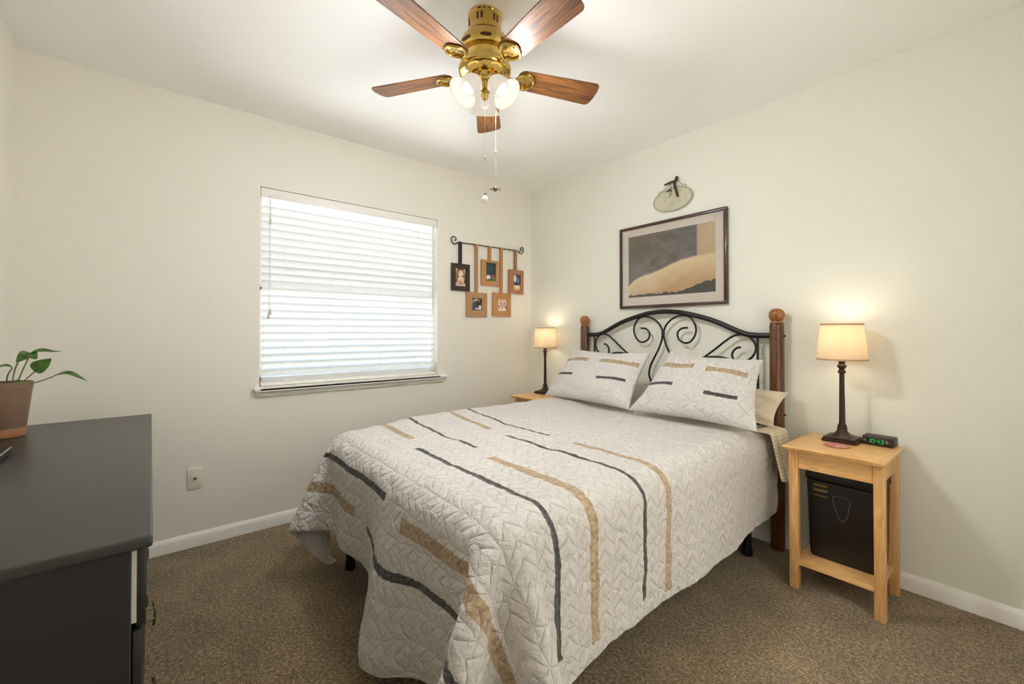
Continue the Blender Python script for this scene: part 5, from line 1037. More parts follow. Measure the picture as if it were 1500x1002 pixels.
0,0,0,0,0,0,0,0,0,0,1,-1,0,0,0,0,0,0,0,0,0,0,0,-1,1,-1,1,-1,1,0,0,0,0,0,0,0,0,0,0,0,1,0,0,0,0,0,1,0,-1,0,1,0,0,0,0,0,0,1,-1,0,0,0,0,1,-2,1,0,-1,0,0,0,0,-1,1,
-1,1,-1,1,-1,0,0,0,0,0,0,0,50,0,0,0,0,0,0,0,0,0,0,0,1,-1,0,0,0,0,1,-1,0,-1,1,0,-1,0,1,-1,1,0,0,-1,1,0,0,0,0,0,0,0,1,0,0,-1,1,0,0,0,0,0,0,1,0,0,0,1,-1,1,-1,0,0,
1,-1,0,0,0,-1,1,-1,0,0,0,0,0,0,0,-1,1,-1,0,0,1,0,0,-1,0,1,-1,0,50,0,0,0,0,0,0,0,1,-1,0,0,0,0,0,0,0,0,0,0,0,1,-2,1,0,0,0,0,0,-1,0,1,0,-1,0,1,0,0,0,1,-1,0,0,1,
-1,1,0,0,1,0,0,0,0,0,0,0,0,0,1,-1,0,0,0,0,0,-1,1,0,0,0,-1,0,0,0,-1,1,0,-1,1,0,-1,0,0,0,1,-1,0,0,0,50,0,0,0,0,0,0,1,-1,0,1,-1,0,0,0,0,0,0,0,0,0,0,0,0,0,0,0,0,0,
0,0,0,-1,2,-1,0,0,0,0,0,1,0,0,-1,1,0,0,0,0,0,0,1,0,0,0,0,1,-1,0,1,0,-1,1,0,-1,0,0,-1,0,1,0,0,-1,0,0,-1,0,1,-1,0,1,-1,0,0,0,0,0,0,1,50,0,0,0,0,0,0,0,0,0,0,0,0,
0,0,0,0,0,0,0,-1,1,0,-1,1,0,-1,0,0,1,0,0,1,-1,0,0,1,0,-1,0,0,0,0,2,-1,0,0,0,1,0,0,-1,1,0,0,0,0,0,0,0,0,1,-1,0,0,0,-1,1,0,-1,0,0,0,0,0,0,0,0,0,-1,0,0,0,0,0,1,
-1,0,0,50,1,-1,0,1,0,0,-1,0,0,0,0,0,0,0,0,0,0,0,0,0,0,0,0,-1,0,1,0,0,-1,1,0,-1,1,0,0,0,0,1,0,-1,1,0,-1,1,-1,1,1,-1,0,1,0,0,0,0,0,0,0,0,1,-1,0,0,0,0,0,0,0,-1,0,
0,0,0,-1,0,1,0,-1,0,1,-1,0,1,0,-1,0,0,1,-1,51,-1,1,0,-1,0,0,0,0,1,-1,1,-1,0,0,-1,1,0,0,0,0,0,0,1,-1,0,0,0,0,0,-1,0,1,-1,1,0,0,0,0,0,1,-1,1,0,0,1,-1,0,0,1,-1,1,
0,0,0,0,0,1,0,-1,0,0,0,0,0,0,0,-1,1,-1,1,-1,0,0,0,-1,0,0,0,0,1,0,-1,0,0,0,0,0,0,50,0,0,0,0,0,0,0,0,0,0,0,0,0,0,1,-1,0,0,0,0,0,0,-1,1,0,-1,0,0,1,0,0,0,0,0,0,-1,
1,0,0,0,1,-1,1,0,0,0,0,0,0,1,-1,0,1,0,1,-1,0,0,0,0,0,0,0,0,0,0,0,-1,1,-1,0,0,0,0,0,0,0,0,0,-1,0,0,0,1,-1,1,-1,0,50,0,0,0,0,0,0,0,1,-1,0,0,0,0,0,0,1,-1,-1,1,1,
-1,0,0,0,-1,1,0,0,0,0,0,-1,1,0,0,1,-1,0,0,1,-1,1,-1,1,-1,1,0,1,0,-1,1,0,0,0,0,0,0,0,0,1,-1,0,0,0,-1,1,0,0,-1,1,-1,0,0,0,0,-1,0,0,0,0,1,-1,0,0,0,0,0,0,50,0,0,0,
0,0,0,0,0,0,0,0,1,-1,0,0,0,0,1,-1,0,-1,0,1,-1,1,0,0,0,-1,1,0,0,0,0,0,0,0,1,0,-1,1,-1,1,-1,1,0,0,0,0,1,0,0,-1,1,0,1,-1,1,-1,0,0,0,0,0,0,-1,0,0,1,-1,0,0,0,0,-1,
1,0,0,-1,1,-1,1,0,-1,1,-1,0,1,50,0,0,0,0,0,0,1,-1,0,1,-1,0,0,0,0,0,0,0,0,-1,1,0,-1,1,0,0,0,0,0,0,0,0,0,0,0,0,0,0,0,0,0,1,0,0,0,0,1,0,-1,0,0,1,0,1,-1,0,1,-1,1,
0,0,0,-1,0,0,0,0,0,-1,0,0,0,0,-1,1,-1,0,0,1,-1,0,0,0,0,0,0,1,-1,50,0,0,0,0,0,1,-1,0,0,0,0,0,1,-1,1,-1,0,-1,1,0,0,0,0,0,-1,0,0,0,1,-1,0,1,-1,1,0,1,0,-1,1,0,0,
-1,0,1,0,0,0,0,1,0,0,-1,1,-1,1,0,0,0,0,0,0,0,0,0,0,0,-1,0,0,0,0,0,-1,1,0,0,0,0,-1,0,0,0,0,1,-1,0,0,0,51,0,-1,1,0,0,-1,0,0,0,0,0,0,0,1,-1,0,0,0,0,0,0,0,0,0,0,0,
0,0,-1,1,0,0,0,0,0,-1,1,1,-1,0,0,1,0,0,0,1,-1,0,0,0,1,0,0,0,0,0,0,0,0,0,0,0,0,0,0,-1,1,0,0,-1,1,-2,1,0,-1,0,0,0,0,1,0,0,-1,0,0,1,-1,0,50,0,1,-1,0,0,0,0,0,1,-1,
0,0,0,0,0,0,0,0,0,0,0,0,0,-1,1,-1,1,-1,1,-1,1,0,0,0,0,0,0,-1,1,0,1,0,0,-1,1,0,0,0,1,0,-1,1,0,0,0,0,0,0,0,0,0,0,0,0,0,0,0,-1,0,0,0,0,0,0,0,0,0,-1,1,-1,0,0,1,-1,
1,-1,0,0,50,0,0,0,0,0,0,0,0,0,0,1,-1,0,0,0,0,0,0,-1,0,0,0,0,1,0,0,-1,1,0,0,-1,0,1,0,0,0,0,1,-1,1,-1,0,0,1,0,0,0,1,-1,1,0,0,0,1,-1,0,0,0,1,-1,0,0,0,0,0,0,-1,1,
-1,1,-1,1,-1,-1,0,1,-1,1,-1,0,0,0,0,0,0,0,0,1,50,0,0,0,0,0,0,0,1,-1,0,0,0,0,0,0,0,0,0,0,0,0,0,0,0,-1,1,0,0,0,0,0,0,0,-1,1,0,0,0,0,0,0,1,0,0,0,0,1,-1,1,-1,1,0,
0,-1,1,1,-1,1,-1,0,0,0,0,0,-1,0,1,-1,0,0,0,0,0,0,0,-1,1,0,0,0,0,-1,0,1,-1,0,1,-1,50,0,0,0,0,0,0,1,-1,0,0,0,0,0,0,0,0,0,0,0,0,0,0,0,-1,1,0,0,0,-1,1,0,0,0,0,0,0,
0,0,1,-1,1,-1,1,0,0,0,0,0,0,1,0,0,0,0,0,0,1,-1,0,1,0,-1,0,0,0,0,-1,1,0,-1,0,0,0,0,0,0,-1,0,0,0,0,1,-1,0,0,1,-1,0,50,0,0,0,0,0,1,-1,0,0,1,-1,0,0,0,0,0,0,0,0,0,
0,0,-1,2,-1,-1,0,0,1,0,0,0,0,0,0,0,0,0,0,1,0,0,-1,0,1,0,0,1,-1,0,0,0,1,0,1,-1,0,0,0,0,0,1,-1,-1,1,0,0,-1,0,0,0,0,0,0,0,-1,1,-1,0,0,0,0,1,-1,0,0,0,0,51,0,0,0,0,
0,-1,0,0,0,0,0,1,-1,0,0,0,0,0,0,0,0,-1,1,-1,1,0,0,0,0,-1,1,0,0,0,0,0,0,0,0,0,0,0,1,0,0,0,0,0,1,0,0,0,0,0,0,0,0,1,-1,0,0,0,0,0,0,0,-1,0,1,-1,0,-1,1,0,-1,1,-1,1,
0,0,0,-1,0,0,1,-1,0,1,50,0,0,0,0,0,0,0,0,1,-1,0,0,0,0,0,0,0,-1,1,-1,0,1,0,0,-1,1,0,0,0,0,-1,0,0,1,-1,1,0,0,0,0,0,1,0,0,-1,1,0,0,0,1,-1,1,-1,1,0,0,0,0,1,-1,0,0,
0,1,-1,-1,1,0,-1,0,0,0,0,-1,1,0,0,-1,0,0,0,1,-1,1,-1,0,0,0,50,0,0,0,0,0,0,0,0,0,0,0,0,1,-1,0,0,0,1,-2,1,0,0,0,-1,1,-1,0,1,-1,1,0,0,0,0,1,-1,0,1,0,0,0,0,-1,1,0,
0,0,0,1,-1,2,-1,0,0,0,0,0,0,0,0,0,0,0,-1,0,1,0,-1,0,0,0,0,-1,1,0,-1,0,1,0,0,-1,0,0,0,0,1,0,-1,50,0,0,0,0,0,0,0,1,-1,0,1,-1,0,0,0,0,0,-1,1,0,0,0,0,0,0,0,0,-1,1,
-1,1,0,0,0,-1,1,0,0,0,0,0,0,1,0,0,0,0,1,-1,0,0,1,0,1,-1,1,0,-1,0,0,0,0,0,0,1,-1,-1,1,-1,1,-1,0,0,0,-1,1,0,-1,0,0,1,-1,1,-1,0,0,0,0,50,0,0,0,0,0,0,0,0,0,0,0,0,
0,0,0,0,-1,2,-1,0,0,-1,0,1,0,0,0,0,0,0,0,0,0,-1,1,0,1,-1,0,0,1,0,0,-1,1,0,0,0,0,1,0,-1,1,-1,1,0,0,0,0,1,0,-1,0,0,-1,0,1,-1,1,-1,0,0,0,0,0,-1,0,1,0,-1,0,0,0,0,
1,-1,0,0,50,0,0,0,0,0,0,1,-1,0,0,0,0,0,0,0,0,0,0,0,0,0,0,0,0,-1,0,1,0,-1,1,-1,1,0,1,-1,0,0,0,0,1,-1,0,0,1,0,0,1,-1,1,0,-1,1,1,0,-1,0,0,1,0,-1,0,0,1,-1,0,0,-1,
1,-1,0,0,0,0,-1,1,0,0,-1,0,1,-1,1,-1,0,0,0,0,1,51,0,0,0,0,0,0,-1,0,0,0,0,0,0,0,0,0,0,0,0,0,0,0,0,-1,1,0,-1,0,1,0,0,-1,1,0,0,0,0,0,1,-1,1,0,0,0,0,0,0,1,-1,0,1,
0,0,0,0,0,0,0,0,0,0,0,0,0,0,0,0,-1,0,0,0,0,-1,1,0,0,-1,0,0,0,0,0,0,1,-1,0,1,-1,50,0,0,0,0,0,0,0,0,0,1,-1,0,0,1,-1,0,0,-1,1,0,-1,1,0,0,-1,1,0,0,0,-1,1,0,-1,1,0,
0,0,1,-1,0,0,0,1,0,0,0,0,0,1,0,0,0,-1,1,0,1,-1,0,0,0,0,0,0,0,0,-1,0,0,1,-1,0,0,0,0,-1,0,1,0,0,-1,1,-1,1,-1,0,0,0,0,50,0,0,0,0,0,0,0,0,0,0,0,0,0,0,0,0,0,0,0,-1,
1,-1,0,1,0,-1,0,0,0,1,0,0,0,-1,1,0,0,0,0,1,0,0,0,0,0,0,0,0,0,0,1,0,0,0,0,0,1,-1,0,1,-1,0,0,0,0,1,-1,0,-1,1,-1,0,0,0,0,0,-1,0,0,1,-1,0,0,0,0,1,-1,0,50,0,0,0,0,
0,0,0,0,1,-1,0,1,-1,0,0,0,1,-1,0,0,0,0,0,-1,1,0,0,1,-1,0,0,0,0,0,0,0,0,0,1,0,-1,1,-1,1,0,0,0,1,-1,1,-1,1,0,0,1,-1,0,1,-1,0,0,0,-1,1,-1,0,0,0,0,0,0,0,0,-1,0,0,
1,0,-1,0,0,1,-1,0,1,-1,0,0,50,0,0,0,0,0,0,0,1,-1,0,0,0,0,0,0,0,-1,1,0,0,0,0,0,0,0,0,0,-1,1,-1,0,1,0,0,0,0,0,0,0,0,1,0,0,-1,1,0,0,0,1,0,0,-1,1,0,0,0,0,0,1,-1,1,
-1,0,0,0,0,0,0,-1,0,0,0,0,0,-1,1,-1,0,1,-1,1,-1,0,1,-1,0,0,0,50,0,0,0,0,0,1,0,-1,0,0,0,0,0,0,0,0,0,0,0,0,-1,1,-1,1,-1,1,0,0,0,0,0,-1,1,0,0,0,0,0,0,0,1,-1,0,1,
0,0,1,-1,1,-1,1,0,0,0,0,0,0,0,0,0,0,1,0,-1,0,-1,2,-2,0,0,0,-1,1,-1,1,-1,1,-1,0,0,0,0,0,0,0,0,0,1,51,0,-1,0,0,0,0,0,0,0,0,0,0,0,0,0,0,1,-1,-1,1,0,0,0,-1,1,-1,0,
0,0,1,0,0,0,0,0,1,0,-1,0,0,0,0,1,0,0,0,0,1,-1,1,-1,1,0,0,0,0,1,-1,0,1,-1,0,0,-1,1,0,-2,1,1,-1,0,0,-1,1,0,0,-1,1,-1,1,-1,0,1,-1,0,0,1,-1,50,0,1,0,0,0,-1,0,0,0,
0,1,-1,0,0,0,0,0,0,1,-1,0,-1,1,0,0,0,0,0,0,0,-1,1,-1,1,0,0,0,1,0,0,-1,1,0,-1,0,1,0,0,1,-1,1,0,0,0,0,0,0,1,-1,0,0,0,0,1,-2,1,0,0,-1,0,0,0,0,0,-1,0,1,-1,1,-1,0,
1,-1,0,0,0,0,0,50,0,0,0,0,0,0,0,0,0,0,0,0,0,0,0,0,-1,1,-1,0,1,0,-1,1,-1,0,1,0,0,-1,1,0,0,0,0,-1,1,0,0,1,-1,1,-1,2,-1,0,0,0,0,1,0,-1,1,0,0,0,0,0,1,-1,0,0,-1,0,
1,-1,0,0,0,0,0,0,0,0,0,0,-1,1,-1,0,1,-1,0,0,1,0,-1,0,50,0,0,0,0,0,0,0,0,0,0,0,0,0,0,0,-1,1,0,0,1,-2,1,0,0,-1,1,-1,0,0,0,0,0,1,-1,0,1,-1,1,0,-1,2,-1,1,-1,1,0,0,
0,0,0,0,1,-1,0,1,0,0,0,0,0,0,-1,1,0,0,0,0,-1,0,0,0,0,0,-1,0,0,1,-1,0,1,-1,0,0,0,0,0,0,0,50,0,0,0,0,0,0,0,0,0,0,0,0,0,0,0,1,-1,0,0,-1,1,-1,0,0,1,-1,0,0,0,0,1,
-1,0,0,1,0,0,-1,0,1,-1,1,0,0,0,0,1,0,0,0,0,0,1,0,0,0,-2,1,0,1,-1,1,0,-1,1,-1,-1,1,0,0,0,0,0,0,1,-1,-1,0,1,-1,0,0,0,1,-1,0,0,0,50,0,0,0,0,0,0,0,0,0,1,-1,0,0,0,
0,0,1,-1,0,0,0,0,0,-1,0,0,0,0,0,1,-1,1,-1,1,0,-1,1,0,1,-1,1,-1,0,1,0,0,-1,1,0,0,0,0,0,0,0,0,2,-1,0,-1,1,0,-1,1,-2,1,1,0,-1,0,0,0,0,0,-1,0,0,1,-1,0,0,0,1,-1,0,
0,0,1,50,0,0,0,0,0,0,0,0,1,-1,0,0,0,0,0,0,-1,1,0,0,0,0,0,0,0,0,0,0,0,0,-1,0,1,0,-1,1,0,0,0,0,0,0,1,-1,1,0,0,0,0,0,1,0,0,0,0,0,0,0,0,0,0,0,0,-1,1,-1,0,0,1,-1,0,
0,-1,0,1,0,0,-1,0,0,1,0,-1,0,0,0,1,-1,50,0,0,0,0,0,0,0,0,0,0,0,0,0,0,0,0,0,0,0,0,-1,0,0,0,0,0,0,0,0,0,1,0,0,-1,1,0,0,0,0,0,0,1,-1,1,-1,1,0,0,0,1,-1,1,-1,1,-1,
1,0,0,0,0,0,-1,1,0,0,0,-1,0,0,1,-1,0,0,0,-1,0,0,1,0,0,-1,0,0,0,0,0,0,0,51,0,0,-1,0,0,0,0,1,-1,0,0,0,0,0,0,0,0,-1,1,-1,1,0,0,0,0,0,0,0,0,0,-1,0,0,1,0,0,-1,1,0,
1,-1,0,1,-1,1,0,0,0,0,0,1,-1,1,0,0,0,0,0,0,0,0,0,0,0,-1,0,1,-1,0,0,0,0,0,0,0,0,0,-1,0,0,0,0,0,0,0,1,-1,0,50,0,0,1,0,0,0,0,-1,0,0,0,0,0,0,0,0,0,0,-1,1,0,-1,0,0,
0,0,0,0,0,0,1,0,0,0,0,-1,1,0,0,0,1,-1,0,1,0,-1,1,0,1,-1,0,1,0,-1,1,0,0,0,0,0,0,0,-1,1,0,0,-1,1,-1,0,0,-1,0,1,-1,0,0,0,0,0,0,0,1,-1,1,-1,0,0,50,0,0,0,0,0,0,0,0,
0,0,0,0,0,0,0,-1,1,0,0,0,0,0,0,0,-1,1,0,0,0,0,-1,0,0,0,0,1,0,0,0,0,0,1,0,-1,0,1,0,0,0,1,0,-1,0,1,0,0,0,0,0,0,0,0,0,-1,0,0,1,-1,0,0,0,0,0,-1,1,0,0,0,0,0,0,0,-1,
1,-1,0,0,0,50,0,0,0,0,0,0,0,0,0,0,0,0,0,0,0,0,0,0,0,0,0,0,-1,0,1,-1,0,0,0,0,1,0,0,0,0,0,0,0,0,0,0,0,0,1,0,0,0,0,0,0,0,1,0,0,0,0,0,0,0,0,0,0,0,0,0,0,-1,0,1,-1,
0,0,0,0,0,-1,0,0,0,0,0,0,0,0,0,0,0,0,55,-1,1,22,34,36,38,37,37,35,35,34,37,38,31,19,10,-2,-3,-6,-5,-3,-1,1,4,5,3,2,0,-1,-4,-4,-6,-5,-4,-4,-4,-7,-9,-14,-18,-21,
-24,-27,-30,-33,-34,-33,-29,-23,-14,-6,4,10,15,19,19,16,14,9,6,6,7,9,11,11,11,11,10,10,10,10,9,8,7,0,-4,-13,-19,-31,-34,-38,-41,-43,-40,-39,-22,-7,3,2,4,21,11,
-2,-2,-1,1,1,2,1,0,-1,-2,2,5,4,3,-1,4,-1,-2,0,-1,0,-1,2,1,1,0,1,-1,-1,-1,-1,0,0,1,0,2,2,1,2,2,1,1,1,1,1,2,1,1,-1,-1,-3,-4,-3,-1,-1,0,1,-1,-1,-1,-1,1,1,1,1,0,
-2,-2,-1,0,-3,0,-2,-4,-5,-3,1,-2,-3,-1,-4,6,-18,-10,-3,3,23,12,0,0,-1,-3,-1,1,1,1,2,-1,0,1,4,1,4,2,-1,2,2,-2,-1,-1,0,-1,1,1,1,1,0,1,-1,-1,-1,-1,0,1,0,1,3,3,2,
2,2,0,0,0,1,2,1,0,-2,-2,-3,-3,-3,-1,1,0,1,-1,-1,-1,-1,0,1,1,1,0,0,-2,-2,-1,-4,-5,-3,-4,2,-5,-1,2,0,-1,-10,2,-13,-8,26,9,1,0,1,-1,1,-1,-3,0,1,2,1,1,2,1,3,2,-1,
3,2,0,1,1,-2,-2,0,-1,1,1,1,1,1,0,0,-1,0,-1,-1,0,1,1,2,3,3,2,3,0,1,-1,-1,0,1,0,-1,-3,-3,-3,-2,-1,2,0,1,-1,-1,-1,-1,0,1,1,1,0,0,-2,-3,-4,-7,-3,-4,-4,1,1,0,0,1,0,
-3,-8,-16,34,0,-1,2,1,2,0,-2,0,-2,0,1,2,0,0,5,4,0,3,-3,1,1,2,1,1,0,-3,-1,-1,0,0,2,1,1,1,0,0,-1,0,-1,0,1,0,2,4,3,2,4,0,-1,-1,-1,-2,0,0,-1,-2,-2,-3,-1,-1,2,1,1,
-1,-2,-1,-1,-1,0,2,0,2,0,-5,-5,-3,-10,-2,-1,-2,0,1,1,1,1,-1,-2,-12,36,-1,0,-1,0,2,0,2,-1,0,-2,-2,0,1,2,3,6,3,1,-1,-1,0,1,2,1,0,1,-1,-2,-1,0,-1,0,2,1,1,1,1,-1,
1,-1,-1,1,1,1,4,3,2,3,1,-2,-2,-2,-1,-1,1,-2,-1,-3,-2,-2,0,2,1,1,0,-1,-2,-1,-1,0,2,0,-1,-3,-4,-8,-2,-5,-2,-1,1,-1,1,0,0,1,0,-4,37,0,-1,-1,0,-1,1,0,2,0,0,-1,-1,
-1,1,2,5,7,2,0,-2,-2,0,1,1,2,0,1,0,-2,-1,-1,0,0,0,1,1,1,2,1,0,0,0,0,1,1,2,3,3,2,1,-2,-3,-3,-2,-1,2,-1,0,-3,-2,-1,-1,1,1,1,0,0,-2,-1,-1,-1,0,-2,-3,-5,-2,-5,-1,
-1,0,-2,0,-1,0,0,-1,0,0,38,0,-1,0,-1,-1,-1,1,0,2,1,-1,-1,-1,-1,0,5,6,4,2,-1,-1,-1,-1,1,0,2,1,0,1,-1,-1,-1,-1,-1,1,0,1,2,1,2,1,1,0,0,0,2,1,2,2,2,0,-1,-3,-3,-2,
-2,2,0,0,-2,-2,-2,-1,2,1,1,0,1,-1,-3,0,-3,-4,-4,-5,-6,2,0,0,0,0,0,-1,-1,-2,0,-2,0,36,2,1,-1,-1,-1,-1,-1,1,0,1,2,1,-1,-3,-1,0,9,5,2,1,0,-1,-1,-1,0,0,1,2,0,1,0,
-1,-1,-1,-1,0,1,0,1,1,3,1,2,1,1,0,1,-1,2,1,2,0,-2,-3,-3,-2,-1,1,1,1,-2,-2,-1,-2,0,2,1,1,0,1,-2,-4,-5,-10,-5,1,-2,1,0,2,0,0,0,-1,-1,-2,0,-2,35,0,1,2,1,-1,-1,-1,
-2,0,1,1,1,2,0,-4,0,4,6,3,1,2,0,0,-2,-1,0,0,0,2,0,1,0,0,0,-1,-1,-1,0,0,2,1,2,3,2,2,1,0,0,-1,0,1,1,0,0,-4,-2,-4,0,1,1,1,0,-2,-2,-1,-1,1,2,1,0,-1,-4,-9,-5,-5,-4,
0,1,2,0,1,-1,0,0,0,0,-1,0,35,-1,1,1,1,1,1,-2,-1,-1,-1,1,1,0,2,2,-4,1,6,3,2,1,2,0,0,-1,-1,-1,0,0,1,1,1,1,0,0,-1,0,-2,0,0,1,2,1,3,2,2,1,1,-1,-1,-1,0,1,0,0,-3,-2,
-3,-1,1,1,1,0,-1,-1,-1,-2,0,1,2,-1,-5,-7,-7,-4,-1,0,0,-1,-1,0,1,0,1,0,1,0,0,33,2,-1,0,2,2,0,1,-1,-2,-1,-1,0,2,1,1,-1,-1,6,4,0,3,2,0,0,0,-1,-1,-1,0,0,0,1,1,2,1,
0,-2,0,0,-1,0,0,2,2,2,3,2,1,1,-1,-2,-2,0,0,0,0,-2,-2,-3,-1,1,1,2,1,-1,-2,-1,-2,0,0,-2,-5,-7,-4,-1,-1,0,-2,-1,-1,-1,0,1,0,1,0,2,0,30,0,3,1,0,1,2,2,0,0,-2,-1,-1,
0,0,0,3,-1,4,5,1,0,2,2,1,0,-1,-1,0,-2,-1,1,1,1,1,0,1,0,0,-1,0,0,1,1,0,2,1,3,2,1,0,-1,-2,-3,-1,1,1,0,-2,-1,-3,-1,0,1,2,1,0,-1,-1,-2,-2,-5,-8,-5,-2,1,1,-1,-1,-1,
-1,-1,-1,-1,0,2,1,0,0,15,5,4,3,4,2,3,1,2,0,-1,-2,-1,-1,0,1,0,1,2,8,2,1,1,1,0,1,0,-1,-2,-1,0,-1,1,1,1,1,0,1,-1,0,1,1,0,0,1,0,1,1,2,3,1,0,-2,-2,-2,-2,0,1,1,-1,
-1,-3,0,0,0,1,1,1,-1,-2,-4,-9,-8,-4,2,1,0,-1,0,-1,-1,0,-1,-1,0,0,1,0,1,5,3,4,7,3,5,4,4,3,0,1,-1,-2,-2,0,0,1,1,0,6,6,1,0,0,2,0,0,-1,-1,-1,0,0,1,1,0,1,-1,0,1,0,
1,1,1,0,0,-1,0,2,2,1,2,1,0,-2,-3,-2,-1,0,1,0,0,-1,-2,-1,1,1,1,1,-1,-1,-8,-10,-7,-1,0,1,0,1,0,0,-1,-2,-1,1,0,0,0,0,-1,-1,2,1,-2,9,6,5,6,4,4,2,1,-1,0,-2,-1,2,1,
0,7,-6,13,-4,1,0,0,1,-2,-1,2,-2,1,0,1,2,-1,1,-1,1,2,1,2,1,-1,-1,0,1,0,2,1,2,0,1,-1,-2,-2,-3,0,0,2,0,1,-1,-2,-1,0,1,1,-1,-3,-9,-8,-7,0,1,-1,2,1,0,0,-1,-1,0,-1,
1,0,0,-1,-1,-4,0,3,5,-2,3,3,4,5,6,4,4,3,0,2,0,-3,4,3,-3,9,-9,6,-1,-1,0,-5,2,2,-2,2,3,1,-1,-1,0,0,1,1,2,3,1,1,1,0,0,0,2,1,2,1,1,-1,0,-1,-2,-2,-1,-1,1,1,1,0,0,
-3,1,-1,0,1,-11,-4,-11,-2,2,-1,1,0,1,0,-1,0,-1,0,0,0,0,-4,1,-1,-4,2,0,1,0,-2,1,0,3,4,6,5,6,6,3,4,6,-2,2,-5,3,-2,-3,0,-2,-3,2,0,-1,2,4,-2,-1,1,-1,0,1,1,2,2,3,1,
0,1,1,1,3,2,2,1,1,0,1,0,-1,-1,-1,-1,0,0,2,0,1,-1,0,-2,0,-2,-18,8,-12,-2,3,-4,0,1,1,-1,0,-1,-1,-1,0,1,-1,-2,0,-7,-4,-3,1,1,0,0,0,-2,-1,0,1,1,4,5,5,7,2,1,4,1,-3,
1,1,-4,-3,0,1,1,-1,1,1,-2,2,0,-1,0,0,1,3,2,6,-1,0,2,2,-1,3,3,3,3,1,0,1,1,0,0,2,1,-1,0,0,1,0,0,0,-1,-5,2,-13,8,-14,3,-4,-3,1,1,-1,-1,-1,-3,-2,-2,0,0,-3,-2,-4,
-4,-2,-2,0,1,0,-1,-2,-1,-1,1,0,1,1,1,1,2,4,9,-3,4,-2,1,-4,-2,-3,-1,-1,0,1,2,2,-1,0,-3,0,-1,2,2,2,3,5,-2,1,2,0,0,5,4,3,1,1,2,1,1,1,1,5,1,1,1,0,0,0,1,-1,-1,-4,0,
-8,8,-5,-3,-12,1,3,0,-2,-2,-3,-5,-3,-2,-2,0,-4,-1,-3,-2,-3,-2,3,3,-1,-1,-2,0,-1,1,0,1,0,2,1,0,1,-1,1,12,-8,-3,0,-2,0,-2,0,1,1,0,1,-3,0,-2,0,-1,1,0,3,3,2,-2,0,
3,-2,1,4,3,4,1,4,0,0,1,3,0,7,2,2,0,1,0,0,-1,0,-1,-2,0,-4,-1,-1,-1,-5,2,-1,-3,-1,-4,-5,-6,-3,-2,0,0,-2,-1,-1,-2,-3,3,2,0,3,-1,-1,0,0,1,0,1,1,1,0,0,-1,0,-1,-2,
-3,6,-1,-2,-1,1,1,1,1,0,1,-4,0,-2,0,-1,1,2,1,2,-2,-2,-1,0,-4,3,3,1,3,0,3,-2,1,3,1,2,6,2,2,2,2,0,0,-1,0,-2,-1,-2,-2,0,0,0,1,-3,-3,-1,1,-7,-7,-4,-1,0,1,0,1,1,-1,
-3,-2,2,0,2,1,2,-1,0,1,0,2,2,0,0,0,-1,-1,0,-2,0,0,1,0,0,0,0,-1,5,-2,-1,0,-4,1,0,-2,-1,2,2,-1,3,-4,0,1,-3,-2,6,0,0,0,0,-1,-2,-1,1,1,3,2,4,0,1,2,1,0,0,-2,-2,0,
-1,0,-1,-2,-1,0,1,0,2,4,-10,-5,-1,1,0,2,1,0,-1,-3,-1,0,2,1,1,0,-2,2,0,1,1,2,0,0,0,0,-1,-1,-2,0,0,0,1,1,0,1,-1,1,3,-5,3,-2,-3,1,1,-5,2,2,1,-1,2,-4,0,-2,-3,3,4,
-3,1,2,0,-3,-1,-2,2,0,0,4,0,-2,1,1,1,-2,0,-1,1,0,-2,3,-2,1,1,-1,0,-1,3,0,-5,1,1,2,0,2,0,-1,-1,-3,-1,1,0,1,1,0,0,-4,4,1,1,1,0,0,-1,-1,-2,-1,0,1,-1,1,2,0,1,1,0,
1,-1,-4,1,-3,1,-2,0,-3,4,1,1,0,-1,-2,-1,2,-3,1,8,-7,2,2,-4,-2,1,-2,2,0,4,1,-3,2,0,-2,-1,-4,2,-1,2,-1,1,3,-2,2,0,0,0,-2,1,-1,0,0,1,1,1,1,0,0,-2,-2,0,0,0,2,1,0,
-2,-3,1,5,2,0,0,-1,-1,-1,-1,0,0,0,1,1,1,0,2,0,-1,0,-1,0,-4,2,-3,-1,1,-1,2,2,1,-2,-2,1,-3,-2,-2,5,1,-6,12,-4,-5,2,0,-2,2,1,3,-3,0,0,-2,-1,3,-4,1,0,1,-1,3,0,0,1,
0,0,-1,-2,0,-1,2,0,2,1,1,0,1,-2,-2,0,-1,0,2,1,1,-1,-1,-2,-1,0,8,0,-1,-2,-1,-1,0,1,0,1,1,0,2,0,0,-1,-1,0,-1,-2,0,0,-3,2,1,0,3,0,-3,-1,-1,1,-5,0,2,1,1,4,-3,-6,1,
3,-4,0,3,2,1,-1,0,-1,-1,-1,2,-6,4,3,-1,1,1,0,0,0,-1,0,-2,-1,0,0,1,1,2,1,1,0,0,-2,-1,-1,-1,2,2,0,1,-1,-1,-2,0,1,2,7,-1,-1,-1,0,-1,1,0,2,1,0,1,-1,0,0,-2,0,0,-2,
-1,-2,2,1,0,-1,3,-2,2,-1,0,-4,-3,2,1,1,0,1,-3,2,-2,1,-3,2,3,1,0,-1,-2,-1,-1,0,0,-1,3,1,-2,3,2,-2,0,0,-1,-2,-1,0,1,-1,1,2,1,1,1,0,-1,-2,-1,0,0,1,1,2,0,-1,-1,-2,
0,0,2,1,6,-2,-1,1,0,1,0,2,0,0,1,-1,0,-1,-2,1,0,-2,0,2,-1,4,-5,3,-1,-1,1,-5,1,-2,10,-9,2,-2,1,1,-1,-1,-2,1,-3,3,3,-1,0,0,-2,1,-2,1,0,1,0,2,0,1,0,-4,2,-1,-2,-1,
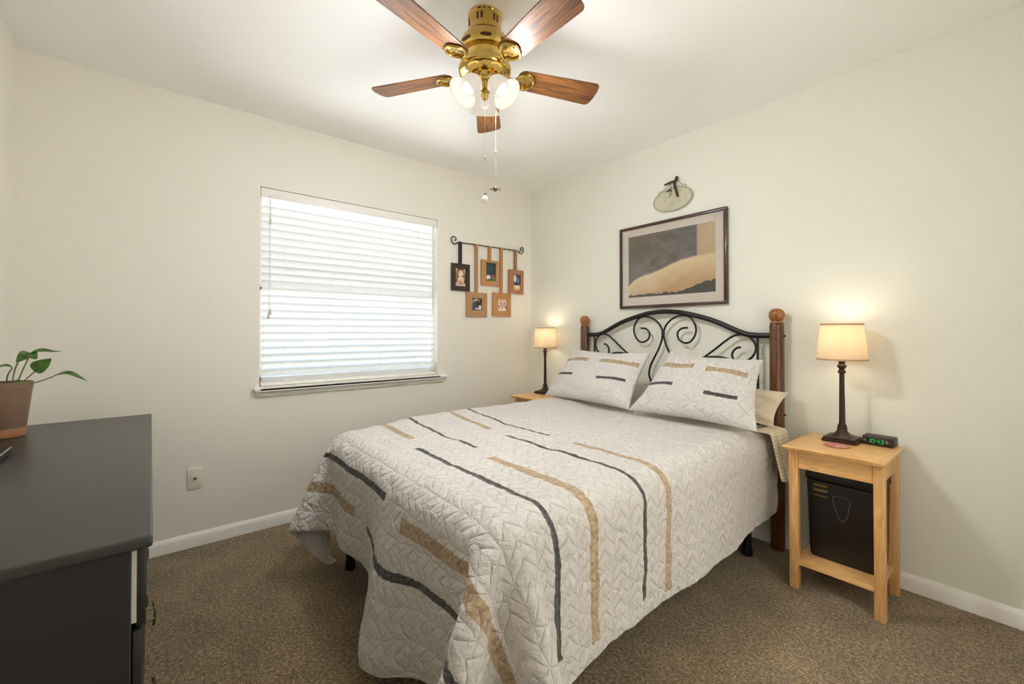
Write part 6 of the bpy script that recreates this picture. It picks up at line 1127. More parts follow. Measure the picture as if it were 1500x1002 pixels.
1,0,0,0,3,0,2,-1,1,-1,-1,-1,0,-1,1,1,2,1,0,-1,-1,-2,0,1,2,1,0,4,0,1,0,1,1,0,0,0,0,-1,0,-1,-1,0,-1,-1,2,1,-2,2,-5,5,-2,1,-1,-2,4,-3,-2,-9,9,-1,2,0,4,-4,-3,0,1,
1,1,1,0,-1,-2,2,-4,2,-1,2,2,-1,1,1,-2,1,-2,-1,-2,1,1,-1,2,0,1,0,2,-1,1,-1,-1,0,-1,0,1,0,2,1,0,-2,0,-2,1,1,0,2,-1,-1,3,1,1,1,0,1,0,-1,-1,0,0,0,0,-1,-1,0,1,0,2,
0,0,-1,0,-1,-2,0,-1,-3,2,1,1,1,-1,1,-3,-5,2,1,1,-2,4,1,-1,0,-1,-1,-3,2,1,7,-5,0,1,-1,-2,3,-6,7,-6,1,1,-1,2,0,2,0,0,-1,-1,-1,1,0,0,1,0,1,1,0,-1,0,-1,0,0,0,1,2,
-1,0,-2,4,1,1,1,1,-1,-1,-1,-1,-1,1,0,0,1,0,-1,0,1,-1,3,-1,1,-3,-1,-1,-1,0,0,1,-1,1,0,0,-2,0,-2,-1,1,0,2,1,0,1,-2,-1,0,2,0,0,-4,5,-1,-1,-1,0,-3,3,-5,5,0,0,2,1,
0,1,-1,-1,-1,-1,0,-1,3,0,1,1,0,0,-1,0,-1,0,-1,1,2,1,0,0,-2,-1,3,1,2,1,0,-1,-1,-2,0,0,0,1,1,0,-1,0,0,0,1,-1,2,0,-2,-1,-2,-1,0,0,0,3,0,0,-1,1,-3,-1,-1,0,2,0,0,2,
-4,1,0,1,0,2,1,-2,0,-2,-1,0,0,1,0,1,2,-1,0,0,0,1,-1,0,0,-3,0,0,2,1,2,0,0,0,-1,-1,-1,-1,1,1,1,1,1,0,-1,-1,-1,3,1,1,0,1,0,-1,-1,-2,-1,1,1,1,1,1,-1,-1,-1,1,0,1,1,
-2,-3,0,0,-2,2,0,0,1,1,0,-3,1,-1,-1,0,-1,3,-1,-1,1,-1,1,1,1,0,1,-2,-2,-1,0,-1,1,1,2,0,-1,1,0,0,2,-2,0,1,-4,1,-1,1,2,1,1,1,0,-1,-1,-1,-1,0,-1,1,2,1,0,0,0,-1,0,
3,0,0,1,0,0,0,0,-1,-1,-1,1,1,2,0,0,-2,0,-1,0,0,-2,6,-3,0,-4,0,0,0,3,0,-1,1,-1,-1,0,1,1,0,-3,1,-4,1,2,0,1,2,1,-2,2,-3,-1,-1,1,-1,2,1,1,2,-2,-2,-1,-2,2,1,-1,1,
-1,-1,2,-2,3,1,1,1,-1,0,-1,-2,-1,1,0,1,1,1,0,-1,0,1,2,0,0,0,1,1,0,0,-1,-1,-1,0,1,1,1,1,0,-2,-2,0,1,0,-2,3,1,-2,0,-4,1,1,-1,3,-2,2,-1,2,1,-4,0,3,-5,4,-4,-1,2,3,
-2,1,1,-1,-1,0,-1,-1,2,-1,1,2,-1,2,-2,-1,5,-6,0,2,0,-1,0,-3,3,0,2,1,0,1,-1,-1,-1,0,-1,0,0,0,1,0,0,1,0,2,0,-2,0,0,1,2,0,1,-1,-1,-2,0,1,2,1,1,-2,-1,-1,-3,1,3,0,
-2,6,-6,2,-2,-3,2,-2,3,-1,3,-3,0,4,-1,-3,1,-4,2,0,0,-2,4,0,2,-2,5,-4,-1,-1,-1,1,1,2,0,2,2,-7,-4,3,0,0,3,1,0,0,-2,0,0,1,2,0,0,0,0,-2,0,0,0,-1,-1,0,1,1,1,3,-1,
-1,-1,-1,0,1,2,1,1,-2,-1,-1,-1,1,1,1,2,-2,-2,-1,-1,0,1,2,-2,5,-3,0,1,-2,-2,-1,3,-3,4,0,0,1,1,-1,0,-1,1,-4,4,-3,0,-1,4,-5,7,-3,1,-2,-1,0,0,3,-4,-1,7,-8,1,1,1,1,
2,0,0,0,-1,-1,0,0,2,0,1,1,0,-1,0,-2,0,0,-1,-1,0,0,3,-1,0,-1,-1,-2,0,0,2,1,2,-1,-2,-1,-1,1,1,1,2,-1,-1,-2,-2,4,-3,1,1,2,1,-4,0,1,3,-7,3,-2,2,0,11,-10,4,-3,1,-3,
4,-6,1,0,0,1,7,-6,2,-1,0,0,-2,0,-1,5,0,-5,7,-5,-2,2,-2,0,4,0,1,-1,-1,-1,-1,0,2,1,0,2,0,-1,1,-1,-2,0,-1,0,0,1,1,1,-1,-1,-1,-2,0,0,2,2,1,0,-3,-1,-1,1,1,1,1,2,-3,
-2,-4,3,0,4,0,-1,4,0,-4,-4,2,2,-3,0,4,-11,13,-5,3,-1,2,-3,2,-2,0,-3,-2,-3,6,3,1,1,-2,-1,-2,-1,1,0,4,-4,3,-1,-4,4,-1,0,4,0,0,0,-1,-1,-1,-1,1,1,0,2,1,-1,0,1,-1,
0,-2,0,-1,2,0,2,-1,0,-1,-2,-1,0,1,2,1,1,-2,-2,-2,1,1,2,-1,2,1,-3,-1,-1,-2,1,3,-1,0,5,-3,2,-6,3,-2,-4,4,-4,9,-3,1,3,-2,-1,1,-2,1,-1,-2,-1,2,1,1,1,-1,1,-3,1,0,0,
1,1,0,-2,-4,2,0,0,4,1,1,-1,-1,-1,-1,-1,0,1,1,1,1,0,0,1,0,0,-1,-2,0,1,1,2,1,-1,0,-2,-1,-1,1,1,2,0,-1,-2,-1,0,0,2,2,-1,1,-1,-1,-2,1,-1,0,2,-1,3,-1,3,-3,0,-1,-3,
3,-5,2,4,-6,7,-1,1,0,0,-2,-1,5,-7,2,1,2,1,-3,1,-6,1,2,2,1,2,0,0,-3,-1,0,0,3,1,1,0,-1,-1,-1,-1,0,-1,0,1,2,0,1,0,1,0,-1,-1,0,0,2,1,2,-1,0,-2,-2,-1,2,1,2,1,-1,-2,
-2,0,0,2,1,3,-2,-1,-1,-2,2,-1,-1,1,1,2,-2,3,-1,-1,0,-3,4,-4,2,1,0,-2,1,3,-2,1,3,-11,5,0,-1,0,5,-1,0,-1,-1,-3,0,2,1,3,-2,2,-4,2,-3,1,1,2,1,1,1,-2,0,-2,-1,-1,0,
0,1,0,2,0,1,0,-1,0,-1,0,1,1,2,0,0,-1,-2,-2,1,1,2,2,-1,-1,-2,0,-1,3,-2,4,-1,1,-2,-4,0,2,-1,2,-1,3,-1,1,1,0,-2,-4,12,-11,-3,-1,4,0,1,2,2,-3,3,-2,-4,0,2,-3,5,2,0,
-2,-1,-1,-1,0,1,4,-3,6,-7,3,-3,0,0,2,1,1,1,0,-1,-1,-1,-1,-1,0,0,0,1,0,3,-1,-2,0,-2,0,0,2,2,0,0,-1,-1,-2,0,2,1,1,0,2,-5,1,-4,3,0,5,-3,1,3,-4,-2,0,-2,0,0,2,1,1,
-1,3,0,-8,5,2,-3,0,2,-5,4,-2,2,3,0,3,-6,-2,-1,0,1,4,1,0,-3,-1,-1,2,-2,4,-4,5,-1,0,-2,-1,0,1,1,2,0,1,0,0,-1,-1,-1,-1,0,-1,0,2,1,0,-2,-1,-2,0,0,1,2,1,1,-2,-1,-1,
-1,1,2,1,-3,2,-4,2,-1,0,-1,3,2,-3,3,-1,-1,-1,1,-3,1,0,4,-2,0,0,2,-2,3,-2,-1,-4,2,1,-1,1,0,2,-2,3,-2,3,-5,1,-1,3,3,-1,1,-5,-4,2,0,4,1,1,0,-1,-1,-1,-1,1,0,1,1,1,
0,0,0,0,-1,-1,0,-1,0,1,1,0,0,-1,-2,-1,-1,2,2,0,1,-1,-1,-1,-1,1,1,2,0,0,-2,-2,-1,1,2,2,-1,1,1,-1,-2,-2,1,0,-1,-2,3,1,0,-1,5,-3,1,1,-1,0,-6,2,1,-1,2,0,2,4,-9,3,
-3,1,0,0,3,2,-1,-1,-2,1,-2,2,3,0,0,0,-1,-1,-2,0,1,1,0,2,1,0,-1,1,-2,0,0,-1,1,1,1,0,-1,0,-2,0,-1,1,2,1,0,-1,-1,-1,0,1,0,1,0,1,-3,0,-1,0,-1,4,2,-2,1,-1,1,-2,-2,
1,-1,1,-1,1,-1,-2,3,3,-1,1,-1,0,-1,-3,0,0,3,1,-3,7,-4,-1,-2,3,-1,0,-3,8,-4,3,-4,-2,1,1,2,2,0,-1,-1,-1,-1,-1,0,1,1,1,1,0,0,0,0,-1,-1,0,0,1,0,1,-1,0,-1,-1,0,1,2,
2,0,-2,-1,-1,0,0,1,0,-1,2,-2,2,-2,0,3,-3,2,-1,2,-2,1,1,-1,-1,0,-1,-1,0,1,0,0,2,1,0,-1,0,1,-3,-1,-1,2,3,-2,4,-2,0,-7,1,3,1,-3,5,-5,3,0,-1,0,2,1,1,1,-1,-1,-1,-1,
-1,1,0,1,0,1,0,1,-1,2,0,-1,0,0,1,0,1,0,-1,0,-1,1,1,0,1,0,-1,-2,-1,1,0,3,-2,0,1,-4,2,1,-2,1,1,4,-4,0,0,0,3,-2,-1,-1,-2,2,-2,2,1,3,-3,1,1,1,-4,2,-1,-1,0,-2,3,0,
3,-3,5,-7,-1,1,1,2,1,-4,2,6,-6,0,1,1,0,1,-1,-1,0,0,0,0,-1,1,0,-1,1,1,0,1,-1,-1,-1,0,2,0,1,0,0,-1,0,0,1,1,0,0,-1,-2,-1,0,-1,3,1,0,1,-1,-1,0,0,0,-5,4,1,1,3,-3,1,
0,-2,-1,4,-5,1,1,-2,5,-3,-1,-1,4,0,-1,0,0,-1,0,0,1,0,-5,9,-7,2,-1,0,2,1,0,-5,4,-1,0,2,-1,0,1,0,0,0,-1,0,1,-2,0,0,0,1,2,0,-1,-1,0,0,0,2,1,1,-1,1,-2,0,0,1,0,-1,
-1,-1,0,0,3,-1,0,1,0,1,-1,-2,0,2,-3,0,1,2,-1,2,0,-3,2,-2,-4,11,-6,1,-2,-3,2,1,3,-3,1,2,-1,-2,1,-2,1,-1,3,0,-6,4,-4,3,1,1,3,0,-1,1,-2,0,-2,2,0,0,1,0,0,1,-1,-1,
-1,-1,0,1,1,1,0,-1,-1,0,0,2,1,1,0,0,-1,0,-1,0,-1,0,1,-1,0,-1,1,-1,1,5,-2,1,-1,-1,-1,-1,-5,4,9,-6,4,-3,-1,4,-5,-3,3,-2,-3,11,-7,2,-3,0,1,-2,6,0,4,-5,-1,-2,0,-1,
1,0,0,1,1,-1,-1,1,2,3,-3,2,-2,-1,-1,-1,0,1,1,1,1,1,-1,0,-2,-1,-1,1,0,2,1,0,-2,0,0,2,0,1,1,1,-1,-1,-1,-1,-1,0,1,-1,1,0,0,-2,2,3,-1,2,-2,-1,1,-3,-1,1,4,-10,9,0,
1,0,-7,7,-3,0,4,5,-11,5,-4,1,-1,1,2,-2,2,-3,4,-1,-1,-2,-1,4,-3,2,1,-2,2,2,-3,0,-3,6,0,-2,0,-2,1,-1,1,1,1,1,0,0,-1,-2,0,0,0,2,0,0,-2,1,0,1,1,1,0,-1,0,0,-1,-1,
-1,0,0,1,0,0,1,0,2,4,-4,-2,2,-1,-2,1,-2,0,2,-3,6,-1,-3,1,0,-1,0,1,1,0,-5,4,-3,0,0,2,0,1,4,-2,0,-1,0,-3,0,1,-5,5,2,-1,2,1,-4,2,1,-1,0,1,-2,-1,0,0,2,0,2,0,1,0,
-2,-2,0,0,0,2,0,1,-2,-1,1,1,1,0,-1,0,0,-2,0,-1,0,0,0,1,0,2,0,1,0,4,-9,8,-4,-1,-1,0,1,-1,1,0,2,-2,1,-1,-1,-2,4,-5,7,1,-2,1,-4,1,-2,1,1,2,-1,1,-1,-2,2,-4,2,-1,0,
4,-2,0,4,-1,-2,1,-1,0,-2,2,-5,3,1,0,1,0,2,0,1,-1,-2,0,-1,0,0,3,0,1,-2,-1,0,1,2,-1,-1,0,-2,-1,0,0,0,0,1,1,1,0,2,-1,0,1,-7,4,-5,4,-3,1,1,-4,8,-1,2,2,-3,-3,-1,2,
-3,0,12,-8,0,-1,-4,3,-3,5,1,-1,2,1,-6,1,-1,-2,2,1,2,0,-3,3,1,-1,2,-2,-1,0,-4,2,-3,6,-2,1,2,0,2,-1,0,-1,-1,-1,-1,1,1,2,0,0,-2,-1,-1,2,1,-2,0,-1,-2,0,0,1,0,1,1,
0,1,0,0,-1,1,-1,-1,2,-2,1,-4,1,1,1,4,-4,4,-3,-4,1,0,1,-3,7,1,-9,7,-3,1,-2,2,1,-1,1,5,-7,-1,0,0,0,1,1,0,0,2,1,-1,4,-3,-3,-1,-1,2,-2,1,0,-1,3,1,1,1,-1,0,-2,-1,
-1,0,1,2,1,1,-1,-1,-2,-1,1,2,-1,-1,-1,-1,0,1,0,1,1,1,0,1,-1,0,0,-1,-1,-1,0,-2,0,-2,5,0,2,-1,-1,4,-4,-1,1,0,-2,0,3,-1,2,0,-4,1,-3,2,0,3,1,0,-6,2,0,0,0,2,1,1,2,
-1,5,-7,-1,-1,-3,1,4,0,-6,5,-2,3,0,2,1,-1,0,-2,-1,0,-1,1,1,1,1,1,-1,-1,-2,-1,1,1,0,-1,-1,-1,1,1,1,1,0,1,0,0,-1,0,-1,-1,-2,0,1,0,0,1,2,2,-1,0,1,-2,-2,0,-1,0,-1,
3,3,1,-2,1,-5,2,-3,2,4,-1,0,1,-4,0,1,-3,2,2,1,-1,1,-2,1,-7,5,0,-4,5,-1,-4,4,2,-2,4,-1,3,-2,0,-2,-1,0,-1,0,2,0,2,1,0,-2,-2,-1,0,2,1,2,-1,-2,1,1,1,2,0,1,0,-2,0,
-1,0,-1,-1,0,0,0,0,2,1,1,-1,-2,4,-2,-1,-1,-1,0,0,0,2,6,-5,2,1,-5,-2,2,1,2,-1,2,-2,-4,1,0,-1,3,1,1,0,0,-1,-1,-1,-2,1,0,-1,2,-1,5,-4,2,2,-1,0,-2,1,-2,1,-1,1,0,1,
1,2,0,-1,-2,0,-1,-1,2,2,1,0,-3,2,1,2,0,0,0,-1,-1,0,-1,-1,-1,1,0,0,1,2,0,0,3,-2,0,0,-2,-1,-1,0,0,0,2,2,1,-3,2,-6,-2,0,6,-2,5,-1,0,-3,0,-1,4,2,-3,2,0,1,-4,3,-4,
-1,0,0,0,1,1,-1,3,-2,2,0,0,-2,1,-2,0,-1,1,3,-1,2,1,0,-1,-1,0,-2,-1,0,3,1,0,1,-3,0,1,1,0,0,-1,0,-2,-1,0,-1,1,1,0,1,1,1,-1,1,-1,0,0,0,-2,2,-3,0,2,-1,2,1,-1,1,-3,
-1,2,-2,0,2,2,-1,0,-3,0,-1,1,-2,1,5,0,-1,-3,1,-5,3,2,-1,2,4,-1,0,-1,0,0,2,-4,-1,2,-4,1,1,1,1,-1,3,0,0,0,-1,-1,-2,0,1,2,1,0,0,-2,-1,1,1,0,-1,0,-1,-2,0,1,-1,1,1,
0,0,1,0,1,1,-1,-1,-3,1,-1,0,-3,5,0,-2,8,-2,-2,2,-3,0,-3,-2,3,2,1,0,-2,-1,-1,0,4,-1,1,5,-5,-2,-1,-2,2,0,0,0,2,1,-3,3,0,1,-1,-3,-3,4,-2,-2,2,2,-1,2,2,0,0,0,0,-2,
-1,-1,1,1,1,1,0,0,-2,-1,-1,2,0,-1,-1,-2,0,0,1,0,1,1,0,0,1,0,1,-2,0,0,-2,0,2,-3,1,1,1,-1,2,-5,3,3,-6,0,-2,6,-1,3,-1,0,-1,-1,2,-3,0,0,3,0,-6,4,-2,-1,2,-1,2,4,-2,
2,-2,0,-2,0,-2,-1,2,0,-2,2,-1,2,1,1,0,1,0,-1,0,-2,0,0,1,0,2,0,1,-1,-2,-1,-1,2,2,-1,-2,-1,0,-1,1,1,1,2,0,0,0,-1,0,0,0,0,-2,0,-1,-3,4,0,0,0,4,-1,2,-4,-3,1,-1,4,
-4,4,0,2,-2,-2,0,-4,5,1,2,-2,1,-3,-2,1,1,0,4,-2,-1,2,-2,0,5,-6,-1,2,1,-3,5,-5,0,2,1,1,1,1,-2,1,-2,-2,0,1,0,1,2,0,1,-2,-1,-2,0,1,1,1,-2,0,0,-1,1,1,1,1,0,0,0,-1,
-1,-1,0,1,-2,1,-1,2,-2,1,4,-1,0,-1,1,-4,1,0,1,-2,-1,3,2,-1,-1,0,-1,3,-2,2,1,-4,4,-6,1,0,0,4,-1,-1,3,-2,2,-3,-1,-6,6,-1,-1,0,3,-5,6,0,2,-1,1,-1,-1,1,-2,-1,1,0,
0,2,1,1,0,-1,-1,-2,0,0,1,1,1,-1,-1,0,0,1,0,1,1,0,0,-1,-1,-1,0,-1,0,2,-1,1,-3,2,1,-2,3,4,-3,-1,2,-2,-4,-1,4,-1,2,-1,1,-2,1,-1,4,-2,0,3,-3,-3,1,-1,1,0,-2,6,-2,0,
3,-3,-2,0,-2,-1,2,1,3,0,-1,1,-2,0,1,0,1,0,-1,-1,0,-1,1,1,1,2,-1,0,-1,-1,-1,0,1,1,0,0,0,1,-1,0,0,0,0,0,1,1,-1,-1,-1,-1,0,2,-1,2,0,-1,4,-2,-3,4,-5,4,-1,-3,0,3,0,
-3,2,0,0,1,-2,0,5,-9,7,1,-4,6,-6,0,-1,2,0,1,-3,3,0,-2,-1,4,-3,2,-3,2,0,0,2,0,-1,6,-8,1,0,1,2,-1,-1,-1,0,0,1,1,0,1,0,-1,-1,1,0,0,0,0,-1,1,0,1,1,-2,0,-1,1,0,0,1,
-1,-1,-2,0,1,2,1,0,1,-5,0,3,-3,3,1,1,-2,0,-1,-1,3,-1,-1,1,-4,3,-1,-2,5,5,-4,0,-5,3,0,1,-3,2,0,1,-2,3,-4,5,-5,1,-1,1,1,0,1,0,2,-2,-5,3,0,1,-1,2,0,0,0,0,0,0,1,0,
0,0,0,0,0,1,0,0,-1,-1,1,2,0,0,0,-2,0,-1,0,1,0,1,-1,0,-1,-2,2,1,6,-1,-4,6,-8,0,0,-1,1,1,2,-2,4,-4,3,-3,-2,5,-6,0,2,1,-3,4,0,0,0,1,-2,2,-1,-2,-1,1,-2,8,-5,1,2,
-3,0,-2,1,1,4,-2,3,-5,2,1,-6,1,3,1,1,0,-1,-1,0,0,0,0,0,0,1,1,0,1,-1,-1,-1,1,0,2,0,0,-1,-2,-1,1,0,1,1,1,-2,-1,0,-1,2,-3,4,1,-8,6,0,-2,0,0,5,-3,6,-7,3,-3,4,-3,
-7,7,-2,2,-1,1,1,-2,1,1,-1,2,0,-1,1,-3,-1,-2,-4,7,4,-3,2,1,-3,0,-1,-2,4,0,0,-3,-2,1,2,0,2,1,1,0,0,-1,-2,0,0,0,1,1,0,2,0,0,-1,-2,0,2,0,2,0,1,-2,-1,-2,0,1,1,1,1,
-1,-2,0,-1,2,1,6,-4,4,-5,-4,0,0,-2,4,-3,5,4,-4,-3,0,4,-6,2,0,-1,0,1,2,0,-1,1,2,-1,1,-3,2,-4,2,4,-9,4,4,-1,-1,0,-2,0,1,-1,0,6,-3,-2,-1,1,-2,2,2,1,1,-1,-1,0,-2,
0,-1,0,1,1,1,1,0,1,-2,0,0,1,1,2,0,1,-2,-2,-1,0,1,1,2,0,-1,-2,0,0,-1,0,4,-5,5,0,-3,-1,0,1,1,3,-5,4,1,-1,-3,4,-2,-3,1,0,0,-3,0,3,0,1,1,1,3,-5,2,-4,-5,5,-2,2,3,1,
2,-3,0,-4,1,1,1,2,-1,0,-1,0,0,1,1,1,1,0,-1,-1,-2,0,0,0,0,0,1,1,0,0,0,-2,0,0,1,2,1,0,0,-2,-2,0,1,1,1,2,1,-5,-2,1,1,1,1,4,-5,1,0,-2,-2,0,-1,4,3,-3,5,-3,-1,0,1,2,
-1,-5,2,-2,-1,2,0,1,1,-1,2,0,-1,-1,-2,1,-2,2,4,-3,3,-3,0,0,-2,-2,5,1,1,0,-2,-2,1,0,1,2,1,0,0,-1,-1,-1,-1,0,0,-1,1,1,3,-2,-1,-1,-1,0,0,2,2,0,0,-2,-2,0,0,3,1,-2,
2,-2,-3,-1,6,-2,-5,9,0,-2,-3,0,-1,0,2,-4,3,-2,4,0,1,-1,-2,-1,1,8,-8,0,-1,-1,0,1,1,2,0,2,-1,-1,-2,2,-2,-2,6,-1,0,0,-4,0,6,-7,2,6,-4,2,-1,-3,0,0,1,1,2,1,0,0,-1,
-1,-1,-1,0,-1,0,2,0,0,-1,-1,-2,0,0,2,2,0,1,-2,-2,-1,0,1,2,1,0,-1,-3,-4,4,1,1,0,0,2,1,-3,-1,-1,-1,1,0,1,0,3,0,0,2,2,-12,8,-1,-2,0,-1,-1,0,2,3,-2,6,1,-7,0,-1,-3,
2,1,2,2,-1,0,-9,9,-2,-3,9,-2,0,-1,-2,-1,-1,1,0,1,2,0,1,-1,0,-1,-1,-1,0,0,2,1,-1,-1,-1,-1,-1,-1,2,2,1,1,-2,-1,-2,0,2,1,2,-1,0,-2,-2,-1,1,4,0,4,-6,4,-3,-3,1,-1,
0,3,-2,-1,0,2,-1,0,3,1,-1,0,-1,3,-4,0,-3,1,2,-4,2,7,-5,-1,4,-8,2,2,1,3,-2,6,-12,3,-1,-1,5,2,1,0,-2,-2,-1,0,1,1,2,0,1,0,0,0,-1,-1,-1,0,1,2,1,0,-2,-2,0,-1,1,1,2,
1,-2,-2,-1,1,0,2,1,1,-3,2,-2,-3,-1,3,-2,5,-1,1,-1,0,1,-2,-5,3,-1,1,0,0,1,1,1,2,0,0,-4,1,-2,5,-6,0,1,3,-2,4,-1,-4,6,-6,4,-4,2,3,-7,9,-5,-2,1,0,2,2,1,-1,0,-2,-1,
-1,0,0,2,1,0,1,0,1,0,-2,0,1,1,1,1,0,0,-2,-2,0,1,1,1,2,-1,-2,-3,1,-1,3,0,2,-3,0,3,-3,2,-1,1,0,1,3,0,-2,2,-3,0,2,-5,3,-3,0,2,5,-6,0,2,0,2,1,-7,4,-3,2,-5,3,4,-1,
2,-5,3,-7,2,1,3,5,-7,3,-1,-2,0,1,1,1,2,0,0,-1,-2,-1,0,-1,1,1,0,1,1,1,-1,0,-1,0,1,1,2,1,-1,-1,-2,-1,0,2,1,2,-1,-1,-2,-1,1,1,2,5,2,-6,2,-4,-2,-1,4,1,-2,3,1,0,2,
-4,-1,-2,-4,6,-1,0,-7,9,-1,-1,8,-5,0,3,-2,3,-8,-1,0,-3,8,1,-3,-1,4,-2,-2,0,-2,2,0,2,1,-3,-2,0,2,1,1,1,-1,1,-1,-2,-1,-1,0,1,0,1,0,1,-1,-1,-1,0,1,1,1,1,0,-1,-2,
-1,0,1,3,1,-2,0,-2,-2,2,3,-2,-2,10,-2,-1,2,-4,3,-3,3,0,-1,1,0,4,-7,8,-1,-5,2,-3,2,-6,3,0,-3,6,0,-2,1,1,2,0,-2,-3,-2,2,5,3,-4,1,-3,-5,-2,4,2,-1,-2,1,-1,-1,-1,1,
1,1,2,0,-1,0,-1,-1,-1,-1,1,-1,1,2,0,-1,-1,-1,-1,0,1,2,1,-1,0,-2,-1,0,0,3,2,-2,0,-1,-1,-1,6,5,-2,2,-1,-1,5,-6,1,-2,-1,4,-5,3,1,5,-2,0,1,-2,-4,4,-2,2,-5,1,0,1,3,
0,-2,3,-1,-2,8,-9,0,-3,4,2,-1,1,-4,6,-5,-10,3,3,1,0,-1,-2,0,0,1,1,1,0,0,0,0,0,-1,-1,0,-1,2,0,0,0,-2,-1,0,0,0,1,2,-1,0,-2,0,0,1,1,3,-2,-1,-3,3,-3,3,2,8,-4,3,-4,
-5,5,-5,7,-5,-1,5,2,-5,-2,1,4,5,-5,4,-6,1,-1,3,-4,4,-4,2,3,-1,3,-1,-8,4,3,-1,-7,8,4,-5,4,-7,-4,1,-4,2,2,1,0,0,-2,0,-1,1,0,1,1,0,0,0,0,-1,-1,-1,0,1,1,0,0,-1,-2,
-1,0,1,1,1,0,0,-1,-1,0,2,-1,3,-1,1,-4,2,-3,1,1,0,2,-1,1,-4,12,-11,0,-2,0,-4,10,3,0,-3,-9,14,-15,11,1,4,-10,2,-4,1,-6,8,-2,-5,6,2,3,-2,-2,4,-11,7,3,-5,6,-2,-6,
2,0,3,1,1,0,0,-2,0,-1,0,1,0,1,1,0,1,0,-1,-1,-1,2,1,1,-1,-1,-1,-2,0,0,1,1,1,0,-1,-1,0,1,1,1,0,-2,-1,-5,4,-3,-3,5,-2,11,-1,-3,-3,-2,1,6,-2,1,-9,9,2,-9,3,-2,9,-7,
4,1,-1,3,-12,10,-2,-4,-4,16,-4,-6,2,1,-4,2,5,-6,0,5,-5,-1,-2,1,1,1,2,1,2,-2,0,-2,-1,-1,0,0,2,1,1,0,0,0,-1,0,0,1,0,1,-1,-1,-1,-1,0,0,2,1,0,0,0,-1,0,1,0,1,-1,-3,
1,-4,5,-5,7,2,-10,14,-9,-3,13,-1,-9,-2,-3,10,-8,2,6,-6,2,-9,19,-17,3,7,-7,10,-13,11,-17,19,-3,0,4,-2,-9,10,-8,-1,-3,4,-2,2,-3,6,-2,0,1,2,1,0,1,-1,-1,-1,-1,-1,
1,0,1,2,1,-1,-1,0,0,1,0,0,-1,0,0,-1,-1,0,1,0,2,1,0,0,-1,0,-1,0,1,-1,5,0,-5,-2,8,-4,-5,8,-6,9,-4,-13,-4,10,-3,7,-1,6,-7,-3,6,-13,16,-5,1,0,-4,1,0,4,-12,13,-4,
-3,4,1,-3,3,-6,2,-4,5,0,2,1,5,-4,-1,0,-1,1,2,1,0,-1,-1,-2,-1,1,0,1,1,1,-1,0,0,-1,1,-1,0,-1,1,-1,0,0,0,0,0,2,0,1,0,0,-1,-1,0,0,-1,4,-9,-2,8,-2,1,2,2,-3,0,5,-3,
-4,6,0,3,-4,-1,-12,3,10,-7,10,-4,-6,3,-1,3,2,-6,2,2,6,-6,-7,4,4,5,-10,5,1,-10,3,1,3,4,-2,-1,1,0,0,1,-1,0,0,0,-1,-1,0,0,1,1,1,-1,0,-1,-1,1,1,-1,-1,0,-1,1,0,1,1,
0,0,0,0,1,0,-1,0,-2,-1,0,0,-3,14,-8,-5,3,-2,2,6,-2,-4,-6,6,2,-5,7,2,-3,1,5,-6,-8,6,5,-8,3,10,-7,-8,2,4,-4,9,-8,-1,6,-7,1,-4,12,-6,3,7,-8,-3,2,-7,1,8,0,0,0,-1,
0,0,0,-1,0,1,0,0,1,0,0,-1,-1,0,0,1,
]
NX, NY = 89, 90
qd = np.array(QUILT, np.int32).reshape(3, NY, NX).transpose(1, 2, 0)
qd = np.cumsum(qd, axis=0)
qp = np.cumsum(qd, axis=1) * 5e-4
quv = np.zeros((NY, NX, 2))
for j in range(NY):
    for i in range(NX):
        x = 0.255 + 2.2 * i / (NX - 1)
        yf = -2.37 - 0.085 * math.exp(-((x - 1.72) / .33) ** 2) + 0.03 * math.exp(-((x - .95) / .3) ** 2)
        y = yf + (-0.14 - yf) * j / (NY - 1)
        if x > 1.3: x += 0.05 * (-0.6 - y) / 1.8 * max(0, min(1, (x - 1.3) / 0.8))
        quv[j, i] = (x, y)
def grid_obj(name, P, UV, m, base, thick=0.0, sub=1, offset=-1, pucker=0.0):
    ny, nx, _ = P.shape
    me = bpy.data.meshes.new(name)
    me.from_pydata((P - np.array(base)).reshape(-1, 3).tolist(), [], [(j * nx + i, j * nx + i + 1, (j + 1) * nx + i + 1, (j + 1) * nx + i) for j in range(ny - 1) for i in range(nx - 1)])
    uvl = me.uv_layers.new(name='UVMap')
    fl = UV.reshape(-1, 2)
    lv = np.zeros(len(me.loops), np.int32); me.loops.foreach_get('vertex_index', lv)
    uvl.data.foreach_set('uv', fl[lv].astype(np.float32).ravel())
    me.polygons.foreach_set('use_smooth', [True] * len(me.polygons))
    me.materials.append(m)
    o = bpy.data.objects.new(name, me)
    o.location = base
    link(o)
    ROOT[o.name] = Vector(base)
    if thick:
        s = o.modifiers.new('thickness', 'SOLIDIFY'); s.thickness = thick; s.offset = offset
    if sub:
        s = o.modifiers.new('smooth', 'SUBSURF'); s.levels = sub; s.render_levels = sub
    if pucker:
        for nm, sc, st in (('puckers', 0.045, pucker), ('ripples', 0.13, pucker * 1.3)):
            tx = bpy.data.textures.new(nm, 'CLOUDS'); tx.noise_scale = sc; tx.noise_depth = 2
            s = o.modifiers.new(nm, 'DISPLACE'); s.texture = tx; s.strength = st; s.mid_level = 0.5; s.texture_coords = 'LOCAL'
    return o
q = grid_obj('quilt', qp, quv, M['quilt'], (1.36, -1.0, 0.65), 0.007, 2, 1, 0.0075)
tag(q, 'off-white quilted bedspread with charcoal and tan strips draped over the bed', 'quilt')

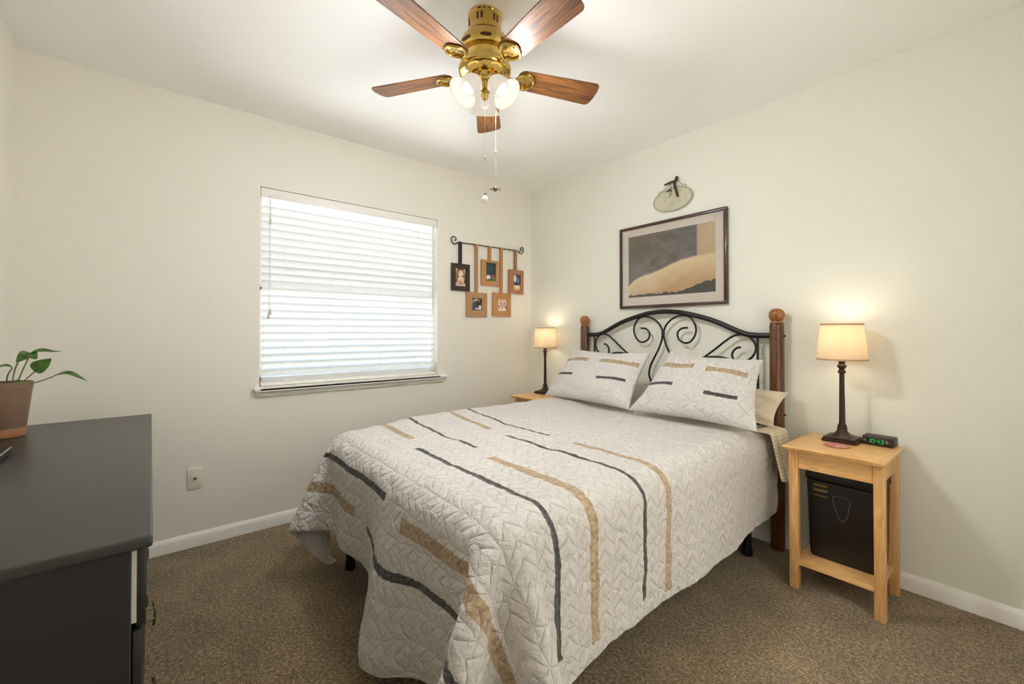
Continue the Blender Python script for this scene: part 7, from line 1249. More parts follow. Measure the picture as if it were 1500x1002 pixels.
# ------------------------------------------------------------------ pillows
def pillow(name, corners, thick, m, label, cat, group=None, size=(0.68, 0.46), seed=1, pinch=0.022, sag=0.02, wr=0.006, flange=0.0):
    """corners: TL, TR, BR, BL world points of the seam outline; the bulge is along the face normal."""
    TL, TR, BR, BL = [np.array(c, float) for c in corners]
    n = 44
    nrm = np.cross(BR - BL, TL - BL); nrm /= np.linalg.norm(nrm)
    if nrm[1] > 0: nrm = -nrm
    rng = np.random.default_rng(seed)
    ph = rng.uniform(0, 6.28, 12)
    V, UV, F = [], [], []
    def pos(u, v, side):
        uu, vv = u * 2 - 1, v * 2 - 1
        # pinch the edges in between corners
        pu = pinch * (1 - vv * vv) * uu ** 3
        pv = pinch * (1 - uu * uu) * vv ** 3
        p = BL * (1 - u) * (1 - v) + BR * u * (1 - v) + TR * u * v + TL * (1 - u) * v
        eu = (BR - BL) / np.linalg.norm(BR - BL); ev = (TL - BL) / np.linalg.norm(TL - BL)
        p = p - eu * pu - ev * pv
        fu = 1 - flange
        a = max(0.0, 1 - abs(uu / fu) ** 2.6) if abs(uu) < fu else 0.0
        c = max(0.0, 1 - abs(vv / fu) ** 2.6) if abs(vv) < fu else 0.0
        t = thick * (a * c) ** 0.55
        w = wr * (math.sin(9 * u + 5 * v + ph[0]) * math.sin(7 * v + ph[1]) + 0.6 * math.sin(17 * u - 11 * v + ph[2]) + 0.5 * math.sin(23 * v + 8 * u + ph[3]) * (1 - a * c))
        t += w * (0.25 + (a * c) ** 0.3) if t > 0 else 0
        p = p + nrm * side * max(t, 0.004)
        p[2] -= sag * math.sin(PI * u) * (1 - v) * 0.3
        return p
    idx = {}
    for side in (1, -1):
        for j in range(n + 1):
            for i in range(n + 1):
                # denser towards the edges
                u = 0.5 - 0.5 * math.cos(PI * i / n); v = 0.5 - 0.5 * math.cos(PI * j / n)
                edge = i in (0, n) or j in (0, n)
                if edge and side == -1: continue
                idx[(side, i, j)] = len(V)
                pp = pos(u, v, side if not edge else 0.0)
                V.append(pp); UV.append((u * size[0], v * size[1]))
    def g(s, i, j):
        return idx.get((s, i, j), idx.get((1, i, j)))
    for s in (1, -1):
        for j in range(n):
            for i in range(n):
                f = (g(s, i, j), g(s, i + 1, j), g(s, i + 1, j + 1), g(s, i, j + 1))
                F.append(f if s == 1 else f[::-1])
    V = np.array(V)
    base = (float(V[:, 0].mean()), float(V[:, 1].mean()), float(V[:, 2].min()))
    me = bpy.data.meshes.new(name)
    me.from_pydata((V - np.array(base)).tolist(), [], F)
    uvl = me.uv_layers.new(name='UVMap')
    lv = np.zeros(len(me.loops), np.int32); me.loops.foreach_get('vertex_index', lv)
    uvl.data.foreach_set('uv', np.array(UV)[lv].astype(np.float32).ravel())
    me.polygons.foreach_set('use_smooth', [True] * len(me.polygons))
    me.materials.append(m)
    o = bpy.data.objects.new(name, me); o.location = base; link(o)
    s = o.modifiers.new('smooth', 'SUBSURF'); s.levels = 1; s.render_levels = 1
    return tag(o, label, cat, group)
pillow('pillow_sham', [(0.745, -0.245, 1.035), (1.385, -0.245, 1.03), (1.375, -0.46, 0.698), (0.655, -0.46, 0.700)], 0.074, M['sham'],
       'quilted off-white pillow with tan and charcoal strips at the left, nearer the window', 'pillow', 'quilted pillows against the headboard', seed=3)
pillow('pillow_sham', [(1.525, -0.255, 1.045), (2.035, -0.265, 1.020), (2.085, -0.475, 0.698), (1.385, -0.475, 0.700)], 0.074, M['sham2'],
       'quilted off-white pillow with tan and charcoal strips on the side of the alarm clock', 'pillow', 'quilted pillows against the headboard', seed=8)
pillow('pillow', [(1.55, -0.125, 0.93), (2.105, -0.125, 0.850), (2.06, -0.20, 0.675), (1.50, -0.20, 0.69)], 0.045, M['ticking'],
       'cream finely striped pillow with one corner peeking out behind the right quilted pillow', 'pillow', size=(0.6, 0.3), seed=5, wr=0.009)
# ------------------------------------------------------------------ sheet edge hanging by the head of the bed
ny, nx = 26, 22
P = np.zeros((ny, nx, 3)); U2 = np.zeros((ny, nx, 2))
for j in range(ny):
    for i in range(nx):
        s = i / (nx - 1); t = j / (ny - 1)
        y = -0.33 + 0.22 * s
        d = t * 0.30
        if d < 0.07:
            x, z = 2.005 + d, 0.668 - 0.1 * d
        else:
            x, z = 2.075 + 0.15 * (d - 0.07), 0.661 - (d - 0.07)
        fold = max(0, d - 0.05)
        x += fold * (0.10 * math.sin(s * 13 + 0.6) + 0.05 * math.sin(s * 29)) + 0.012
        y += fold * 0.12 * math.sin(s * 6)
        z += 0.02 * math.sin(s * 5 + 1) * t
        P[j, i] = (x, y, z); U2[j, i] = (y, d)
o = grid_obj('bed_sheet', P, U2, M['ticking'], (2.07, -0.2, 0.66), 0.003, 1)
tag(o, 'cream striped sheet edge hanging loose at the bed head beside the right post', 'sheet')

# ------------------------------------------------------------------ nightstands
def nightstand(x0, y0):
    """x0,y0: front-left corner of the top; y grows to the wall."""
    x1, y1, zt_ = x0 + 0.36, y0 + 0.392, 0.648
    t = empty('nightstand', ((x0 + x1) / 2, (y0 + y1) / 2, 0), 'x', 'nightstand', 'light pine nightstands beside the bed')
    b = B()
    for a, z0, z1, bv in ((0.0, 0.637, 0.648, 0.004), (0.008, 0.628, 0.637, 0.003)):
        box(b, x0 + a, x1 - a, y0 + a, y1 - a, z0, z1, bv, 3)
    obj('top', b, M['pine'], t)
    lx = (x0 + 0.012, x1 - 0.012 - 0.036); ly = (y0 + 0.045, y1 - 0.045 - 0.03)
    for xx in lx:
        for yy in ly:
            b = B(); box(b, xx, xx + 0.036, yy, yy + 0.036, 0, 0.628, 0.0025, 2)
            obj('leg', b, M['pine_v'], t)
    b = B()
    box(b, lx[0] + 0.036, lx[1], ly[0] + 0.007, ly[0] + 0.023, 0.545, 0.628, 0.001)
    box(b, lx[0] + 0.036, lx[1], ly[0] + 0.003, ly[0] + 0.007, 0.545, 0.553, 0.001)
    obj('front_apron', b, M['pine'], t)
    b = B(); box(b, lx[0] + 0.036, lx[1], ly[1] + 0.012, ly[1] + 0.028, 0.545, 0.628, 0.001)
    obj('back_apron', b, M['pine'], t)
    for xx in (lx[0] + 0.010, lx[1] + 0.010):
        b = B(); box(b, xx, xx + 0.016, ly[0] + 0.036, ly[1], 0.545, 0.628, 0.001)
        obj('side_apron', b, M['pine'], t)
    b = B(); box(b, lx[0] + 0.018, lx[1] + 0.018, ly[0] + 0.006, ly[1] + 0.03, 0.108, 0.128, 0.002)
    obj('shelf', b, M['pine'], t)
    return t
ns = nightstand(2.170, -0.425)
ns['label'] = 'light pine nightstand holding the alarm clock, with a black bin on its shelf'
ns2 = copy_tree(ns)
ns2.location = (0.375, -0.212, 0)
ns2['label'] = 'light pine nightstand half hidden behind the bed, in the corner near the window'

# ------------------------------------------------------------------ lamps
def table_lamp(x, y, z):
    t = empty('table_lamp', (x, y, z), 'x', 'table lamp', 'lit bedside lamps with linen shades')
    b = B()
    s = 0.066
    R3 = Matrix.Translation((x, y, z)) @ Matrix.Rotation(math.radians(0), 4, 'Z')
    box(b, -s, s, -s, s, 0.0, 0.014, 0.003, 2, 0, R3)
    box(b, -s * 0.93, s * 0.93, -s * 0.93, s * 0.93, 0.014, 0.022, 0.003, 2, 0, R3)
    # fluted flare rising to the column
    t2 = B()
    seg = 32; rings = []
    for r, zz, sq in ((0.054, 0.020, 0.8), (0.046, 0.026, 0.7), (0.032, 0.034, 0.3), (0.023, 0.044, 0.1), (0.018, 0.055, 0.0), (0.0165, 0.064, 0.0)):
        ring = []
        for q in range(seg):
            th = 2 * PI * q / seg
            m_ = max(abs(math.cos(th)), abs(math.sin(th)))
            rr = r * ((1 - sq) + sq / m_ * 0.95) * (1 + 0.03 * math.cos(th * 8))
            ring.append(t2.verts.new((rr * math.cos(th), rr * math.sin(th), zz)))
        rings.append(ring)
    for a_, b_ in zip(rings[:-1], rings[1:]):
        for q in range(seg):
            t2.faces.new((a_[q], a_[(q + 1) % seg], b_[(q + 1) % seg], b_[q]))
    t2.faces.new(rings[-1]); t2.faces.new(rings[0])
    bmesh.ops.recalc_face_normals(t2, faces=t2.faces[:])
    t2.transform(R3)
    merge(b, t2)
    lathe(b, [(0.020, 0.058), (0.021, 0.062), (0.017, 0.068), (0.018, 0.073), (0.0145, 0.080)], (x, y, z), 24)
    obj('base', b, M['bronze'], t)
    b = B()
    lathe(b, [(0.0135, 0.078), (0.0125, 0.09), (0.0105, 0.27), (0.0100, 0.318)], (x, y, z), 16)
    lathe(b, [(0.010, 0.316), (0.016, 0.322), (0.016, 0.328), (0.011, 0.334), (0.012, 0.342), (0.018, 0.348), (0.019, 0.354), (0.013, 0.360), (0.010, 0.372)], (x, y, z), 20)
    obj('column', b, M['bronze'], t)
    b = B(); lathe(b, [(0.012, 0.36), (0.014, 0.375), (0.014, 0.42)], (x, y, z), 16)
    lathe(b, [(0.012, 0.42), (0.022, 0.445), (0.026, 0.465), (0.020, 0.487), (0.004, 0.497)], (x, y, z), 20, mat=1)
    obj('bulb_holder', b, [M['bronze'], M['bulb']], t)
    b = B()
    z0, z1, r0, r1 = 0.380, 0.552, 0.098, 0.081
    lathe(b, [(r0, z0), (r1, z1), (r1 - 0.0015, z1), (r0 - 0.0015, z0)], (x, y, z), 56, cap=False)
    sh = obj('lamp_shade', b, M['shade'], t)
    for zz, rr, zz2 in ((z0, r0, z0 + 0.008), (z1 - 0.008, r1 + 0.0008, z1)):
        b = B(); lathe(b, [(rr + 0.0012, zz), (rr + 0.0008, zz2), (rr - 0.003, zz2), (rr - 0.003, zz)], (x, y, z), 56, cap=False)
        obj('trim_band', b, M['shade_trim'], sh)
    b = B()
    for q in range(3):
        a = q * 2 * PI / 3
        tube(b, [(x, y, z + 0.545), (x + (r1 - 0.002) * math.cos(a), y + (r1 - 0.002) * math.sin(a), z + 0.549)], 0.0015, 6)
    tube(b, [(x, y, z + 0.49), (x, y, z + 0.546)], 0.002, 6)
    obj('shade_spider', b, M['bronze'], sh)
    return t
def lamp_light(x, y, z):
    l = bpy.data.lights.new('lamp_bulb_light', 'POINT')
    l.energy = LAMP_W; l.color = WARM; l.shadow_soft_size = 0.0458
    lo = link(bpy.data.objects.new('lamp_bulb_light', l))
    lo.location = (x, y, z + 0.515)
NSZ = 0.648
lamp = table_lamp(2.326, -0.130, NSZ)
lamp['label'] = 'lit bronze lamp with linen shade beside the digital alarm clock'
lamp_light(2.326, -0.130, NSZ)
lamp2 = copy_tree(lamp)
lamp2.location = (0.310, -0.120, NSZ)
lamp2['label'] = 'lit bronze lamp with linen shade in the corner beyond the bed'
lamp_light(0.310, -0.120, NSZ)

# ------------------------------------------------------------------ alarm clock
cx0, cx1, cy0, cy1 = 2.396, 2.508, -0.118, -0.048
rot = Matrix.Translation((cx0, cy0, NSZ)) @ Matrix.Rotation(math.radians(-4), 4, 'Z')
clk = empty('alarm_clock', (cx0, cy0, NSZ), 'small dark brown digital alarm clock with green figures on the nightstand', 'alarm clock')
W, D, HH = cx1 - cx0, cy1 - cy0, 0.042
b = B(); box(b, 0, W, 0, D, 0, HH, 0.007, 4, 0, rot)
obj('case', b, M['clock'], clk)
fw0, fw1 = W * 0.10, W * 0.78
b = B(); box(b, W * 0.16, W * 0.70, -0.0012, 0.001, 0.009, 0.033, 0.0, 1, 0, rot)
obj('display', b, M['clock_face'], clk)
SEG = {'0': 'abcdef', '1': 'bc', '3': 'abcdg', '4': 'bcfg'}
def digit(bm, ch, x, w, h, z0):
    t = 0.0014
    seg = {'a': (x, x + w, z0 + h - t, z0 + h), 'd': (x, x + w, z0, z0 + t), 'g': (x, x + w, z0 + h / 2 - t / 2, z0 + h / 2 + t / 2),
           'f': (x, x + t, z0 + h / 2, z0 + h), 'b': (x + w - t, x + w, z0 + h / 2, z0 + h), 'e': (x, x + t, z0, z0 + h / 2), 'c': (x + w - t, x + w, z0, z0 + h / 2)}
    sh = Matrix.Identity(4); sh[0][2] = 0.15
    for s in SEG[ch]:
        a0, a1, b0, b1 = seg[s]
        box(bm, a0, a1, -0.0022, -0.0012, b0, b1, 0, 1, 0, rot @ Matrix.Translation((-0.15 * z0, 0, 0)) @ sh)
b = B()
xx = W * 0.20
dw, dh, dz = 0.0095, 0.017, 0.0125
for ch_ in '10:43':
    if ch_ == ':':
        for zz in (0.0175, 0.0245):
            box(b, xx, xx + 0.002, -0.0022, -0.0012, zz - 0.001, zz + 0.001, 0, 1, 0, rot)
        xx += 0.005
    else:
        digit(b, ch_, xx, dw if ch_ != '1' else 0.006, dh, dz)
        xx += (dw if ch_ != '1' else 0.006) + 0.0046
obj('time_digits', b, M['digit'], clk, smooth=False)
for (a0, a1, z0, z1) in ((0.004, 0.010, 0.020, 0.0215), (0.0105, 0.014, 0.016, 0.018), (0.0105, 0.014, 0.024, 0.0255), (0.0105, 0.0135, 0.0195, 0.0215),
                          (0.086, 0.090, 0.027, 0.0285), (0.085, 0.091, 0.018, 0.0235), (0.092, 0.100, 0.020, 0.0215)):
    b = B(); box(b, a0, a1, -0.0008, 0.001, z0, z1, 0, 1, 0, rot)
    obj('button_icon', b, M['icon'], clk, smooth=False)

# ------------------------------------------------------------------ coaster
co = empty('coaster', (2.338, -0.262, NSZ), 'round pink and red patterned coaster on the nightstand before the lamp', 'coaster')
b = B(); lathe(b, [(0.046, 0.0), (0.048, 0.001), (0.048, 0.004), (0.046, 0.005), (0.041, 0.005)], (2.338, -0.262, NSZ), 40)
obj('rim', b, M['leather3'], co)
b = B(); lathe(b, [(0.0415, 0.0035), (0.0415, 0.0058), (0.0005, 0.0058)], (2.338, -0.262, NSZ), 40)
obj('pad', b, M['coaster'], co)

# ------------------------------------------------------------------ bin on the shelf
bx0, bx1, by0, by1, bz0, bz1 = 2.222, 2.492, -0.285, -0.085, 0.128, 0.530
bn = empty('waste_bin', ((bx0 + bx1) / 2, (by0 + by1) / 2, bz0), 'black lidded plastic bin with gold marks on the pine nightstand shelf', 'bin')
b = B()
t = B()
bmesh.ops.create_cube(t, size=1)
for v in t.verts:
    tp = 0.0 if v.co.z < 0 else 1.0
    ins = 0.010 * (1 - tp)
    v.co = Vector((((bx0 + bx1) / 2) + v.co.x * (bx1 - bx0 - 2 * ins), ((by0 + by1) / 2) + v.co.y * (by1 - by0 - 2 * ins), bz0 + (v.co.z + 0.5) * (0.485 - bz0)))
bmesh.ops.bevel(t, geom=t.edges[:], offset=0.016, segments=4, affect='EDGES', profile=0.5)
merge(b, t)
obj('body', b, M['bin'], bn)
b = B(); box(b, bx0 - 0.004, bx1 + 0.004, by0 - 0.004, by1 + 0.004, 0.482, bz1 - 0.004, 0.010, 3)
obj('lid', b, M['bin'], bn)
yf_ = by0 - 0.002
for z, hh in ((0.462, 0.0035), (0.440, 0.0045), (0.415, 0.0015)):
    b = B(); box(b, bx0 + 0.030, bx0 + 0.083, yf_ - 0.0012, yf_ + 0.006, z - hh, z + hh, 0.0008, 1)
    obj('gold_mark', b, M['gold_mark'], bn)
b = B()
oc = (bx0 + 0.135, 0.375)
ol = [(-0.030, 0.050), (0.0, 0.055), (0.028, 0.048), (0.027, 0.02), (0.019, -0.025), (0.006, -0.050), (-0.006, -0.048), (-0.018, -0.020), (-0.029, 0.02)]
tube(b, [(oc[0] + p[0], yf_ + 0.002, oc[1] + p[1]) for p in catmull([(a, c, 0) for a, c in ol], 5, True)], 0.0020, 8, True)
obj('window_outline', b, M['bin_mark'], bn)

# ------------------------------------------------------------------ prints
def print_grid(name, parent, m3, w, h, fn, nu=40, nv=40):
    """A flat printed sheet w x h in the plane of m3 (x right, y up); fn(u,v)->sRGB 0-255."""
    me = bpy.data.meshes.new(name)
    off = ROOT[parent.name]
    V = [tuple((m3 @ Vector(((i / nu - 0.5) * w, (j / nv - 0.5) * h, 0))) - off) for j in range(nv + 1) for i in range(nu + 1)]
    F = [(j * (nu + 1) + i, j * (nu + 1) + i + 1, (j + 1) * (nu + 1) + i + 1, (j + 1) * (nu + 1) + i) for j in range(nv) for i in range(nu)]
    me.from_pydata(V, [], F)
    ca = me.color_attributes.new('Col', 'FLOAT_COLOR', 'POINT')
    cols = [srgb(*[max(0, min(255, c)) for c in fn(i / nu, j / nv)]) for j in range(nv + 1) for i in range(nu + 1)]
    ca.data.foreach_set('color', np.array(cols, np.float32).ravel())
    me.materials.append(M['print'])
    o = bpy.data.objects.new(name, me); o.parent = parent; link(o); ROOT[o.name] = off
    return o
def vnoise(seed):
    rng = np.random.default_rng(seed); G = rng.uniform(-1, 1, (66, 66))
    def f(u, v, s):
        x, y = u * s, v * s
        i, j = int(x) % 64, int(y) % 64; a, b_ = x - int(x), y - int(y)
        a = a * a * (3 - 2 * a); b_ = b_ * b_ * (3 - 2 * b_)
        return (G[j, i] * (1 - a) + G[j, i + 1] * a) * (1 - b_) + (G[j + 1, i] * (1 - a) + G[j + 1, i + 1] * a) * b_
    return f
def ell(u, v, cx, cy, rx, ry, soft=0.15):
    d = math.sqrt(((u - cx) / rx) ** 2 + ((v - cy) / ry) ** 2)
    return max(0.0, min(1.0, (1 - d) / soft + 0.5))
def lay(c, d, f):
    return tuple(a * (1 - f) + b_ * f for a, b_ in zip(c, d))

# framed picture over the bed: plain colour-field composition in browns and creams
px0, px1, pz0, pz1 = 0.992, 1.755, 1.329, 1.908
pic = empty('framed_picture', ((px0 + px1) / 2, 0, pz0), 'large dark red wood framed brown and cream print above the headboard', 'picture')
b = B()
fwid = 0.019
for (a0, a1, z0, z1) in ((px0, px1, pz1 - fwid, pz1), (px0, px1, pz0, pz0 + fwid), (px0, px0 + fwid, pz0 + fwid, pz1 - fwid), (px1 - fwid, px1, pz0 + fwid, pz1 - fwid)):
    box(b, a0, a1, -0.026, -0.001, z0, z1, 0.003, 2)
obj('frame', b, M['frame_wood'], pic)
b = B(); box(b, px0 + fwid - 0.002, px1 - fwid + 0.002, -0.013, -0.002, pz0 + fwid - 0.002, pz1 - fwid + 0.002)
obj('mat_board', b, M['mat_board'], pic, smooth=False)
ng = vnoise(4)
def art(u, v):
    n = ng(u, v, 9) * 0.5 + ng(u, v, 23) * 0.3 + ng(u, v, 50) * 0.2
    c = lay((112, 96, 82), (98, 92, 94), max(0, min(1, u * 1.3 - 0.2)))
    c = tuple(x + 26 * n for x in c)
    c = lay(c, (82, 74, 62), 0.35 * max(0, 1 - u * 2))
    if u > 0.815:
        c = tuple(x + 10 * n for x in lay((188, 160, 122), (196, 172, 138), (u - 0.8) * 4))
    edge = 0.36 + 0.20 * (1 / (1 + math.exp(-(u - 0.50) * 10))) - 0.16 * max(0, 0.25 - u) * 4 * max(0, 0.25 - u) * 4 + 0.012 * ng(u, 0.3, 14)
    f = max(0, min(1, (edge - v) / 0.03))
    cr = lay((222, 198, 160), (186, 148, 106), max(0, min(1, (edge - v) * 2.4)))
    c = lay(c, tuple(x + 12 * n for x in cr), f)
    if v < 0.04 + 0.16 * max(0, u - 0.62) * 2.4 + 0.018 * ng(u, 0.7, 40):
        c = (64, 60, 56)
    return c
mm = 0.052
Mp = Matrix.Translation(((px0 + px1) / 2, -0.0136, (pz0 + pz1) / 2 + 0.004)) @ Matrix.Rotation(PI / 2, 4, 'X')
print_grid('art_print', pic, Mp, px1 - px0 - 2 * (fwid + mm), pz1 - pz0 - 2 * (fwid + mm * 1.05), art, 110, 80)
b = B(); box(b, px0 + fwid - 0.001, px1 - fwid + 0.001, -0.019, -0.0165, pz0 + fwid - 0.001, pz1 - fwid + 0.001)
obj('glass_pane', b, M['glass'], pic, smooth=False)

# oval plaque above it
plq = empty('wall_plaque', (1.40, 0, 1.96), 'small oval smoky glass plaque hanging from a dark hook above the picture', 'plaque')
Tq = Matrix.Translation((1.402, -0.010, 2.036)) @ Matrix.Rotation(PI / 2, 4, 'X') @ Matrix.Rotation(math.radians(0), 4, 'Z')
b = B(); prism(b, [(0.132 * math.cos(q_ * PI / 30), 0.072 * math.sin(q_ * PI / 30)) for q_ in range(60)], 0.006, Tq @ Matrix.Translation((0, 0, -0.002)), 0.0015)
obj('oval_panel', b, M['plaque'], plq)
b = B()
tube(b, [Tq @ Vector((0.138 * math.cos(q_ * PI / 36), 0.077 * math.sin(q_ * PI / 36), 0.0)) for q_ in range(72)], 0.0035, 8, True)
obj('clear_rim', b, mat('plaque_rim', srgb(176, 172, 152), 0.2), plq)
b = B()
tube(b, catmull([(1.30, -0.012, 2.090), (1.31, -0.012, 2.108), (1.33, -0.014, 2.105), (1.36, -0.014, 2.125), (1.40, -0.016, 2.150)], 5), 0.0012, 6)
tube(b, catmull([(1.385, -0.016, 2.150), (1.388, -0.016, 2.10), (1.382, -0.017, 2.05)], 5), 0.0012, 6)
tube(b, catmull([(1.395, -0.016, 2.150), (1.398, -0.016, 2.10), (1.396, -0.017, 2.06)], 5), 0.0012, 6)
tube(b, catmull([(1.50, -0.012, 2.090), (1.495, -0.012, 2.110), (1.475, -0.014, 2.112), (1.445, -0.016, 2.148)], 5), 0.0012, 6)
obj('hanging_wire', b, M['twig'], plq)
b = B()
tube(b, [(1.418, -0.020, 2.145), (1.430, -0.024, 2.100), (1.448, -0.026, 2.040)], [0.009, 0.0085, 0.0075], 10, flat=0.6)
tube(b, [(1.425, -0.020, 2.140), (1.436, -0.020, 2.160), (1.440, -0.020, 2.176)], [0.008, 0.011, 0.008], 10)
tube(b, [(1.352, -0.022, 2.140), (1.40, -0.022, 2.148), (1.425, -0.022, 2.148)], [0.0065, 0.006, 0.006], 8)
tube(b, catmull([(1.365, -0.018, 2.092), (1.385, -0.018, 2.098), (1.40, -0.018, 2.090)], 4), 0.004, 8)
obj('hook', b, M['twig'], plq)

# ------------------------------------------------------------------ scrolled iron rod with leather photo frames
XW = 0.014
rod = empty('hanging_rod', (0, -0.48, 1.87), 'thin black iron rod with curled ends above five leather photo frames', 'rod')
b = B()
ends_l = [(-0.775, 1.874), (-0.800, 1.866), (-0.826, 1.856), (-0.846, 1.870), (-0.852, 1.895), (-0.838, 1.914), (-0.818, 1.912), (-0.808, 1.898), (-0.815, 1.886), (-0.826, 1.888)]
ends_r = [(-0.172, 1.880), (-0.155, 1.868), (-0.132, 1.860), (-0.112, 1.872), (-0.104, 1.895), (-0.112, 1.915), (-0.128, 1.917), (-0.138, 1.902), (-0.132, 1.890), (-0.122, 1.892)]
pts = [(XW, y, z) for y, z in ends_l[::-1]] + [(XW, -0.6, 1.877), (XW, -0.35, 1.880)] + [(XW, y, z) for y, z in ends_r]
tube(b, catmull(pts, 5), 0.0042, 8)
obj('rod', b, M['iron'], rod)
for y in (-0.70, -0.26):
    b = B(); tube(b, [(0.0, y, 1.8775), (XW, y, 1.8775)], 0.004, 8)
    obj('bracket', b, M['iron'], rod)

def hanging_frame(y0, y1, z0, z1, wy0, wy1, wz0, wz1, sy, m, fn, label):
    t = empty('photo_frame', (0, (y0 + y1) / 2, z0), label, 'photo frame', 'leather photo frames hanging from the iron rod')
    b = B()
    xa, xb = 0.004, 0.020
    # mitred rails
    O = [(y0, z0), (y1, z0), (y1, z1), (y0, z1)]; I = [(wy0, wz0), (wy1, wz0), (wy1, wz1), (wy0, wz1)]
    for q_ in range(4):
        tt = B()
        a0, a1 = O[q_], O[(q_ + 1) % 4]; b1, b0 = I[(q_ + 1) % 4], I[q_]
        cx_ = (a0[0] + a1[0] + b0[0] + b1[0]) / 4; cz_ = (a0[1] + a1[1] + b0[1] + b1[1]) / 4
        poly = [(cx_ + (p[0] - cx_) * 0.994, cz_ + (p[1] - cz_) * 0.994) for p in (a0, a1, b1, b0)]
        prism(tt, poly, xb - xa, Matrix(((0, 0, 1, xa), (1, 0, 0, 0), (0, 1, 0, 0), (0, 0, 0, 1))), 0.0015)
        merge(b, tt)
    obj('frame', b, m, t)
    b = B(); box(b, 0.003, 0.008, y0 + 0.004, y1 - 0.004, z0 + 0.004, z1 - 0.004)
    obj('backing', b, m, t, smooth=False)
    zr = 1.874 + 0.006 * (sy + 0.775) / 0.6
    b = B()
    w = 0.0135
    box(b, 0.0195, 0.0215, sy - w, sy + w, z1 - 0.012, zr + 0.002, 0.0006, 1)
    box(b, 0.0055, 0.0075, sy - w, sy + w, z1 - 0.012, zr + 0.002, 0.0006, 1)
    box(b, 0.0055, 0.0215, sy - w, sy + w, zr + 0.0045, zr + 0.0065, 0.0006, 1)
    for xs in (0.0055, 0.0195): box(b, xs, xs + 0.002, sy - w, sy + w, zr + 0.001, zr + 0.006, 0.0005, 1)
    obj('strap', b, m, t)
    Mpp = Matrix.Translation((0.0095, (wy0 + wy1) / 2, (wz0 + wz1) / 2)) @ Matrix(((0, 0, 1, 0), (1, 0, 0, 0), (0, 1, 0, 0), (0, 0, 0, 1)))
    print_grid('photo', t, Mpp, wy1 - wy0 + 0.004, wz1 - wz0 + 0.004, fn, 36, 44)
    return t
n5 = vnoise(9)
def ph_a(u, v):    # pale furry face on dark red
    c = (66, 26, 24)
    c = lay(c, (206, 150, 130), ell(u, v, 0.12, 0.82, 0.14, 0.20)); c = lay(c, (206, 160, 150), ell(u, v, 0.85, 0.80, 0.12, 0.18))
    c = lay(c, (150, 96, 62), ell(u, v, 0.5, 0.52, 0.46, 0.42)); c = lay(c, (224, 206, 190), ell(u, v, 0.55, 0.45, 0.26, 0.44))
    c = lay(c, (206, 176, 150), ell(u, v, 0.5, 0.06, 0.5, 0.22))
    for x in (0.30, 0.72): c = lay(c, (40, 24, 18), ell(u, v, x, 0.55, 0.07, 0.05))
    c = lay(c, (190, 120, 112), ell(u, v, 0.53, 0.30, 0.09, 0.06)); c = lay(c, (60, 34, 28), ell(u, v, 0.53, 0.17, 0.2, 0.03))
    return tuple(x + 14 * n5(u, v, 18) for x in c)
def ph_b(u, v):    # blue-grey animal in a dark setting
    c = (62, 50, 46)
    c = lay(c, (168, 160, 146), ell(u, v, 0.45, 0.70, 0.36, 0.26)); c = lay(c, (66, 70, 96), ell(u, v, 0.42, 0.42, 0.34, 0.34))
    c = lay(c, (44, 40, 44), ell(u, v, 0.62, 0.62, 0.16, 0.2)); c = lay(c, (206, 202, 204), ell(u, v, 0.82, 0.25, 0.14, 0.2))
    c = lay(c, (180, 178, 190), ell(u, v, 0.5, 0.15, 0.2, 0.08))
    return tuple(x + 26 * n5(u, v, 16) for x in c)
def ph_c(u, v):    # dark green leaves, white and red spots below
    c = tuple(a + 26 * n5(u, v, 12) for a in (40, 66, 60))
    c = lay(c, (224, 216, 208), ell(u, v, 0.28, 0.18, 0.20, 0.15)); c = lay(c, (170, 70, 70), ell(u, v, 0.70, 0.25, 0.20, 0.12))
    c = lay(c, (98, 124, 84), ell(u, v, 0.85, 0.10, 0.24, 0.12)); c = lay(c, (44, 40, 34), ell(u, v, 0.30, 0.05, 0.10, 0.06))
    return c
def ph_d(u, v):    # bright picture with dark purple figures
    c = lay((240, 222, 206), (226, 196, 176), v)
    if v > 0.82: c = (232, 190, 160)
    for x, y in ((0.2, 0.35), (0.38, 0.6), (0.52, 0.35), (0.72, 0.62), (0.85, 0.35)):
        c = lay(c, (128, 96, 120), ell(u, v, x, y, 0.07, 0.16) * 0.9); c = lay(c, (150, 90, 70), ell(u, v, x + 0.06, y + 0.08, 0.05, 0.05))
    return tuple(x + 16 * n5(u, v, 22) for x in c)
def ph_e(u, v):    # blue and white above, sand below
    c = (58, 62, 104)
    c = lay(c, (70, 66, 60), 1.0 if v > 0.88 else 0.0); c = lay(c, (226, 212, 186), ell(u, v, 0.3, 0.72, 0.18, 0.24)); c = lay(c, (96, 116, 170), ell(u, v, 0.7, 0.62, 0.16, 0.2))
    if v < 0.36: c = (214, 178, 128)
    c = lay(c, (50, 42, 38), ell(u, v, 0.45, 0.36, 0.44, 0.05)); c = lay(c, (234, 222, 204), ell(u, v, 0.55, 0.2, 0.26, 0.1))
    return tuple(x + 14 * n5(u, v, 14) for x in c)
hanging_frame(-0.852, -0.680, 1.490, 1.706, -0.814, -0.716, 1.527, 1.670, -0.770, M['leather_black'], ph_a, 'black leather photo frame with a pale animal face, nearest the window')
hanging_frame(-0.713, -0.508, 1.287, 1.486, -0.656, -0.559, 1.339, 1.438, -0.614, M['leather'], ph_b, 'square tan frame with mitred corners, low beside the black photo frame')
hanging_frame(-0.566, -0.386, 1.549, 1.764, -0.516, -0.414, 1.593, 1.744, -0.480, M['leather2'], ph_c, 'upright tan frame with a dark green photo, in the middle of the rod')
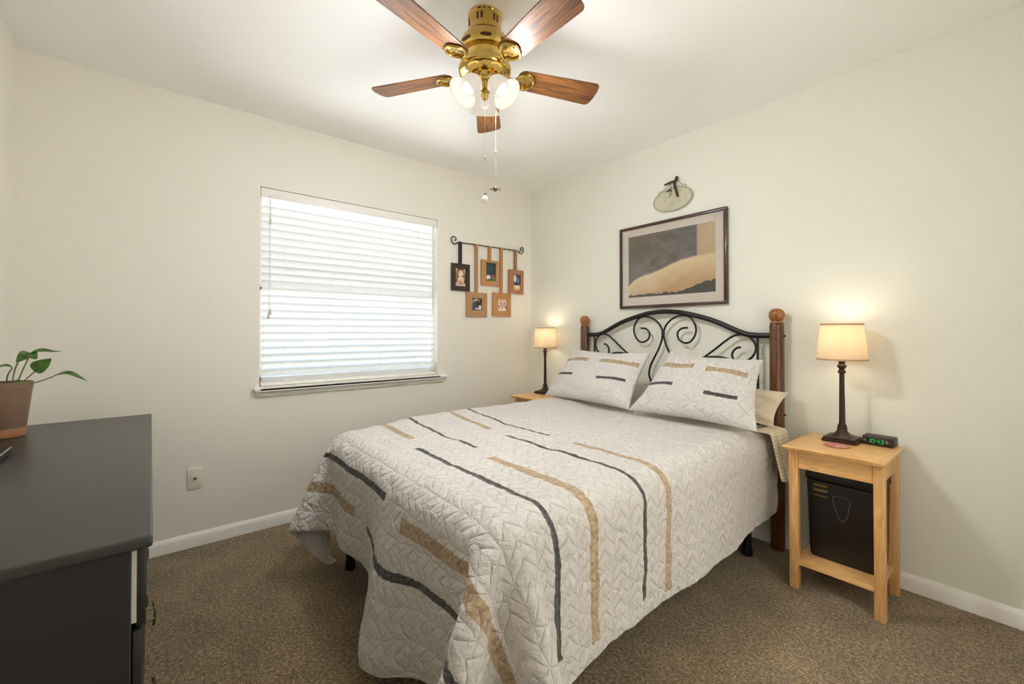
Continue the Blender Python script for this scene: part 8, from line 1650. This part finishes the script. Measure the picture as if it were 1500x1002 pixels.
hanging_frame(-0.448, -0.251, 1.295, 1.497, -0.391, -0.294, 1.343, 1.443, -0.356, M['leather2'], ph_d, 'square orange-tan frame with a bright pale photo, at lower right of the rod')
hanging_frame(-0.274, -0.105, 1.498, 1.709, -0.221, -0.138, 1.535, 1.671, -0.196, M['leather3'], ph_e, 'small brown frame with a blue and sand photo, nearest the room corner')

# ------------------------------------------------------------------ dresser
dr = empty('dresser', (1.84, -2.612, 0), 'long black painted dresser standing along the side wall', 'dresser')
LX, DY = 1.56, 0.468
TX, TY, TZ = 1.84, -2.612, 0.78
b = B(); box(b, TX - LX, TX, TY - DY, TY, TZ - 0.022, TZ, 0.0045, 3)
obj('top', b, M['black_top_sheen'], dr)
bxa, bxb, bya, byb = TX - LX + 0.02, TX - 0.02, TY - DY + 0.008, TY - 0.030
b = B(); box(b, bxa, bxb, bya, byb, 0.06, TZ - 0.022, 0.002, 1)
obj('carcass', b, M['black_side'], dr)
for xx in (bxa, bxb - 0.05):
    for yy in (bya, byb - 0.05):
        b = B(); box(b, xx, xx + 0.05, yy, yy + 0.05, 0, 0.06, 0.003, 1)
        obj('foot', b, M['black_side'], dr)
rows = [(0.605, 0.752), (0.430, 0.598), (0.255, 0.423), (0.080, 0.248)]
half = (bxb - bxa) / 2
for ci in range(2):
    xa = bxa + ci * half + 0.006; xb = xa + half - 0.012
    for ri, (z0, z1) in enumerate(rows):
        pull = 0.007 if (ri == 0 and ci == 1) else 0.0015
        b = B(); box(b, xa, xb, byb + pull, byb + pull + 0.014, z0, z1, 0.003, 2)
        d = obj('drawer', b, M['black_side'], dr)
        if pull > 0.005:
            b = B(); box(b, xa + 0.006, xb - 0.002, byb - 0.002, byb + pull + 0.0005, z0 + 0.008, z1 - 0.004)
            obj('drawer_edge_strip', b, M['pale_strip'], d, smooth=False)  # pale strip between the carcass and the drawer front
        for hx in (() if ri == 0 else (1.60,) if ci == 1 else (0.80,)):
            b = B()
            pr = 0.022 if ci == 1 else 0.006
            zc = (z0 + z1) / 2 - (0.09 if ri == 0 else 0.0) * 0
            for zz in (-0.012, 0.012):
                tube(b, [(hx, byb + pull + 0.012, zc + zz), (hx, byb + pull + 0.012 + pr, zc + zz)], 0.0042, 8)
            tube(b, catmull([(hx, byb + pull + 0.010 + pr, zc - 0.028), (hx, byb + pull + 0.013 + pr, zc - 0.012), (hx, byb + pull + 0.013 + pr, zc + 0.012), (hx, byb + pull + 0.010 + pr, zc + 0.028)], 4), 0.0034, 8)
            obj('handle', b, M['nickel'], d)
dr.rotation_euler = (0, 0, math.radians(0.84))

# device on the dresser (only its corner is in view)
DZ = 0.7805
dv = empty('media_box', (0.97, -3.02, DZ), 'flat black device with a silver edge on the dresser at the photo edge', 'device')
Td = Matrix.Translation((0.97, -3.02, DZ)) @ Matrix.Rotation(math.radians(0), 4, 'Z')
b = B(); box(b, -0.11, 0.10, -0.065, 0.060, 0.0, 0.022, 0.003, 2, 0, Td)
obj('body', b, M['device'], dv)
b = B(); tube(b, [Td @ Vector((-0.105, 0.059, 0.0205)), Td @ Vector((0.098, 0.059, 0.0205))], 0.0024, 8)
obj('silver_edge', b, M['chrome'], dv)

# ------------------------------------------------------------------ potted plant
PX, PY = 0.522, -3.036
pp = empty('potted_plant', (PX, PY, DZ), 'young green trailing plant in a brown plastic pot on the dresser', 'plant')
b = B()
lathe(b, [(0.046, 0.0), (0.048, 0.003), (0.0655, 0.174), (0.0672, 0.175), (0.0682, 0.196), (0.0655, 0.1975), (0.063, 0.178), (0.046, 0.010)], (PX, PY, DZ), 48, cap=False)
lathe(b, [(0.046, 0.0), (0.001, 0.0005)], (PX, PY, DZ), 48, cap=False)
pot = obj('pot', b, M['pot'], pp)
b = B(); lathe(b, [(0.0484, 0.001), (0.0518, 0.030), (0.0508, 0.032), (0.047, 0.004)], (PX, PY, DZ), 48, cap=False)
obj('stained_band', b, M['pot_base'], pot)
b = B(); lathe(b, [(0.0625, 0.176), (0.04, 0.182), (0.001, 0.184)], (PX, PY, DZ), 32, cap=False)
obj('soil', b, M['soil'], pp)

def leaf_mesh(bm, base, tip, width, up, fold=0.25, droop=0.15):
    base, tip = Vector(base), Vector(tip)
    ax = tip - base; L = ax.length; ax.normalize()
    side = ax.cross(Vector(up)); side.normalize()
    nor = side.cross(ax); nor.normalize()
    n = 14; m = 4
    rows = []
    for i in range(n + 1):
        s = i / n
        w = width * 0.5 * (math.sin(PI * min(1, s ** 0.62)) ** 0.85) if 0 < s < 1 else 0.0006
        c = base + ax * (L * s) + nor * (droop * L * (4 * s * (1 - s)) * 0.35)
        rows.append([bm.verts.new(c + side * (w * q / m) + nor * (fold * abs(w * q / m)) + nor * 0.004 * math.sin(6 * s) * (q / m) ** 2) for q in range(-m, m + 1)])
    fs = []
    for a_, b_ in zip(rows[:-1], rows[1:]):
        for q in range(2 * m):
            fs.append(bm.faces.new((a_[q], a_[q + 1], b_[q + 1], b_[q])))
    bmesh.ops.solidify(bm, geom=fs, thickness=0.0009)

ST = [[(0.535, -3.02, 0.962), (0.545, -3.012, 1.02), (0.55, -2.999, 1.064)],
      [(0.535, -3.01, 0.962), (0.55, -2.992, 1.02), (0.553, -2.972, 1.082)],
      [(0.54, -3.005, 0.964), (0.55, -2.985, 0.985), (0.556, -2.960, 1.015)],
      [(0.54, -2.998, 0.966), (0.556, -2.955, 0.975), (0.562, -2.912, 0.994)],
      [(0.52, -3.035, 0.962), (0.54, -3.030, 1.0), (0.545, -3.018, 1.030)]]
for s_ in ST:
    b = B(); tube(b, catmull(s_, 5), 0.0021, 8)
    obj('stem', b, M['stem'], pp)
LV = [((0.562, -2.914, 0.993), (0.60, -2.818, 0.972), 0.034, (0.2, -0.1, 1), 0.25, 0.5),
      ((0.556, -2.962, 1.014), (0.570, -2.918, 1.062), 0.050, (1.0, -0.2, 0.25), 0.2, 0.1),
      ((0.553, -2.974, 1.082), (0.565, -2.893, 1.088), 0.040, (0.25, 0, 1), 0.25, 0.1),
      ((0.553, -2.974, 1.084), (0.575, -3.004, 1.052), 0.034, (0.9, 0.2, 0.6), 0.2, 0.3),
      ((0.556, -2.978, 1.080), (0.600, -2.950, 1.062), 0.034, (0.7, 0, 0.8), 0.2, 0.2),
      ((0.545, -3.016, 1.030), (0.57, -3.058, 1.040), 0.022, (0.4, 0, 1), 0.25, 0.2),
      ((0.55, -3.02, 0.972), (0.572, -2.978, 0.974), 0.032, (0.5, 0, 1), 0.2, 0.2)]
for a_, t_, w_, u_, f_, d_ in LV:
    b = B(); leaf_mesh(b, a_, t_, w_, u_, f_, d_)
    obj('leaf', b, M['leaf'], pp)
